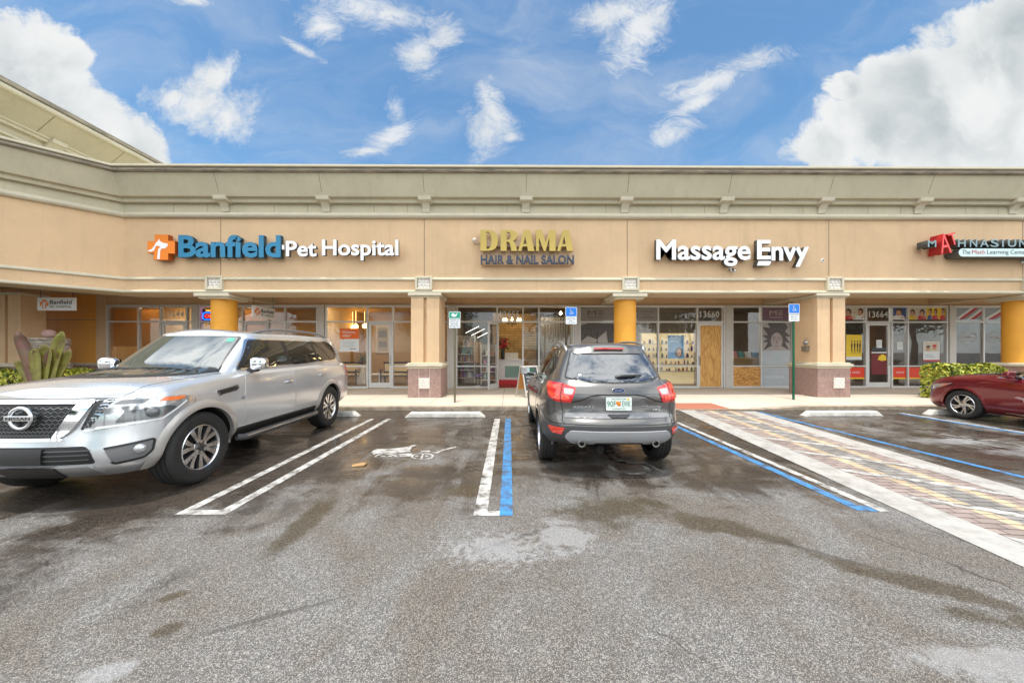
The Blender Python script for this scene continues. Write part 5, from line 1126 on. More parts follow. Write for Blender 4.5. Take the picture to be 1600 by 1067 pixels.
class Skirt:
    """Lower body: a plan outline swept through a height profile."""
    def __init__(s, plan, rows, zb, zt, n=14):
        s.c = half_curve(plan, n); s.rows = Interp(rows); s.zb, s.zt = Interp(zb), Interp(zt)
        s.S = [0.0]
        for a, b in zip(s.c, s.c[1:]): s.S.append(s.S[-1] + (b - a).length)
        s.L = s.S[-1]
    def plan(s, q):
        sg = 1 if q >= 0 else -1; q = min(abs(q), s.L)
        lo, hi = 0, len(s.S) - 1
        while hi - lo > 1:
            m = (lo + hi) // 2
            if s.S[m] <= q: lo = m
            else: hi = m
        t = (q - s.S[lo]) / max(1e-9, s.S[lo + 1] - s.S[lo]); p = s.c[lo].lerp(s.c[lo + 1], t)
        def n_at(i):
            if i == 0: return Vector((1, 0))
            if i == len(s.c) - 1: return Vector((-1, 0))
            d = s.c[i + 1] - s.c[i - 1]; return Vector((d.y, -d.x)).normalized()
        n = n_at(lo).lerp(n_at(lo + 1), t).normalized()
        return Vector((p.x, p.y * sg)), Vector((n.x, n.y * sg))
    def P(s, q, t, off=0.0):
        p, n = s.plan(q); wf, ws, wr = max(0, n.x) ** 2, n.y ** 2, max(0, -n.x) ** 2
        d = wf * s.rows(t, 0) + ws * s.rows(t, 1) + wr * s.rows(t, 2) + off
        zb, zt = s.zb(p.x), s.zt(p.x)
        return Vector((p.x + n.x * d, p.y + n.y * d, zb + t * (zt - zb)))
    def tz(s, q, z):
        p, _ = s.plan(q); zb, zt = s.zb(p.x), s.zt(p.x); return (z - zb) / (zt - zb)
    def Pz(s, q, z, off=0.0):
        t = max(0.0, min(1.0, s.tz(q, z))); e = 0.004
        p = s.P(q, t); a = s.P(q + e, t) - s.P(q - e, t); b = s.P(q, min(1, t + e)) - s.P(q, max(0, t - e))
        n = a.cross(b).normalized(); c, pn = s.plan(q)
        if n.x * pn.x + n.y * pn.y < 0: n = -n
        return p + n * off
    def q_of_x(s, x, sg=1):
        lo, hi = 0.0, s.L
        for _ in range(40):
            m = (lo + hi) / 2
            if s.plan(m)[0].x > x: lo = m
            else: hi = m
        return sg * (lo + hi) / 2
    def mesh(s, b, nq=110, nt=30, crown=0.05, mi=0):
        qs = [s.L * i / nq for i in range(nq + 1)]
        ts = [(1 - math.cos(math.pi * i / nt)) / 2 for i in range(nt + 1)]
        rings = []
        for t in ts: rings.append([s.P(q, t) for q in qs] + [s.P(-q, t) for q in reversed(qs[1:-1])])
        n = len(rings[0]); o = len(b.v)
        for r in rings: b.v += [tuple(p) for p in r]
        for j in range(nt):
            for i in range(n):
                i2 = (i + 1) % n; b.f.append([o + j * n + i, o + j * n + i2, o + (j + 1) * n + i2, o + (j + 1) * n + i]); b.m.append(mi)
        cap(b, rings[-1], o + nt * n, nq, crown, mi); cap(b, rings[0], o, nq, 0.0, mi, True)
def cap(b, ring, o, nq, crown, mi, flip=False, K=14, fn=None):
    """Close a ring (front centre, left side, rear centre, right side) with chords across the car."""
    n = len(ring); rows = [[o] * (K + 1)]
    for i in range(1, nq):
        L, Rr = ring[i], ring[n - i]; W = abs(L.y); row = [o + i]
        for k in range(1, K):
            u = math.cos(math.pi * k / K); p = L.lerp(Rr, (1 - u) / 2); c = crown(p.x) if callable(crown) else crown
            p = Vector((p.x, p.y, p.z + c * min(1, W / .5) * (1 - u * u))); 
            if fn: p = fn(p, W, u)
            b.v.append(tuple(p)); row.append(len(b.v) - 1)
        row.append(o + n - i); rows.append(row)
    rows.append([o + nq] * (K + 1))
    for r0, r1 in zip(rows, rows[1:]):
        for k in range(K):
            f = [r0[k], r0[k + 1], r1[k + 1], r1[k]]; g = []
            [g.append(v) for v in f if v not in g]
            if len(g) > 2: b.f.append(list(reversed(g)) if flip else g); b.m.append(mi)
class House:
    """Greenhouse: belt outline blended into a roof outline, rounded into the roof."""
    def __init__(s, belt, roof, zb, zr, bulge=0.03, n=12, pw=1.0):
        s.b, s.r = half_curve(belt, n), half_curve(roof, n); s.zb, s.zr = Interp(zb), Interp(zr); s.g = bulge; s.pw = pw
    def P(s, i, v, sg=1):
        a, c = s.b[i], s.r[i]; p = a.lerp(c, v ** s.pw); d = Vector((p.x, p.y)); 
        za, zc = s.zb(a.x), s.zr(c.x); k = s.g * math.sin(math.pi * v)
        j0, j1 = max(i - 1, 0), min(i + 1, len(s.b) - 1); t = s.b[j1] - s.b[j0]; n = Vector((-t.y, t.x)).normalized()
        if n.y < 0 or (abs(n.y) < 1e-3 and False): n = -n
        if i == 0: n = Vector((1, 0))
        if i == len(s.b) - 1: n = Vector((-1, 0))
        return Vector((p.x + n.x * k, sg * (p.y + n.y * k), za + (zc - za) * v))
    def mesh(s, b, nv=20, crown=0.04, rad=0.05, mi=0):
        N = len(s.b); rings = []
        for j in range(nv + 1):
            v = j / nv; rings.append([s.P(i, v) for i in range(N)] + [s.P(i, v, -1) for i in range(N - 2, 0, -1)])
        top = rings[-1]; cx = sum(p.x for p in top) / len(top)
        for k in range(1, 6):
            a = k / 5 * math.pi / 2; ring = []
            for p, p0 in zip(top, rings[nv - 1]):
                q = Vector((p.x - p0.x, p.y - p0.y)); inn = Vector((cx - p.x, -p.y)); inn = Vector((0.35 * (1 if inn.x > 0 else -1) * min(1, abs(inn.x)), -math.copysign(min(1, abs(p.y) / .2), p.y) if p.y else 0))
                ring.append(Vector((p.x + inn.x * rad * (1 - math.cos(a)) * 1.6, p.y + inn.y * rad * (1 - math.cos(a)) * 1.5, p.z + rad * math.sin(a))))
            rings.append(ring)
        n = len(top); o = len(b.v)
        for r in rings: b.v += [tuple(p) for p in r]
        for j in range(len(rings) - 1):
            for i in range(n):
                i2 = (i + 1) % n; b.f.append([o + j * n + i, o + j * n + i2, o + (j + 1) * n + i2, o + (j + 1) * n + i]); b.m.append(mi)
        cap(b, rings[-1], o + (len(rings) - 1) * n, N - 1, crown, mi)
def densify(poly, res):
    out = []
    for a, b in zip(poly, poly[1:] + poly[:1]):
        k = max(1, int(math.hypot(b[0] - a[0], b[1] - a[1]) / res + .5))
        out += [(a[0] + (b[0] - a[0]) * i / k, a[1] + (b[1] - a[1]) * i / k) for i in range(k)]
    return out
def rounded(poly, r, n=5):
    """Round the corners of an outline."""
    out = []; m = len(poly)
    for i in range(m):
        p = Vector(poly[i]); a = Vector(poly[i - 1]) - p; c = Vector(poly[(i + 1) % m]) - p; k = min(r, a.length * .45, c.length * .45)
        A, Cc = p + a.normalized() * k, p + c.normalized() * k
        for j in range(n + 1):
            t = j / n; out.append(tuple((1 - t) ** 2 * A + 2 * t * (1 - t) * p + t * t * Cc))
    return out
def fill(poly, res):
    pts = densify(poly, res); n = len(pts); xs = [p[0] for p in pts]; ys = [p[1] for p in pts]
    allp = [Vector(p) for p in pts]; x = min(xs) + res * .5; row = 0
    def inside(px, py):
        c = False
        for (x1, y1), (x2, y2) in zip(pts, pts[1:] + pts[:1]):
            if (y1 > py) != (y2 > py) and px < (x2 - x1) * (py - y1) / (y2 - y1) + x1: c = not c
        return c
    while x < max(xs):
        y = min(ys) + res * (.5 if row % 2 else .25)
        while y < max(ys):
            if inside(x, y) and min((x - a) ** 2 + (y - b) ** 2 for a, b in pts) > (res * .45) ** 2: allp.append(Vector((x, y)))
            y += res
        x += res * .87; row += 1
    v, e, f, *_ = geometry.delaunay_2d_cdt(allp, [(i, (i + 1) % n) for i in range(n)], [], 1, 1e-6)
    return [tuple(p) for p in v], [list(t) for t in f]
class Car:
    def __init__(s, name, label, cat, loc, rz, skirt, house, paint, crown, hcrown=.04, hrad=.05, group=None):
        s.root = thing(name, label, cat, loc, rz, group); s.sk, s.hs, s.paint = skirt, house, paint
        b = MB(); skirt.mesh(b, crown=crown); s.bb = b
        h = MB(); house.mesh(h, crown=hcrown, rad=hrad); s.hb = h
        s.bvh = BVHTree.FromPolygons(b.v + h.v, b.f + [[i + len(b.v) for i in f] for f in h.f])
    def bodies(s, axles, rw, well, y_in, arch_scale=(1, 1)):
        o = s.bb.build('body', [s.paint, well], s.root, 180, merge=True)
        for x, r, z in axles:
            for sg in (1, -1):
                c = MB(); c.lathe([(0.0, 0), (r, 0), (r, 0.8), (0, 0.8)], 64, 0, (x, sg * y_in, z), (0, sg, 0))
                cu = c.build('cut', well, s.root, None, merge=True)
                md = o.modifiers.new('b', 'BOOLEAN'); md.object = cu; md.operation = 'DIFFERENCE'; md.solver = 'EXACT'
                dg = bpy.context.evaluated_depsgraph_get(); dg.update(); me = bpy.data.meshes.new_from_object(o.evaluated_get(dg)); o.modifiers.clear(); old = o.data; o.data = me; bpy.data.meshes.remove(old)
                m2 = cu.data; bpy.data.objects.remove(cu); bpy.data.meshes.remove(m2)
                for p in me.polygons:
                    d = math.hypot(p.center.x - x, p.center.z - z)
                    if sg * p.center.y > y_in - .01 and d < r + .0015 and (abs(p.normal.y) < .35 or sg * p.center.y < y_in + .01): p.material_index = 1
        o.data.name = 'body'; o.data.polygons.foreach_set('use_smooth', [True] * len(o.data.polygons)); o.data.set_sharp_from_angle(angle=R(38))
        s.body = o
        s.cabin = s.hb.build('cabin', s.paint, s.root, 180, merge=True); s.cabin.data.set_sharp_from_angle(angle=R(60))
        return o
    def proj(s, mode, u, v, off):
        if mode in ('L', 'R'): sg = 1 if mode == 'L' else -1; o, d = Vector((u, 4 * sg, v)), Vector((0, -sg, 0))
        elif mode == 'F': o, d = Vector((5, u, v)), Vector((-1, 0, 0))
        elif mode == 'B': o, d = Vector((-5, u, v)), Vector((1, 0, 0))
        elif mode == 'T': o, d = Vector((u, v, 4)), Vector((0, 0, -1))
        elif mode == 'SF': return s.sk.Pz(u, v, off)
        elif mode == 'SB': return s.sk.Pz(math.copysign(s.sk.L - abs(u), u if u else 1), v, off)
        elif mode == 'SL': return s.sk.Pz(s.sk.q_of_x(u, 1), v, off)
        elif mode == 'SR': return s.sk.Pz(s.sk.q_of_x(u, -1), v, off)
        h = s.bvh.ray_cast(o, d)
        if h[0] is None: return None
        n = h[1] if h[1].dot(d) < 0 else -h[1]
        return h[0] + n * off
    def panel(s, name, m, mode, poly, off=.004, res=.04, parent=None, thick=.012, smooth=180):
        v, f = fill(poly, res); P = [s.proj(mode, a, c, off) for a, c in v]
        f = [t for t in f if all(P[i] is not None for i in t)]
        out = {'L': Vector((0, 1, 0)), 'R': Vector((0, -1, 0)), 'F': Vector((1, 0, 0)), 'B': Vector((-1, 0, 0)), 'T': Vector((0, 0, 1)), 'SL': Vector((0, 1, 0)), 'SR': Vector((0, -1, 0))}
        b = MB(); ok = [i for i in range(len(P)) if P[i] is not None]; ix = {i: k for k, i in enumerate(ok)}; ff = []
        for t in f:
            a, c, e = (P[i] for i in t); n = (c - a).cross(e - a); cen = (a + c + e) / 3
            w = out.get(mode) or Vector((cen.x, cen.y, 0)) if mode in out else (Vector((1, 0, 0)) if mode == 'SF' else Vector((-1, 0, 0))) + Vector((0, cen.y * .8, 0))
            ff.append([ix[i] for i in (t if n.dot(w) > 0 else reversed(t))])
        b.add([P[i] for i in ok], ff)
        if thick:                          # turn the rim back into the body
            cnt = {}
            for t in ff:
                for i in range(3):
                    e = (t[i], t[(i + 1) % 3]); cnt[e] = 1
            rim = [e for e in cnt if (e[1], e[0]) not in cnt]
            vn = {}
            for t in ff:
                a, c, e = (Vector(b.v[i]) for i in t); n = (c - a).cross(e - a)
                for i in t: vn[i] = vn.get(i, Vector()) + n
            m_ = {}
            for e in rim:
                for i in e:
                    if i not in m_: b.v.append(tuple(Vector(b.v[i]) - vn[i].normalized() * thick)); m_[i] = len(b.v) - 1
            for a, c in rim: b.f.append([c, a, m_[a], m_[c]]); b.m.append(0)
        o = b.build(name, m, parent or s.root, smooth if not thick else 50)
        return o
    def line(s, name, m, mode, pts, w=.008, off=.0015, parent=None, step=.03, h=.002):
        """A thin ribbon lying on the body (shut lines, strips)."""
        d = []
        for a, c in zip(pts, pts[1:]):
            k = max(1, int(math.hypot(c[0] - a[0], c[1] - a[1]) / step)); d += [(a[0] + (c[0] - a[0]) * i / k, a[1] + (c[1] - a[1]) * i / k) for i in range(k)]
        d.append(pts[-1]); b = MB(); prev = None
        for i, p in enumerate(d):
            q0, q1 = d[max(i - 1, 0)], d[min(i + 1, len(d) - 1)]; t = Vector((q1[0] - q0[0], q1[1] - q0[1])).normalized(); n = Vector((-t.y, t.x)) * w / 2
            A, B = s.proj(mode, p[0] + n.x, p[1] + n.y, off), s.proj(mode, p[0] - n.x, p[1] - n.y, off)
            if A is None or B is None: prev = None; continue
            b.v += [tuple(A), tuple(B)]; k = len(b.v)
            if prev: b.f.append([prev - 2, prev - 1, k - 1, k - 2]); b.m.append(0)
            prev = k
        return b.build(name, m, parent or s.root, 180)
    def arch(s, x, z, r, sg, m, a0=-12, a1=192, w=.07, lip=.02, name='wheel_arch', n=40):
        b = MB(); k = 0
        for i in range(n + 1):
            a = R(a0 + (a1 - a0) * i / n); row = []
            for rr_, off in ((r - .012, -.03), (r - .012, lip), (r + w * .45, lip), (r + w, -.004)):
                px, pz = x + max(rr_, r + .015) * math.cos(a), z + max(rr_, r + .015) * math.sin(a)
                h = s.proj('SL' if sg > 0 else 'SR', px, pz, 0); y = abs(h.y) if h else 0
                row.append((x + rr_ * math.cos(a), sg * (y + off), z + rr_ * math.sin(a)))
            b.v += row
            if i:
                for j in range(3): b.f.append([k - 4 + j, k - 3 + j, k + 1 + j, k + j]); b.m.append(0)
            k += 4
        return b.build(name, m, s.root, 60, merge=True)
    def wheel(s, x, y, z, r, w, rim_r, sg, spokes, mt='tyre', steer=0.0):
        e = bpy.data.objects.new('wheel', None); COL.objects.link(e); e.parent = s.root; e.location = (x, y, z); e.rotation_euler = (0, 0, (0 if sg > 0 else math.pi) + steer)
        h = w / 2; b = MB()
        pr = [(rim_r, -h * .86), (rim_r + .02, -h * .98), (r * .88, -h), (r - .022, -h * .93), (r - .004, -h * .72)]
        for k in range(4):
            g0, g1 = -h * .62 + k * h * .40, -h * .62 + k * h * .40 + .010
            pr += [(r, g0 - h * .1 + .012), (r, g0), (r - .009, g0 + .001), (r - .009, g1), (r, g1 + .001)]
        pr += [(r - .004, h * .72), (r - .022, h * .93), (r * .90, h), (r * .885, h * 1.0), (r * .88, h * 1.012), (r * .80, h * 1.015), (rim_r + .035, h * 1.0), (rim_r + .03, h * .985), (rim_r + .012, h * .95), (rim_r - .004, h * .84)]
        b.lathe(pr, 72, 0, (0, 0, 0), (0, 1, 0)); b.build('tyre', mt, e, 35, merge=True)
        b = MB(); f = h * .84
        b.lathe([(rim_r + .004, f + .004), (rim_r - .008, f + .010), (rim_r - .016, f + .002), (rim_r - .020, f - .03), (rim_r - .035, f - .10), (rim_r - .05, -h * .8)], 72, 0, (0, 0, 0), (0, 1, 0))
        b.lathe([(rim_r - .03, f - .12), (.0, f - .12)], 48, 2, (0, 0, 0), (0, 1, 0))
        b.lathe([(rim_r * .62, f - .118), (rim_r * .62, f - .105), (0.05, f - .105)], 40, 3, (0, 0, 0), (0, 1, 0))
        spokes(b, rim_r, f); b.build('rim', ['alloy', 'alloy_dark', 'well', 'disc'], e, 40); return e
def spoke_bar(b, a, r0, r1, w0, w1, y0, y1, mi=0, d=.028, skew=0.0, bulge=0.0):
    """One tapered spoke from hub to rim at angle a; y = how far the face stands out."""
    c, s_ = math.cos(a), math.sin(a); n = 6; fr, bk = [], []
    for i in range(n + 1):
        t = i / n; rr_ = r0 + (r1 - r0) * t; w = w0 + (w1 - w0) * t; sh = skew * t * t; y = y0 + (y1 - y0) * t + bulge * math.sin(math.pi * t)
        for sd in (-1, 1):
            u = sd * w / 2 + sh; fr.append((rr_ * c - u * s_, y, rr_ * s_ + u * c)); u2 = sd * (w / 2 + .008) + sh; bk.append((rr_ * c - u2 * s_, y - d, rr_ * s_ + u2 * c))
    o = len(b.v); b.v += fr + bk; m = len(fr)
    for i in range(n):
        k = 2 * i
        b.f += [[o + k, o + k + 1, o + k + 3, o + k + 2], [o + k, o + k + 2, o + m + k + 2, o + m + k], [o + k + 1, o + m + k + 1, o + m + k + 3, o + k + 3]]; b.m += [mi, 1, 1]
M['tyre'] = mat('tyre_rubber', (0.022, 0.021, 0.020), 0.75, var=0.3, vscale=10); M['well'] = mat('wheel_well', (0.006, 0.006, 0.006), 0.9)
M['alloy'] = mat('machined_alloy', (0.72, 0.72, 0.73), 0.22, metal=1.0); M['alloy_dark'] = mat('dark_alloy', (0.10, 0.10, 0.105), 0.35, metal=0.8); M['disc'] = mat('brake_disc', (0.30, 0.28, 0.26), 0.4, metal=0.9)
M['chrome'] = mat('chrome', (0.82, 0.83, 0.85), 0.06, metal=1.0)
M['car_glass'] = mat('dark_car_glass', (0.012, 0.015, 0.016), 0.015, ior=1.75); M['clear_lens'] = mat('clear_lens', (0.50, 0.52, 0.54), 0.05, metal=0.6, coat=1.0); M['lamp_dark'] = mat('lamp_bezel', (0.15, 0.155, 0.16), 0.12, metal=.5, coat=1.0)
M['amber'] = mat('amber_lens', (0.75, 0.16, 0.03), 0.12, coat=1.0); M['red_lens'] = mat('red_lens', (0.55, 0.012, 0.012), 0.08, coat=1.0); M['red_bright'] = mat('bright_red_lens', (0.85, 0.06, 0.03), 0.1, coat=1.0)
M['seam'] = mat('shut_line', (0.012, 0.012, 0.013), 0.7); M['trim_black'] = mat('satin_black_trim', (0.018, 0.018, 0.019), 0.38); M['trim_grey'] = mat('dark_grey_cladding', (0.07, 0.07, 0.072), 0.5)
M['satin'] = mat('satin_silver_trim', (0.48, 0.49, 0.50), 0.32, metal=0.85)
def paint(name, col, metal=.75, rough=.30, wet=0.0):
    m = bpy.data.materials.new(name); m.use_nodes = True; N, L = nt(m); b = N['Principled BSDF']
    b.inputs['Base Color'].default_value = (*col, 1); b.inputs['Metallic'].default_value = metal; b.inputs['Roughness'].default_value = rough; b.inputs['Coat Weight'].default_value = 1.0; b.inputs['Coat Roughness'].default_value = .03
    tc = N.new('ShaderNodeTexCoord')
    n = N.new('ShaderNodeTexNoise'); n.inputs['Scale'].default_value = 900; L.new(tc.outputs['Object'], n.inputs['Vector'])
    x = N.new('ShaderNodeMixRGB'); x.inputs[1].default_value = (*(v * .88 for v in col), 1); x.inputs[2].default_value = (*(min(1, v * 1.12) for v in col), 1); L.new(n.outputs['Fac'], x.inputs[0]); L.new(x.outputs[0], b.inputs['Base Color'])
    if wet:                                # rain beads
        v = N.new('ShaderNodeTexVoronoi'); v.inputs['Scale'].default_value = 62; v.inputs['Randomness'].default_value = 1; L.new(tc.outputs['Object'], v.inputs['Vector'])
        r = N.new('ShaderNodeMapRange'); r.inputs[1].default_value = .0; r.inputs[2].default_value = .34; r.inputs[3].default_value = 1; r.inputs[4].default_value = 0; r.interpolation_type = 'SMOOTHSTEP'; L.new(v.outputs['Distance'], r.inputs[0])
        ge = N.new('ShaderNodeNewGeometry'); sp = N.new('ShaderNodeSeparateXYZ'); L.new(ge.outputs['Normal'], sp.inputs[0])
        k = N.new('ShaderNodeMapRange'); k.inputs[1].default_value = .75; k.inputs[2].default_value = .97; L.new(sp.outputs[2], k.inputs[0])
        mu = N.new('ShaderNodeMath'); mu.operation = 'MULTIPLY'; L.new(r.outputs[0], mu.inputs[0]); L.new(k.outputs[0], mu.inputs[1])
        bp = N.new('ShaderNodeBump'); bp.inputs['Strength'].default_value = wet; bp.inputs['Distance'].default_value = .004; L.new(mu.outputs[0], bp.inputs['Height']); L.new(bp.outputs[0], b.inputs['Coat Normal']); L.new(bp.outputs[0], b.inputs['Normal'])
    return m
# ================================================================== SILVER SPORT UTILITY VEHICLE (faces the camera)
M['silver'] = paint('silver_paint', (0.63, 0.645, 0.67), .58, .24, .45)
sk1 = Skirt([(2.34, 0), (2.327, .30), (2.275, .60), (2.15, .84), (1.95, .955), (1.54, .985), (.8, .99), (0, .99), (-.8, .99), (-1.54, .985), (-2.2, .955), (-2.55, .88), (-2.73, .72), (-2.785, .35), (-2.79, 0)],
            [(0, -.13, -.10, -.10), (.08, -.05, -.035, .01), (.18, .02, 0, .05), (.33, .035, .012, .05), (.46, .015, .018, 0), (.6, .0, .018, -.02), (.78, -.012, .004, -.05), (.90, -.035, -.02, -.08), (.96, -.07, -.04, -.10), (1, -.15, -.085, -.15)],
            [(-2.8, .46), (-2.2, .42), (-1, .40), (1, .40), (1.8, .38), (2.2, .32), (2.42, .30)], [(-2.8, 1.29), (-1, 1.29), (0, 1.275), (.8, 1.27), (1.3, 1.245), (1.9, 1.19), (2.25, 1.13), (2.42, 1.09)])
hs1 = House([(1.24, 0), (1.22, .35), (1.13, .62), (.96, .80), (.45, .86), (-.3, .875), (-1.0, .875), (-1.8, .865), (-2.4, .82), (-2.62, .7), (-2.68, .35), (-2.70, 0)],
            [(.50, 0), (.48, .3), (.42, .54), (.29, .655), (.0, .70), (-.6, .715), (-1.2, .715), (-1.8, .70), (-2.24, .65), (-2.38, .55), (-2.42, .3), (-2.44, 0)],
            [(-2.8, 1.22), (0, 1.22), (1.25, 1.21)], [(-2.5, 1.79), (-1, 1.81), (.5, 1.785)], .028)
C1 = Car('sport_utility_vehicle', 'silver full size sport utility vehicle facing the camera, wet with rain', 'suv', (-4.68, 5.72, 0), R(-88.9), sk1, hs1, 'silver', lambda x: .075 if x > .6 else .02, .05, .055)
M['silver_flare'] = paint('grey_silver_flare', (0.46, 0.44, 0.42), .45, .35)
AX = [(1.5375, .475, .42), (-1.5375, .475, .42)]
C1.bodies(AX, .42, 'well', .60)
for x, r, z in AX:
    for sg in (1, -1): C1.arch(x, z + .01, r, sg, 'silver_flare', -10, 190, .085, .022)
def spokes_suv(b, rr_, f):
    for k in range(6):
        a = R(60 * k + 15)
        for s_ in (-1, 1):
            spoke_bar(b, a + s_ * R(9), .07, rr_ - .012, .030, .062, f - .012, f - .004, 0, .035, s_ * .028, -.006)
        spoke_bar(b, a, .09, rr_ - .02, .02, .10, f - .03, f - .03, 1, .02)
    b.lathe([(.085, f - .04), (.085, f - .008), (.065, f - .002), (.045, f - .002)], 32, 0, (0, 0, 0), (0, 1, 0)); b.lathe([(.042, f - .01), (.042, f + .006), (.034, f + .010), (0, f + .011)], 28, 1, (0, 0, 0), (0, 1, 0))
    for k in range(6): b.lathe([(.011, f - .02), (.011, f + .004), (0, f + .006)], 8, 1, (.062 * math.cos(R(60 * k)), 0, .062 * math.sin(R(60 * k))), (0, 1, 0))
for x, r, z in AX:
    for sg in (1, -1): C1.wheel(x, sg * .845, .42, .42, .285, .265, sg, spokes_suv)
rt = C1.root
# glass
wsp = rounded([(-.712, 1.285), (.712, 1.285), (.58, 1.775), (-.58, 1.775)], .05)
C1.panel('windscreen_surround', 'trim_black', 'F', rounded([(-.735, 1.268), (.735, 1.268), (.60, 1.792), (-.60, 1.792)], .05), .002, .06); ws = C1.panel('windscreen', 'screen_glass' if 'screen_glass' in M else M.setdefault('screen_glass', mat('windscreen_glass', (0.05, 0.06, 0.056), 0.012, ior=3.0)), 'F', wsp, .006, .06)
C1.panel('sticker', mat('green_sticker', (.05, .42, .26), .5), 'F', rounded([(.49, 1.70), (.57, 1.70), (.555, 1.755), (.49, 1.755)], .01), .0085, .03, ws, 0)
DLO = [(.82, 1.30), (.40, 1.755), (-1.9, 1.775), (-2.13, 1.70), (-2.20, 1.52), (-2.12, 1.375), (-1.95, 1.355)]
for mode in ('L', 'R'):
    C1.panel('window_trim', 'chrome', mode, rounded(DLO, .06), .003, .06)
    gl = lambda p: C1.panel('side_window', 'side_glass', mode, rounded(p, .035), .007, .06)
    if 'side_glass' not in M: M['side_glass'] = mat('tinted_side_glass', (0.03, 0.028, 0.022), 0.02, ior=1.7)
    C1.panel('window_pillar', 'trim_black', mode, rounded([(.78, 1.318), (.38, 1.738), (-1.9, 1.755), (-2.1, 1.69), (-2.17, 1.52), (-2.10, 1.392), (-1.94, 1.374)], .055), .005, .06)
    gl([(.68, 1.325), (.31, 1.725), (-.27, 1.735), (-.31, 1.333)]); gl([(-.42, 1.335), (-.37, 1.737), (-1.17, 1.745), (-1.25, 1.352)]); gl([(-1.33, 1.355), (-1.25, 1.746), (-1.9, 1.74), (-2.08, 1.68), (-2.15, 1.52), (-2.08, 1.405), (-1.93, 1.385)])
    S = 'SL' if mode == 'L' else 'SR'
    # doors stand a hair proud of the body
    fd = C1.panel('door', 'silver', S, rounded([(.86, .55), (.90, .90), (.82, 1.22), (-.27, 1.235), (-.285, .55)], .03), .003, .05, None, .008)
    rd = C1.panel('door', 'silver', S, rounded([(-.30, .55), (-.285, 1.235), (-1.35, 1.25), (-1.36, 1.05), (-1.20, .98), (-1.05, .86), (-1.0, .72), (-.98, .55)], .03), .003, .05, None, .008)
    for d, x0, z in ((fd, -.10, 1.06), (rd, -1.18, 1.10)):
        b = MB(); p = [C1.proj(S, x0 + .11 - i * .055, z, .004 + .040 * math.sin(math.pi * i / 4) ** .6) for i in range(5)]; b.tube(p, [.012, .017, .018, .017, .012], 10); b.build('handle', 'chrome', d, 60)
    C1.panel('rocker_trim', 'trim_black', S, rounded([(.98, .41), (1.02, .53), (-.98, .53), (-1.02, .41)], .02), .012, .06)
    b = MB(); sg = 1 if mode == 'L' else -1
    b.tube([(.98, sg * .96, .40), (.9, sg * 1.01, .385), (-.92, sg * 1.01, .385), (-1.0, sg * .96, .40)], .045, 10); b.build('side_step', 'trim_grey', rt, 60)
    b = MB(); b.tube([(.9, sg * 1.048, .40), (-.92, sg * 1.048, .40)], .010, 8); b.build('step_strip', 'chrome', rt, 60)
    # fender vent and badge
    C1.panel('fender_vent', 'chrome', S, rounded([(.985, 1.06), (1.00, 1.115), (1.36, 1.07), (1.33, 1.00)], .02), .010, .03, None, .015)
    C1.panel('vent_slot', 'trim_black', S, rounded([(1.02, 1.045), (1.03, 1.092), (1.32, 1.056), (1.30, 1.015)], .012), .0125, .03, None, 0)
    # mirror
    m = MB(); P0 = Vector((.64, sg * .88, 1.29)); m.tube([P0, P0 + Vector((.02, sg * .09, .0)), P0 + Vector((.03, sg * .15, .02))], [.035, .03, .04], 8); arm = m.build('mirror', 'trim_black', rt, 60)
    bm = bmesh.new(); bmesh.ops.create_uvsphere(bm, u_segments=24, v_segments=14, radius=1)
    for v in bm.verts:
        x, y, z = v.co; k = 1.0; e = lambda t: math.copysign(abs(t) ** .55, t)
        v.co = (.66 + e(x) * (.085 if x > 0 else .045), sg * (1.055 + e(y) * .115), 1.385 + e(z) * (.085 + (.010 if sg * y < 0 else 0)))
    me = bpy.data.meshes.new('mirror_cap'); bm.to_mesh(me); bm.free(); me.materials.append(M['chrome']); me.polygons.foreach_set('use_smooth', [True] * len(me.polygons)); link('mirror_cap', me, arm)
    b = MB(); b.prism([(.605, sg * (1.055 + a), 1.385 + c) for a, c in rr(-.10, .10, -.07, .07, .03)], [(.612, sg * (1.055 + a), 1.385 + c) for a, c in rr(-.10, .10, -.07, .07, .03)]); b.build('mirror_glass', 'car_glass', arm)
    # roof rail
    b = MB(); pts = [C1.proj('T', x, sg * .60, h) for x, h in ((.16, -.005), (.0, .03), (-.3, .065), (-1.0, .07), (-1.6, .065), (-1.95, .03), (-2.1, -.005))]; b.tube(cat_rom(pts, 5), .021, 8); b.build('roof_rail', 'rail_grey' if 'rail_grey' in M else M.setdefault('rail_grey', mat('grey_rail', (.24, .24, .245), .35, metal=.6)), rt, 60)
    # lamps
    k = sg
    hl = [(k * .49, .78), (k * .63, 1.085), (k * .82, 1.093), (k * 1.30, 1.075), (k * 1.40, 1.035), (k * 1.06, .845)]
    H = C1.panel('headlight', 'clear_lens', 'SF', rounded(hl, .03), .010, .03)
    C1.panel('lamp_bezel', 'lamp_dark', 'SF', rounded([(k * .72, .85), (k * .80, .965), (k * 1.12, .985), (k * 1.20, .96), (k * 1.02, .865)], .03), .0125, .03, H, 0)
    C1.panel('lamp_bezel', 'lamp_dark', 'SF', rounded([(k * .70, 1.03), (k * .76, 1.07), (k * .98, 1.072), (k * .93, 1.03)], .02), .0125, .03, H, 0)
    C1.panel('drl_strip', mat('white_light_strip', (.75, .76, .78), .2, coat=1.0), 'SF', rounded([(k * .56, .795), (k * .60, .825), (k * .72, .835), (k * 1.05, .862), (k * 1.30, 1.02), (k * 1.31, 1.005), (k * 1.06, .848), (k * .72, .815)], .006), .0125, .03, H, 0)
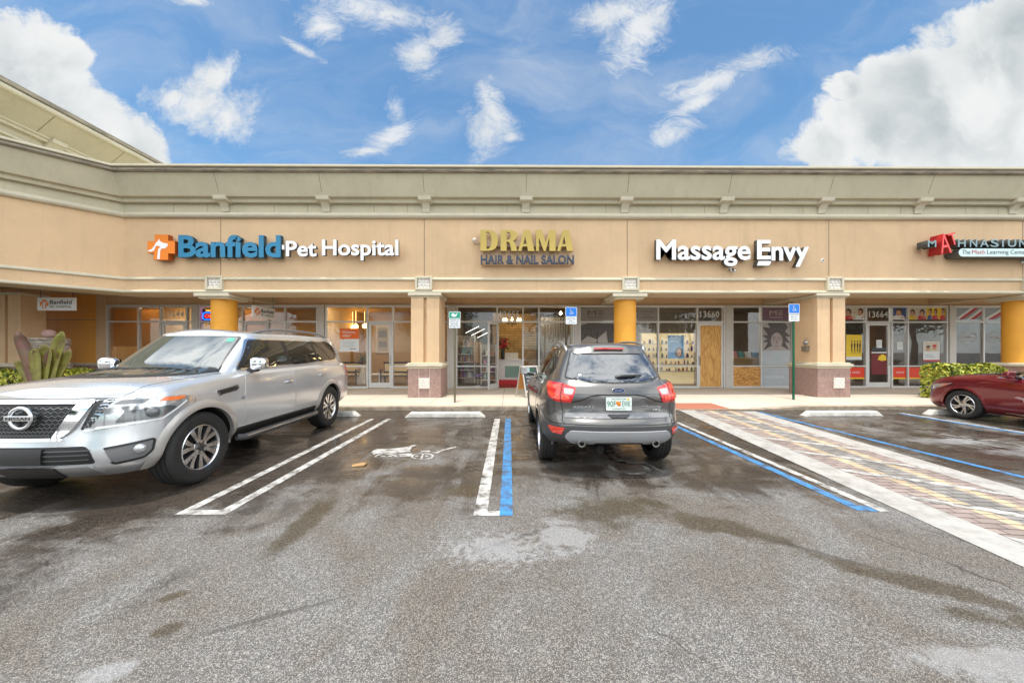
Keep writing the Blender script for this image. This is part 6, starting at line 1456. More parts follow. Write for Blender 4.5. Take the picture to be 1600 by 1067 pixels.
    C1.panel('amber_marker', 'amber', 'SF', rounded([(k * 1.04, 1.035), (k * 1.09, 1.073), (k * 1.28, 1.068), (k * 1.30, 1.048), (k * 1.22, 1.028)], .01), .0125, .03, H, 0)
    c_ = C1.proj('SF', k * .99, .93, .008); n_ = (C1.proj('SF', k * .99, .93, .1) - c_).normalized()
    b = MB(); b.lathe([(.0, .022), (.03, .02), (.052, .008), (.056, 0)], 24, 0, c_, n_); b.build('projector_lens', mat('projector_lens', (.10, .11, .12), .03, coat=1.0), H, 60)
    # chrome side arm of the grille, small outer grille, fog lamp recess
    C1.panel('grille_arm', 'chrome', 'SF', rounded([(k * .43, 1.055), (k * .56, 1.075), (k * .545, 1.02), (k * .41, .80), (k * .335, .735), (k * .25, .725), (k * .29, .80)], .03), .026, .03, None, .03)
    C1.panel('outer_grille', 'trim_black', 'SF', rounded([(k * .575, 1.075), (k * .72, 1.08), (k * .69, 1.05), (k * .54, .80), (k * .47, .80)], .02), .010, .03)
    for j in range(6): C1.line('grille_wave', 'chrome_dim' if 'chrome_dim' in M else M.setdefault('chrome_dim', mat('dim_chrome', (.20, .20, .205), .25, metal=1.0)), 'SF', [(k * (.50 + .022 * j), .83 + j * .042), (k * (.53 + .024 * j), .845 + j * .042), (k * (.555 + .024 * j), .828 + j * .042)], .008, .013)
    C1.panel('fog_recess', 'bezel_grey' if 'bezel_grey' in M else M.setdefault('bezel_grey', mat('mid_grey_bezel', (.16, .16, .165), .4)), 'SF', rounded([(k * .66, .61), (k * 1.0, .66), (k * .985, .545), (k * .93, .485), (k * .72, .455)], .025), .006, .03)
    C1.line('fog_edge', 'trim_black', 'SF', rounded([(k * .66, .61), (k * 1.0, .66), (k * .985, .545), (k * .93, .485), (k * .72, .455), (k * .66, .61)], .025)[:-6], .02, .010)
    c_ = C1.proj('SF', k * .90, .575, .004); n_ = (C1.proj('SF', k * .90, .575, .1) - c_).normalized()
    b = MB(); b.lathe([(.0, .03), (.03, .027), (.046, .012), (.05, 0)], 20, 0, c_, n_); b.build('fog_lamp', 'clear_lens', rt, 60)
    C1.panel('tail_light', 'red_lens', S, rounded([(-2.40, .98), (-2.38, 1.25), (-2.62, 1.25), (-2.66, 1.02)], .03), .008, .03)
    C1.line('bumper_gap', 'seam', 'SF', [(k * 1.42, 1.02), (k * 1.36, .80), (k * 1.33, .66)], .006, .001)
    C1.line('hood_gap', 'seam', 'T', [(.95, sg * .84), (1.5, sg * .80), (2.0, sg * .745), (2.16, sg * .71)], .009, .001)
C1.panel('grille', 'grille_black' if 'grille_black' in M else M.setdefault('grille_black', mat('grille_black', (.008, .008, .009), .6)), 'SF', rounded([(-.47, 1.04), (.47, 1.04), (.33, .80), (.22, .725), (-.22, .725), (-.33, .80)], .02), .008, .03)
for j in range(8):
    z = .755 + j * .036; w = .20 + (z - .72) * .80
    if z < 1.035: C1.line('grille_wave', 'chrome_dim', 'SF', [(-w + 2 * w * i / 26, z + .009 * (1 if i % 2 else -1)) for i in range(27)], .007, .013, None, .02)
C1.panel('grille_top_strip', 'chrome', 'SF', rounded([(-.56, 1.045), (.56, 1.045), (.56, 1.078), (-.56, 1.078)], .012), .020, .04, None, .02)
C1.panel('grille_base_strip', 'chrome', 'SF', rounded([(-.34, .70), (.34, .70), (.33, .73), (-.33, .73)], .012), .020, .04, None, .02)
# ring emblem
c0 = C1.proj('SF', 0, .925, .03); eb = MB()
ringp = [(c0.x + .02, .098 * math.cos(R(a)), c0.z + .098 * math.sin(R(a))) for a in range(0, 361, 10)]; eb.tube(ringp, .017, 10, caps=False); em = eb.build('emblem', 'chrome', rt, 60)
eb = MB(); eb.box(c0.x + .005, c0.x + .042, -.13, .13, c0.z - .026, c0.z + .026); eb.build('emblem_bar', 'chrome', em, bevel=.006)
text('lettering', 'NISSAN', -.11, .11, -.014, .014, 0, .002, 'trim_black', em, .01, place=lambda u, v, d: (c0.x + .0425 + d, u, c0.z + v), spacing=1.1)
C1.panel('lower_intake', 'grille_black', 'SF', rounded([(-.52, .645), (.52, .645), (.56, .60), (.60, .475), (-.60, .475), (-.56, .60)], .03), .006, .04)
for z in (.52, .565, .605): C1.line('intake_bar', 'trim_grey', 'SF', [(-.56, z), (.56, z)], .012, .012)
C1.panel('plate_holder', 'trim_black', 'SF', rounded([(-.20, .49), (.20, .49), (.20, .63), (-.20, .63)], .01), .03, .05, None, .03)
C1.panel('skid_plate', 'satin', 'SF', rounded([(-.62, .335), (.62, .335), (.56, .45), (-.56, .45)], .03), .012, .04)
C1.panel('tow_cover', 'trim_black', 'SF', rounded([(-.28, .33), (.28, .33), (.28, .455), (-.28, .455)], .01), .022, .05)
C1.line('hood_front_gap', 'seam', 'SF', [(-.75, 1.094), (-.4, 1.090), (0, 1.089), (.4, 1.090), (.75, 1.094)], .010, .002)
text('badge', 'V8', 0, .085, 0, .045, 0, .006, 'chrome', rt, .02, place=lambda u, v, d: (.98 - u, C1.proj('SL', .98 - u, .91 + v, 0).y + .002 + d, .91 + v))
for y0, y1, x0, x1 in ((.62, -.02, 1.22, 1.26), (-.05, -.62, 1.26, 1.22)):
    b = MB(); p = [C1.proj('T', x0 - .03, y0, .02), C1.proj('T', (x0 + x1) / 2 - .02, (y0 + y1) / 2, .035), C1.proj('T', x1 - .02, y1, .03)]; b.tube(p, .011, 6); b.build('wiper', 'trim_black', rt, 60)

# ================================================================== GREY COMPACT CROSSOVER (seen from behind)
M['gun'] = paint('gunmetal_paint', (0.125, 0.12, 0.116), .65, .28, .0)
sk2 = Skirt([(2.20, 0), (2.18, .3), (2.09, .58), (1.90, .79), (1.6, .885), (1.345, .905), (.6, .905), (-.2, .905), (-1.0, .91), (-1.345, .91), (-1.72, .885), (-1.98, .80), (-2.16, .62), (-2.235, .33), (-2.25, 0)],
            [(0, -.12, -.11, -.16), (.07, -.04, -.05, -.05), (.16, .02, -.01, .015), (.27, .03, .008, .045), (.36, .02, .012, .035), (.46, .0, .012, -.045), (.60, -.01, .018, -.07), (.74, -.02, .010, -.055), (.84, -.03, -.012, -.085), (.92, -.05, -.035, -.125), (1, -.14, -.085, -.19)],
            [(-2.3, .40), (-2.0, .38), (-1.6, .32), (-1, .28), (1.2, .28), (2.2, .26)], [(-2.3, 1.20), (-1.6, 1.175), (-.8, 1.12), (0, 1.085), (.8, 1.055), (1.3, 1.03), (1.8, .96), (2.2, .83)])
hs2 = House([(1.22, 0), (1.20, .33), (1.10, .60), (.92, .76), (.5, .80), (-.1, .815), (-.7, .815), (-1.35, .795), (-1.75, .745), (-1.95, .62), (-2.03, .32), (-2.05, 0)],
            [(.22, 0), (.2, .28), (.13, .46), (.0, .56), (-.2, .585), (-.5, .60), (-.85, .60), (-1.2, .59), (-1.52, .56), (-1.66, .48), (-1.72, .25), (-1.73, 0)],
            [(-2.1, 1.12), (-1, 1.09), (0, 1.04), (1.25, .99)], [(-1.8, 1.575), (-1, 1.60), (0, 1.60), (.25, 1.59)], .02)
C2 = Car('compact_crossover', 'dark grey compact crossover parked nose in, seen from behind', 'crossover', (1.34, 6.47, 0), R(90), sk2, hs2, 'gun', lambda x: .05 if x > .6 else .01, .035, .045)
AX2 = [(1.345, .395, .345), (-1.345, .395, .345)]
C2.bodies(AX2, .345, 'well', .58)
def spokes_five(b, rr_, f):
    for k in range(5):
        a = R(72 * k + 18); spoke_bar(b, a, .06, rr_ - .012, .05, .085, f - .016, f - .004, 0, .035)
    b.lathe([(.075, f - .04), (.075, f - .01), (.05, f - .004), (0, f - .004)], 28, 0, (0, 0, 0), (0, 1, 0))
for x, r, z in AX2:
    for sg in (1, -1):
        C2.wheel(x, sg * .795, .345, .345, .235, .235, sg, spokes_five); C2.arch(x, z + .005, r, sg, 'trim_grey' if False else 'gun', -5, 185, .05, .012)
rt = C2.root
C2.panel('windscreen', 'car_glass', 'F', rounded([(-.60, 1.08), (.60, 1.08), (.48, 1.575), (-.48, 1.575)], .05), .006, .06)
rw = rounded([(-.60, 1.225), (-.36, 1.180), (0, 1.170), (.36, 1.180), (.60, 1.225), (.485, 1.565), (.3, 1.578), (-.3, 1.578), (-.485, 1.565)], .03)
C2.panel('rear_surround', 'trim_black', 'B', [(u * 1.035, 1.378 + (v - 1.378) * 1.07) for u, v in rw], .003, .05); C2.panel('rear_window', 'rear_glass' if 'rear_glass' in M else M.setdefault('rear_glass', mat('rear_window_glass', (0.014, 0.018, 0.026), 0.02, ior=2.6)), 'B', rw, .007, .05)
for mode in ('L', 'R'):
    sg = 1 if mode == 'L' else -1; S = 'SL' if sg > 0 else 'SR'
    C2.panel('window_trim', 'trim_black', mode, rounded([(.80, 1.10), (.12, 1.545), (-.9, 1.56), (-1.42, 1.49), (-1.62, 1.33), (-1.42, 1.215), (-.4, 1.155)], .05), .004, .06)
    for p in ([(.66, 1.125), (.10, 1.515), (-.30, 1.53), (-.34, 1.165)], [(-.44, 1.17), (-.40, 1.532), (-.95, 1.53), (-1.06, 1.205)], [(-1.13, 1.212), (-1.04, 1.52), (-1.38, 1.465), (-1.55, 1.33), (-1.40, 1.24)]): C2.panel('side_window', 'side_glass', mode, rounded(p, .03), .008, .06)
    fd = C2.panel('door', 'gun', S, rounded([(.80, .42), (.84, .75), (.74, 1.02), (-.33, 1.075), (-.34, .42)], .03), .003, .06, None, .008); rd = C2.panel('door', 'gun', S, rounded([(-.355, .42), (-.345, 1.075), (-1.18, 1.12), (-1.25, .98), (-1.02, .80), (-.90, .62), (-.86, .42)], .03), .003, .06, None, .008)
    for d, x0, z in ((fd, -.18, .93), (rd, -1.0, .97)):
        b = MB(); p = [C2.proj(S, x0 + .09 - i * .045, z, .004 + .036 * math.sin(math.pi * i / 4) ** .6) for i in range(5)]; b.tube(p, [.010, .015, .016, .015, .010], 8); b.build('handle', 'gun', d, 60)
    C2.panel('rocker_trim', 'trim_grey', S, rounded([(.93, .29), (.93, .40), (-.93, .40), (-.93, .29)], .02), .006, .06)
    m = MB(); m.tube([(.62, sg * .84, 1.10), (.64, sg * .97, 1.12)], [.035, .03], 8); arm = m.build('mirror', 'trim_black', rt, 60)
    bm = bmesh.new(); bmesh.ops.create_uvsphere(bm, u_segments=20, v_segments=12, radius=1)
    for v in bm.verts:
        x, y, z = v.co; e = lambda t: math.copysign(abs(t) ** .6, t); v.co = (.66 + e(x) * (.075 if x > 0 else .035), sg * (1.015 + e(y) * .10), 1.165 + e(z) * .075)
    me = bpy.data.meshes.new('mirror_cap'); bm.to_mesh(me); bm.free(); me.materials.append(M['gun']); me.polygons.foreach_set('use_smooth', [True] * len(me.polygons)); link('mirror_cap', me, arm)
    b = MB(); b.prism([(.622, sg * (1.015 + a), 1.165 + c) for a, c in rr(-.085, .085, -.058, .058, .02)], [(.63, sg * (1.015 + a), 1.165 + c) for a, c in rr(-.085, .085, -.058, .058, .02)]); b.build('mirror_glass', 'chrome', arm)
    b = MB(); pts = [C2.proj('T', x, sg * .545, h) for x, h in ((-.05, -.01), (-.2, .03), (-.5, .055), (-1.0, .06), (-1.35, .05), (-1.52, .02), (-1.60, -.02))]; b.tube(cat_rom(pts, 5), .019, 8); b.build('roof_rail', 'satin', rt, 60)
    k = sg
    T = C2.panel('tail_light', 'red_lens', 'SB', rounded([(k * .50, .93), (k * .72, .915), (k * .90, .95), (k * 1.06, 1.18), (k * .72, 1.165), (k * .47, 1.135)] if False else [(k * .595, .925), (k * .80, .93), (k * .93, .975), (k * 1.12, 1.165), (k * .80, 1.155), (k * .53, 1.105)], .03), .012, .03)
    C2.panel('reversing_lamp', 'lamp_white' if 'lamp_white' in M else M.setdefault('lamp_white', mat('white_lamp_lens', (.42, .40, .40), .15, coat=1.0)), 'SB', rounded([(k * .585, 1.02), (k * .70, 1.03), (k * .72, 1.10), (k * .56, 1.085)], .02), .0145, .03, T, 0)
    C2.panel('lamp_band', 'red_bright', 'SB', rounded([(k * .62, .955), (k * .80, .96), (k * .93, 1.0), (k * .985, 1.045), (k * .74, 1.02), (k * .62, 1.01)], .015), .0145, .03, T, 0)
    C2.panel('lamp_band', 'red_bright', 'SB', rounded([(k * .76, 1.07), (k * 1.03, 1.10), (k * 1.08, 1.14), (k * .78, 1.13)], .01), .0145, .03, T, 0)
    C2.line('lamp_divider', 'seam', 'SB', [(k * .735, .925), (k * .745, 1.02), (k * .755, 1.152)], .010, .0155, T)
    C2.panel('reflector', 'red_bright', 'SB', rounded([(k * .66, .545), (k * .90, .575), (k * .98, .625), (k * .64, .625)] if False else [(k * .655, .62), (k * .93, .615), (k * .86, .535), (k * .70, .535)], .012), .010, .03)
    C2.line('hatch_gap', 'seam', 'SB', [(k * .735, .92), (k * .72, .80), (k * .70, .70), (k * .665, .685)], .009, .002)
    C2.line('quarter_gap', 'seam', 'SB', [(k * 1.22, .78), (k * 1.02, .69), (k * .82, .665), (k * .62, .675)], .009, .002)
C2.line('hatch_gap', 'seam', 'SB', [(-.62, .675), (0, .672), (.62, .675)], .010, .002)
C2.panel('bumper_cladding', 'trim_grey', 'SB', rounded([(-1.12, .40), (-1.12, .655), (-.70, .635), (-.60, .655), (.60, .655), (.70, .635), (1.12, .655), (1.12, .40), (.6, .39), (-.6, .39)], .03), .004, .05)
M['tip_steel'] = mat('exhaust_steel', (.30, .29, .28), .25, metal=1.0); M['skid'] = mat('silver_bumper_trim', (.44, .455, .48), .38, metal=.25)
C2.panel('skid_trim', 'skid', 'SB', rounded([(-.60, .43), (-.665, .52), (-.58, .60), (.58, .60), (.665, .52), (.60, .43), (.33, .43), (.28, .465), (-.28, .465), (-.33, .43)], .03), .022, .03, None, .02)
C2.panel('hatch_strip', 'gun_light' if 'gun_light' in M else M.setdefault('gun_light', paint('light_gunmetal', (.20, .20, .205), .6, .25)), 'SB', rounded([(-.68, .74), (.68, .74), (.68, .80), (-.68, .80)], .012), .010, .04, None, .015)
C2.panel('plate_recess', 'gun_light', 'SB', rounded([(-.56, .845), (.56, .845), (.60, .875), (.40, .885), (.30, .98), (.22, 1.005), (-.22, 1.005), (-.30, .98), (-.40, .885), (-.60, .875)], .03), .003, .03)
C2.panel('hatch_brow', 'trim_grey' if False else 'gun', 'SB', rounded([(-.56, 1.03), (.56, 1.03), (.53, 1.115), (-.53, 1.115)], .03), .010, .04, None, .02)
C2.line('brow_edge', 'seam', 'SB', [(-.60, .93), (-.48, .95), (-.34, 1.01), (-.2, 1.028), (.2, 1.028), (.34, 1.01), (.48, .95), (.60, .93)], .014, .004)
C2.panel('hatch_handle', 'trim_black', 'SB', rounded([(-.14, .785), (.14, .785), (.10, .742), (-.10, .742)], .01), .020, .03, None, .012)
# number plate
pc = C2.proj('SB', 0.0, .925, .02); pl = MB(); W2, H2 = .158, .082
pl.prism([(pc.x - .004, u, pc.z + v) for u, v in rr(-W2, W2, -H2, H2, .012)], [(pc.x + .002, u, pc.z + v) for u, v in rr(-W2, W2, -H2, H2, .012)]); plo = pl.build('number_plate', mat('plate_white', (.72, .78, .76), .4), rt)
pt = lambda u, v, d: (pc.x - .0052 - d, -u, pc.z + v)
M['plate_green'] = mat('plate_green', (.02, .22, .12), .5)
text('lettering', '90F', -.145, -.035, -.035, .035, 0, 0, 'plate_green', plo, .005, place=pt); text('lettering', 'EWK', .04, .145, -.035, .035, 0, 0, 'plate_green', plo, .005, place=pt)
text('lettering', 'MYFLORIDA.COM', -.085, .085, .05, .070, 0, 0, 'plate_green', plo, .004, place=pt); text('lettering', 'SUNSHINE STATE', -.08, .08, -.070, -.052, 0, 0, 'plate_green', plo, .004, place=pt)
b = MB(); b.lathe([(0, .003), (.016, .002), (.024, 0)], 20, 0, pt(.002, -.004, 0), (-1, 0, 0)); b.lathe([(0, .003), (.016, .002), (.022, 0)], 20, 0, pt(-.014, .012, 0), (-1, 0, 0)); b.build('orange_motif', mat('plate_orange', (.75, .22, .02), .5), plo, 60)
b = MB(); b.prism([pt(u, v, .0006) for u, v in [(0, .018), (.02, .034), (.03, .028), (.012, .014)]], [pt(u, v, 0) for u, v in [(0, .018), (.02, .034), (.03, .028), (.012, .014)]]); b.build('leaf_motif', 'plate_green', plo)
b = MB(); b.prism([pt(u, v, .0008) for u, v in rr(.10, .125, .045, .07, .003)], [pt(u, v, 0) for u, v in rr(.10, .125, .045, .07, .003)]); b.build('plate_sticker', 'm_yellow', plo)
# oval badge
ec = C2.proj('SB', 0, 1.072, .022)
for a, c, d, m, nm in ((.078, .033, .006, 'chrome', 'badge'), (.071, .027, .009, 'badge_blue', 'badge_field')):
    if 'badge_blue' not in M: M['badge_blue'] = mat('badge_blue', (.012, .045, .16), .2, coat=1.0)
    b = MB(); e_ = ellipse(0, 0, a, c, 32); b.prism([(ec.x - d, u, ec.z + v) for u, v in e_], [(ec.x + .02, u, ec.z + v) for u, v in e_]); bo = b.build(nm, m, rt if nm == 'badge' else bo, 50)
text('lettering', 'Ford', -.045, .045, -.014, .016, 0, .001, 'chrome', bo, .006, place=lambda u, v, d: (ec.x - .0095 - d, -u, ec.z + v), shear=.35)
for s_, u0, u1, z0, z1 in (('ESCAPE', -.56, -.30, .865, .892), ('TITANIUM', .30, .56, .868, .89), ('4WD', .44, .55, .835, .857)):
    text('badge', s_, u0, u1, z0, z1, 0, .004, 'chrome', rt, .01, place=lambda u, v, d: tuple(C2.proj('SB', -u, v, .012 + d)), spacing=1.25)
# brake light, wiper, spoiler, aerial, exhausts
C2.panel('spoiler', 'gun', 'T', rounded([(-1.36, -.52), (-1.36, .52), (-1.73, .47), (-1.775, .2), (-1.775, -.2), (-1.73, -.47)], .06), .020, .05, None, .04)
b = MB(); b.obox((-1.765, 0, 1.598), (.012, 0, 0), (0, .20, 0), (0, 0, .012)); b.build('brake_light', 'red_lens', rt, bevel=.004)
b = MB(); p = [C2.proj('B', -.02, 1.215, .02), C2.proj('B', -.08, 1.222, .045), C2.proj('B', -.28, 1.235, .035), C2.proj('B', -.37, 1.243, .02)]; b.tube(p, [.022, .022, .014, .006], 8); b.build('rear_wiper', 'trim_black', rt, 60)
b = MB(); q = C2.proj('T', -1.15, 0, 0); b.tube([q, q + Vector((.0, 0, .03))], [.03, .02], 10); b.tube([q + Vector((0, 0, .02)), q + Vector((-.05, 0, .19))], .006, 6); b.build('aerial', 'trim_black', rt, 60)
for y in (-.455, .455):
    b = MB(); b.lathe([(.030, .0), (.044, -.005), (.050, .0), (.050, .16)], 24, 0, (-2.215, y, .435), (1, 0, .0)); b.lathe([(.046, .03), (.0, .03)], 24, 1, (-2.215, y, .435), (1, 0, 0)); b.build('exhaust_tip', ['tip_steel', 'well'], rt, 60)
b = MB(); b.tube([(-2.1, .2, .33), (-1.6, .25, .30), (-1.2, .1, .30), (.5, .1, .28)], .05, 8); b.obox((-1.35, 0, .33), (.06, 0, 0), (0, .70, 0), (0, 0, .05)); b.build('underbody', 'well', rt)

# ================================================================== RED SALOON (nose in, far right)
M['maroon'] = paint('maroon_paint', (0.19, 0.012, 0.02), .55, .25, .2)
sk3 = Skirt([(2.36, 0), (2.34, .3), (2.25, .58), (2.06, .79), (1.78, .89), (1.39, .915), (.6, .92), (-.2, .92), (-1.0, .92), (-1.39, .915), (-1.9, .88), (-2.25, .77), (-2.42, .58), (-2.49, .3), (-2.50, 0)],
            [(0, -.10, -.09, -.10), (.1, -.02, -.03, 0), (.2, .02, -.005, .02), (.35, .02, .006, .02), (.55, .0, .012, 0), (.72, -.02, .016, -.02), (.84, -.04, .004, -.04), (.92, -.07, -.02, -.08), (1, -.19, -.09, -.16)],
            [(-2.5, .26), (-1, .20), (1.2, .20), (2.36, .19)], [(-2.5, 1.0), (-1.6, 1.02), (-.6, .985), (.2, .965), (.9, 1.03), (1.3, 1.015), (1.8, .94), (2.1, .86), (2.36, .75)])
hs3 = House([(1.12, 0), (1.10, .34), (1.0, .62), (.82, .77), (.4, .80), (-.2, .81), (-.8, .80), (-1.3, .77), (-1.75, .68), (-1.95, .5), (-2.03, .25), (-2.05, 0)],
            [(.22, 0), (.2, .28), (.12, .46), (.0, .55), (-.2, .575), (-.5, .58), (-.75, .575), (-.95, .56), (-1.12, .52), (-1.2, .42), (-1.24, .22), (-1.25, 0)],
            [(-2.1, .95), (0, .90), (1.2, .91)], [(-1.3, 1.37), (-.5, 1.41), (.3, 1.395)], .02)
C3 = Car('saloon_car', 'maroon red saloon car nosed up to the hedge', 'car', (11.38, 6.60, 0), R(90), sk3, hs3, 'maroon', lambda x: .05 if x > .6 else .02, .03, .045)
AX3 = [(1.3875, .375, .33), (-1.3875, .375, .33)]
C3.bodies(AX3, .33, 'well', .60)
def spokes_turb(b, rr_, f):
    for k in range(5):
        a = R(72 * k + 30); spoke_bar(b, a, .05, rr_ - .008, .036, .030, f - .014, f - .004, 0, .03, .05); spoke_bar(b, a + R(17), .07, rr_ - .008, .020, .045, f - .018, f - .004, 0, .03, .075)
        spoke_bar(b, a + R(9), .08, rr_ - .02, .03, .09, f - .032, f - .03, 1, .02, .06)
    b.lathe([(.07, f - .04), (.07, f - .012), (.05, f - .004), (0, f - .004)], 28, 0, (0, 0, 0), (0, 1, 0))
for x, r, z in AX3:
    for sg in (1, -1): C3.wheel(x, sg * .815, .33, .33, .225, .222, sg, spokes_turb); C3.arch(x, z, r, sg, 'maroon', 0, 180, .045, .010)
rt = C3.root
C3.panel('windscreen', 'car_glass', 'F', rounded([(-.68, 1.0), (.68, 1.0), (.50, 1.375), (-.50, 1.375)], .05), .006, .06); C3.panel('rear_window', 'car_glass', 'B', rounded([(-.58, 1.05), (.58, 1.05), (.44, 1.35), (-.44, 1.35)], .05), .006, .06)
for mode in ('L', 'R'):
    sg = 1 if mode == 'L' else -1; S = 'SL' if sg > 0 else 'SR'; k = sg
    C3.panel('window_trim', 'chrome', mode, rounded([(.86, .985), (.16, 1.375), (-.5, 1.395), (-.98, 1.35), (-1.45, 1.06), (-1.40, 1.0)], .04), .003, .06)
    for p in ([(.73, 1.005), (.14, 1.35), (-.24, 1.372), (-.27, 1.012)], [(-.35, 1.014), (-.32, 1.372), (-.9, 1.345), (-1.12, 1.02)]): C3.panel('side_window', 'side_glass', mode, rounded(p, .03), .007, .06)
    fd = C3.panel('door', 'maroon', S, rounded([(.88, .32), (.92, .62), (.84, .90), (-.29, .915), (-.30, .32)], .03), .003, .05, None, .008); rd = C3.panel('door', 'maroon', S, rounded([(-.315, .32), (-.305, .915), (-1.15, .935), (-1.2, .8), (-1.02, .66), (-.93, .5), (-.9, .32)], .03), .003, .05, None, .008)
    for d, x0 in ((fd, -.14), (rd, -.98)):
        b = MB(); p = [C3.proj(S, x0 + .09 - i * .045, .83, .004 + .036 * math.sin(math.pi * i / 4) ** .6) for i in range(5)]; b.tube(p, [.010, .014, .015, .014, .010], 8); b.build('handle', 'maroon', d, 60)
    C3.line('side_crease', 'seam', S, [(.85, .735), (0, .742), (-1.1, .755)], .005, .0045); C3.panel('rocker_strip', 'chrome', S, rounded([(.70, .245), (.70, .262), (-.9, .262), (-.9, .245)], .005), .012, .06)
    H = C3.panel('headlight', 'clear_lens', 'SF', rounded([(k * .50, .60), (k * .58, .66), (k * 1.02, .755), (k * 1.42, .815), (k * 1.28, .735), (k * .95, .625)], .02), .010, .03); C3.panel('amber_marker', 'amber', 'SF', rounded([(k * 1.16, .735), (k * 1.22, .765), (k * 1.36, .795), (k * 1.28, .745)], .008), .0125, .03, H, 0)
    C3.panel('lamp_bezel', 'lamp_dark', 'SF', rounded([(k * .62, .62), (k * .68, .665), (k * .98, .715), (k * .93, .645)], .015), .0125, .03, H, 0)
    m = MB(); m.tube([(.52, sg * .84, 1.0), (.53, sg * .95, 1.03)], [.03, .026], 8); arm = m.build('mirror', 'trim_black', rt, 60)
    bm = bmesh.new(); bmesh.ops.create_uvsphere(bm, u_segments=20, v_segments=12, radius=1)
    for v in bm.verts:
        x, y, z = v.co; e = lambda t: math.copysign(abs(t) ** .6, t); v.co = (.54 + e(x) * (.10 if x > 0 else .03), sg * (1.0 + e(y) * .10), 1.07 + e(z) * .075)
    me = bpy.data.meshes.new('mirror_cap'); bm.to_mesh(me); bm.free(); me.materials.append(M['maroon']); me.polygons.foreach_set('use_smooth', [True] * len(me.polygons)); link('mirror_cap', me, arm)
    C3.line('hood_gap', 'seam', 'T', [(.98, sg * .80), (1.5, sg * .76), (1.95, sg * .64), (2.14, sg * .5)], .008, .001); C3.line('bumper_gap', 'seam', 'SF', [(k * 1.42, .79), (k * 1.40, .64), (k * 1.38, .55)], .007, .002)
    C3.panel('tail_light', 'red_lens', 'SB', rounded([(k * .45, .74), (k * .5, .9), (k * 1.0, .93), (k * 1.1, .86), (k * .8, .76)], .02), .01, .03)
C3.panel('grille', 'grille_black', 'SF', rounded([(-.46, .48), (.46, .48), (.52, .62), (-.52, .62)], .03), .008, .04); C3.panel('grille_bar', 'chrome', 'SF', rounded([(-.58, .60), (.58, .60), (.58, .65), (-.58, .65)], .02), .016, .04, None, .02); C3.panel('lower_intake', 'grille_black', 'SF', rounded([(-.6, .27), (.6, .27), (.55, .40), (-.55, .40)], .03), .006, .04)
C3.panel('scuff', mat('scuffed_paint', (.42, .30, .29), .7), 'SL', rounded([(.55, .60), (.48, .625), (.30, .585), (.26, .53), (.34, .545), (.40, .50), (.42, .565)], .01), .0055, .03, None, 0)
def cloth(name, col, tr=.6):
    m = bpy.data.materials.new(name); m.use_nodes = True; N, L = nt(m); N.clear(); o = N.new('ShaderNodeOutputMaterial'); d = N.new('ShaderNodeBsdfDiffuse'); t = N.new('ShaderNodeBsdfTranslucent'); x = N.new('ShaderNodeMixShader')
    d.inputs[0].default_value = (*col, 1); t.inputs[0].default_value = (*col, 1); x.inputs[0].default_value = tr; L.new(d.outputs[0], x.inputs[1]); L.new(t.outputs[0], x.inputs[2]); L.new(x.outputs[0], o.inputs[0]); return m
# ================================================================== THINGS INSIDE THE SHOPS
M['wood_dark'] = mat('dark_wood', (0.06, 0.035, 0.02), 0.5); M['cream_cloth'] = mat('cream_cushion', (0.66, 0.52, 0.30), 0.8); M['wood_light'] = mat('light_wood', (0.50, 0.30, 0.13), 0.5)
def bench(label, px0, px1, Y, group='benches in the pet hospital waiting area'):
    x0, x1 = fx(px0, Y), fx(px1, Y); w = (x1 - x0) / 2; t = thing('bench', label, 'bench', ((x0 + x1) / 2, Y, .1), 0, group)
    b = MB(); b.box(-w, w, -.25, .25, .40, .48); b.build('seat_cushion', 'cream_cloth', t, bevel=.02); b = MB(); b.box(-w, w, .20, .28, .56, .90); b.build('back_cushion', 'cream_cloth', t, bevel=.02)
    b = MB(); b.box(-w, w, -.27, .29, .36, .395); b.box(-w - .05, w + .05, .285, .32, .36, .98); b.box(-w - .05, w + .05, -.28, .31, .93, .97) if False else b.box(-w - .05, w + .05, .18, .32, .925, .97); b.build('frame', 'wood_dark', t)
    for sx_ in (-1, 1):
        for sy in (-.24, .27):
            b = MB(); b.box(sx_ * w - .03, sx_ * w + .03, sy - .03, sy + .03, 0, .36); b.build('leg', 'wood_dark', t)
        b = MB(); b.box(sx_ * w - .03, sx_ * w + .03, -.28, .28, .62, .66); b.box(sx_ * w - .03, sx_ * w + .03, -.28, -.22, .395, .62); b.build('armrest', 'wood_dark', t)
bench('cream bench with dark frame behind the welcome poster', 521, 560, 15.3); bench('cream bench with dark frame right of the pet hospital glass door', 598, 640, 15.3)
tb_ = thing('side_table', 'small white side table between the two cream benches', 'table', (fx(586, 15.2), 15.2, .1)); b = MB(); b.box(-.3, .3, -.25, .25, .44, .48); b.build('top', 'white', tb_, bevel=.005)
for a in (-.26, .26):
    for c in (-.21, .21): b = MB(); b.box(a - .018, a + .018, c - .018, c + .018, 0, .44); b.build('leg', 'white', tb_)
pn = thing('wall_picture', 'framed grey notice board on the tan waiting room wall', 'picture', (fx(598, 17.9), 17.93, 2.15)); b = MB(); b.box(-.35, .35, -.03, .0, -.7, .7); b.build('frame', 'int_white', pn); b = MB(); b.box(-.27, .27, -.035, -.03, -.6, .6); b.box(-.2, .2, -.038, -.034, .1, .45, 1); b.box(-.2, .2, -.038, -.034, -.4, -.1, 1); b.build('print', [mat('beige_print', (.40, .32, .24), .6), mat('brown_print', (.14, .10, .08), .6)], pn)
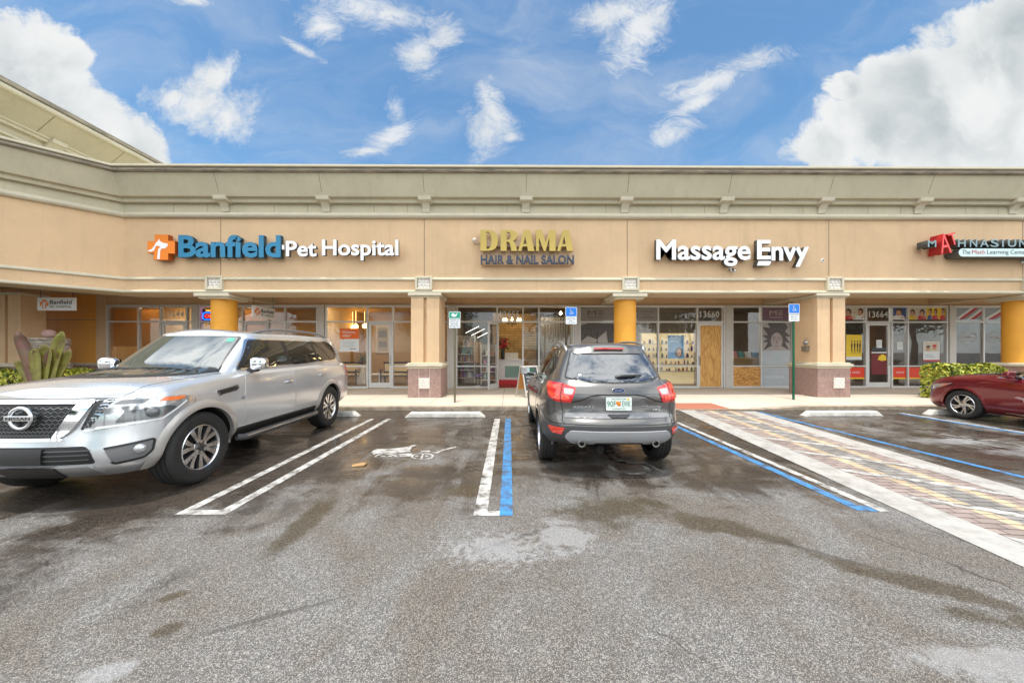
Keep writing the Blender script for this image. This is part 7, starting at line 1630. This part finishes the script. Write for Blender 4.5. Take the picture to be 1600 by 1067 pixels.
pl = thing('wall_lamp', 'amber wall lamp glowing left of the welcome poster', 'lamp', (fx(522, 17.6), 17.6, 1.9)); b = MB(); b.lathe([(.05, 0), (.14, .28), (.13, .30), (.04, .02)], 20, 0, (0, 0, 0), (0, 0, 1)); b.build('shade', mat('amber_shade', (.6, .3, .06), emit=(1, .42, .07), estr=6), pl, 60); b = MB(); b.tube([(0, .3, .1), (0, .0, .02)], .02, 6); b.build('arm', 'dark_metal', pl)
pd = thing('pendant_lamp', 'warm pendant cluster in the top of the pet hospital pane', 'lamp', (fx(556, 16.2), 16.2, 3.4))
for i in range(5): b = MB(); b.lathe([(.0, -.9), (.09, -.86), (.11, -.76), (.05, -.68)], 14, 0, ((i - 2) * .28, (i % 2) * .3, .04 * i), (0, 0, 1)); b.tube([((i - 2) * .28, (i % 2) * .3, -.7 + .04 * i), ((i - 2) * .28, (i % 2) * .3, 0)], .006, 5); b.build('bulb', mat('warm_bulb', (.7, .5, .2), emit=(1, .62, .2), estr=7), pd, 60)
vp = thing('potted_plant', 'small dark potted plant beside the cream bench', 'plant', (fx(567, 15.6), 15.6, .1)); b = MB(); b.lathe([(.0, 0), (.12, 0), (.16, .35), (.13, .35), (.0, .3)], 16, 0, (0, 0, .5), (0, 0, 1)); b.box(-.2, .2, -.2, .2, 0, .5); b.build('pot', 'int_white', vp); r_ = random.Random(2); leafy([((r_.gauss(0, .12), r_.gauss(0, .12), 1.1 + r_.gauss(0, .13)), (0, 0, 1)) for i in range(160)], .07, [0, 1], r_).build('foliage', ['leaf_c', 'leaf_d'], vp)
rd_ = thing('reception_counter', 'low counter with a dark monitor in the left pet hospital window', 'counter', (fx(186, 14.6), 14.6, .1)); b = MB(); b.box(-.7, .7, -.2, .3, 0, 1.0); b.build('counter', 'int_white', rd_, bevel=.01); b = MB(); b.box(-.3, .3, 0, .05, 1.1, 1.5); b.box(-.05, .05, .0, .04, 1.0, 1.1); b.build('monitor', 'black', rd_)
for px0, px1, lb in ((171, 217, 'amber roller blind in the far left shopfront pane'), (220, 251, 'amber roller blind in the pane left of the first door'), (383, 419, 'amber roller blind behind the second pet hospital door'), (421, 495, 'wide amber roller blind above the silver vehicle roof')):
    Y = YS + .22; x0, x1 = fx(px0, Y), fx(px1, Y); t = thing('roller_blind', lb, 'blind', ((x0 + x1) / 2, Y, 3.25)); b = MB(); b.box(-(x1 - x0) / 2, (x1 - x0) / 2, 0, .006, -1.5, 0); b.build('fabric', M['blind'] if 'blind' in M else M.setdefault('blind', cloth('amber_blind', (.70, .46, .20))), t); b = MB(); b.tube([(-(x1 - x0) / 2, .03, .02), ((x1 - x0) / 2, .03, .02)], .03, 8); b.build('roller', 'alu', t)
# salon
gw = MB(); Yg = 17.0; gw.box(fx(770, Yg), fx(838, Yg), Yg, Yg + .2, .1, 3.4); o = gw.build('accent_wall', 'gold_brick', bld); o.location = (0, -YW, 0)
dk = thing('reception_desk', 'white salon reception desk with a green glass panel', 'desk', (fx(799, 15.4), 15.4, .1)); b = MB(); b.box(-.55, .55, 0, .55, 0, 1.05); b.box(-.6, .6, -.05, .6, 1.05, 1.10); b.build('desk', 'white', dk, bevel=.008); b = MB(); b.box(-.28, .35, -.02, .0, .3, .8); b.build('glass_panel', mat('green_glass', (.22, .38, .32), .1), dk); b = MB(); b.box(-.3, .3, .1, .35, 1.10, 1.38); b.build('till', 'int_white', dk, bevel=.01)
rm = thing('door_mat', 'red carpet just inside the open salon door', 'carpet', (fx(797, 14.5), 14.5, .105)); b = MB(); b.box(-.55, .55, -.6, .6, 0, .015); b.build('carpet', mat('red_carpet', (.32, .02, .02), .9), rm)
rs = thing('red_step', 'low red plinth below the salon desk', 'plinth', (fx(797, 15.1), 15.1, .1)); b = MB(); b.box(-.6, .55, 0, .2, 0, .20); b.build('plinth', 'm_red', rs)
fl = thing('flower_arrangement', 'red poinsettia in a dark vase at the left of the salon desk', 'flowers', (fx(785.5, 15.3), 15.3, 1.2)); b = MB(); b.lathe([(0, 0), (.07, 0), (.10, .25), (.06, .45), (.0, .45)], 14, 0, (0, 0, 0), (0, 0, 1)); b.build('vase', 'black', fl, 60); r_ = random.Random(9); leafy([((r_.gauss(0, .09), r_.gauss(0, .09), .68 + r_.gauss(0, .10)), (0, -1, 0)) for i in range(170)], .085, [0, 0, 1], r_).build('bloom', [mat('red_petal', (.42, .01, .02), .5), 'leaf_d'], fl)
ch = thing('chandelier', 'lit crystal chandelier over the salon desk', 'chandelier', (fx(800, 15.9), 15.9, 3.4)); b = MB(); b.tube([(0, 0, 0), (0, 0, -.35)], .015, 6); b.lathe([(.0, -.35), (.06, -.37), (.05, -.5), (.02, -.75), (0, -.78)], 14, 0, (0, 0, 0), (0, 0, 1)); b.build('stem', mat('brass', (.5, .32, .1), .25, metal=1.0), ch, 60)
for i in range(8):
    a = R(45 * i); b = MB(); b.tube([(0, 0, -.55), (.2 * math.cos(a), .2 * math.sin(a), -.62), (.38 * math.cos(a), .38 * math.sin(a), -.5)], .012, 6); ar = b.build('arm', M['dark_metal'], ch, 60); b = MB(); b.lathe([(0, 0), (.035, .03), (.04, .08), (.0, .16)], 10, 0, (.38 * math.cos(a), .38 * math.sin(a), -.5), (0, 0, 1)); b.build('bulb', M['chand'] if 'chand' in M else M.setdefault('chand', mat('chandelier_bulb', (.8, .6, .3), emit=(1, .68, .28), estr=22)), ar, 60)
for i, x in enumerate((735, 741, 747)):
    t = thing('tube_light', ('front', 'middle', 'rear')[i] + ' one of three slanted white tube lights in the left salon pane', 'light', (fx(x + 3 + i * 3, 15.4 + i * .15), 15.4 + i * .15, 2.50 - i * .10), 0); b = MB(); b.obox((0, 0, 0), Matrix.Rotation(R(-27), 3, 'Y') @ Vector((.33, 0, 0)), (0, .03, 0), Matrix.Rotation(R(-27), 3, 'Y') @ Vector((0, 0, .011))); b.build('tube', M['tubew'] if 'tubew' in M else M.setdefault('tubew', mat('white_tube', (.9, .9, .9), emit=(1, .97, .92), estr=1.6)), t); b = MB(); b.tube([(0, 0, 0), (0, 0, 0.9 + i * .10)], .008, 5); b.build('hanger', 'dark_metal', t)
bcol = [mat('bottle_white', (.66, .66, .64), .35), mat('bottle_purple', (.20, .08, .32), .35), mat('bottle_teal', (.10, .30, .30), .35), mat('bottle_amber', (.45, .22, .06), .35), mat('bottle_dark', (.05, .05, .06), .35), mat('bottle_pink', (.55, .25, .28), .35)]
def shelf(label, px0, px1, Y, zs, seed, back, per=7, hh=.2, group=None, mb='int_white'):
    x0, x1 = fx(px0, Y), fx(px1, Y); w = (x1 - x0) / 2; rn = random.Random(seed); t = thing('product_shelf', label, 'shelf', ((x0 + x1) / 2, Y, .1))
    b = MB(); b.box(-w, w, .18, .20, 0, zs[-1] + .5); b.build('back_panel', back, t)
    for s_ in (-1, 1): b = MB(); b.box(s_ * w - .02, s_ * w + .02, -.15, .18, 0, zs[-1] + .5); b.build('side_panel', mb, t)
    for z in zs:
        b = MB(); b.box(-w + .02, w - .02, -.15, .18, z, z + .03); b.build('shelf', mb, t)
        for i in range(per):
            x = -w + .1 + (2 * w - .2) * (i + .5) / per + rn.uniform(-.03, .03); h = hh * rn.uniform(.6, 1.25); r = rn.uniform(.03, .055)
            b = MB(); b.lathe([(0, 0), (r, 0), (r, h * .7), (r * .4, h * .8), (r * .4, h), (0, h)], 10, 0, (x, rn.uniform(-.08, .06), z + .03), (0, 0, 1)); b.build('bottle', rn.choice(bcol), t, 40)
shelf('salon shelf of bottles in the left pane beside the open door', 715, 742, 15.6, [.25, .6, .95, 1.3, 1.65], 5, 'int_grey', 6, .26); shelf('salon shelf of bottles nearest the open door', 752, 775, 15.0, [.2, .55, .9, 1.25], 6, 'int_grey', 5, .24)
M['lit_back'] = mat('backlit_cream_panel', (.7, .6, .38), emit=(1, .80, .42), estr=.32)
shelf('backlit cream product shelf in the massage shop window', 1000, 1088, 15.3, [.55, .85, 1.15, 1.45, 1.75], 8, 'lit_back', 12, .18)
wp_ = thing('wooden_screen', 'tall amber slatted wooden screen in the left salon pane', 'screen', (fx(746, 15.0), 14.95, .1)); b = MB()
for i in range(6): b.box(-.16 + i * .055, -.12 + i * .055, 0, .03, .95, 1.85)
b.box(-.18, .18, .03, .05, .95, 1.0); b.box(-.18, .18, .03, .05, 1.78, 1.85); b.build('slats', 'wood_light', wp_); b = MB(); b.box(-.02, .02, 0, .04, 0, .95); b.box(-.2, .2, -.15, .2, 0, .03); b.build('stand', 'dark_metal', wp_)
cr_ = thing('salon_stool', 'small purple padded stool low in the left salon pane', 'stool', (fx(747, 14.5), 14.5, .1)); b = MB(); b.lathe([(0, .5), (.18, .5), (.19, .44), (.18, .40), (0, .40)], 20, 0, (0, 0, 0), (0, 0, 1)); b.build('seat', bcol[1], cr_, 50); b = MB(); b.tube([(0, 0, .4), (0, 0, .08)], .03, 8); b.lathe([(0, .08), (.16, .05), (.17, 0), (0, 0)], 16, 0, (0, 0, 0), (0, 0, 1)); b.build('pedestal', 'steel', cr_, 50)
cu_ = thing('curtain', 'pale grey vertical blind folded across the right salon panes', 'curtain', (fx(866, 14.9), 14.9, .3)); b = MB(); n = 44; w = fx(888, 14.9) - fx(845, 14.9)
b.v = [((i / n - .5) * w, .045 * math.sin(i * 1.57), z) for z in (0, 2.7) for i in range(n + 1)]; b.f = [[i, i + 1, n + 2 + i, n + 1 + i] for i in range(n)]; b.m = [0] * n; b.build('fabric', mat('grey_curtain', (.36, .33, .29), .8), cu_, 180)
ct = thing('massage_counter', 'cream counter with leaflets behind the plywood panel', 'counter', (fx(1168, 15), 15, .1)); b = MB(); b.box(-.6, .7, 0, .5, 0, 1.1); b.box(-.65, .75, -.05, .55, 1.1, 1.18); b.build('counter', 'int_tan', ct, bevel=.008)
for i in range(4): b = MB(); b.obox((-.45 + i * .3, .2, 1.30), (.11, 0, 0), (0, .03, .0), (0, .06, .14)); b.build('leaflet', [bcol[5], bcol[2], 'p_white', 'sky_blue'][i], ct)
sp_ = thing('spotlight_bulb', 'warm bare bulb glowing in the top right salon pane', 'lamp', (fx(876, 15.2), 15.2, 3.12)); b = MB(); b.lathe([(0, 0), (.05, .03), (.06, .09), (.02, .16)], 14, 0, (0, 0, 0), (0, 0, 1)); b.build('bulb', mat('bare_bulb', (.8, .6, .3), emit=(1, .66, .25), estr=40), sp_, 60); b = MB(); b.tube([(0, 0, .16), (0, 0, .33)], .02, 8); b.build('holder', 'dark_metal', sp_)

# ================================================================== TREES BEHIND THE VIEWER (seen only as reflections in glass and paint)
M['bark'] = mat('bark', (.13, .10, .075), .9, var=.4, vscale=6)
def tree(seed, h, r):
    rn = random.Random(seed); t = thing('shade_tree', 'x', 'tree'); b = MB(); b.tube([(0, 0, 0), (rn.uniform(-.2, .2), 0, h * .25), (rn.uniform(-.3, .3), .2, h * .5)], [.24, .19, .13], 9); cl = []
    for i in range(9):
        a = rn.uniform(0, 6.28); e = (r * .65 * math.cos(a) * rn.uniform(.4, 1), r * .65 * math.sin(a) * rn.uniform(.4, 1), h * rn.uniform(.55, .92)); b.tube([(0, .1, h * .42), (e[0] * .5, e[1] * .5, h * .6), e], [.11, .07, .03], 6); cl.append(e)
    b.build('trunk', 'bark', t, 60); pts = []
    for e in cl + [(0, 0, h * .85)]:
        for i in range(230): d = Vector((rn.gauss(0, 1), rn.gauss(0, 1), rn.gauss(0, .7))); d = d.normalized() * rn.random() ** .4 * r * .5; pts.append((Vector(e) + d, d.normalized()))
    leafy(pts, .22, [0, 1, 1], rn).build('crown', ['leaf_c', 'leaf_d'], t); return t
def copy_tree(o, loc, rz, s):
    c = o.copy(); COL.objects.link(c); c.location = loc; c.rotation_euler = (0, 0, rz); c.scale = (s, s, s)
    for k in list(o.children): d = k.copy(); COL.objects.link(d); d.parent = c
    return c
T0, T1 = tree(1, 7.5, 3.2), tree(2, 9.0, 4.0)
spots = [(-20, -17, 1.0), (-13, -24, 1.15), (-6.5, -15, .9), (1.5, -22, 1.1), (7, -16, .95), (13, -24, 1.2), (19, -16, 1.0), (26, -22, 1.1), (-28, -24, 1.2), (-33, -12, 1.1), (34, -14, 1.1), (38, -5, .95), (44, -10, 1.15), (52, -7, 1.0), (31, -3.5, .8), (-37, -5, 1.0), (-46, -9, 1.1)]
for i, (x, y, s) in enumerate(spots):
    o = (T0, T1)[i % 2]
    if i < 2: o.location = (x, y, 0); c = o
    else: c = copy_tree(o, (x, y, 0), i * 1.3, s)
    c['label'] = 'green shade tree across the parking lot, mirrored in the shop glass'; c['group'] = 'shade trees across the parking lot'
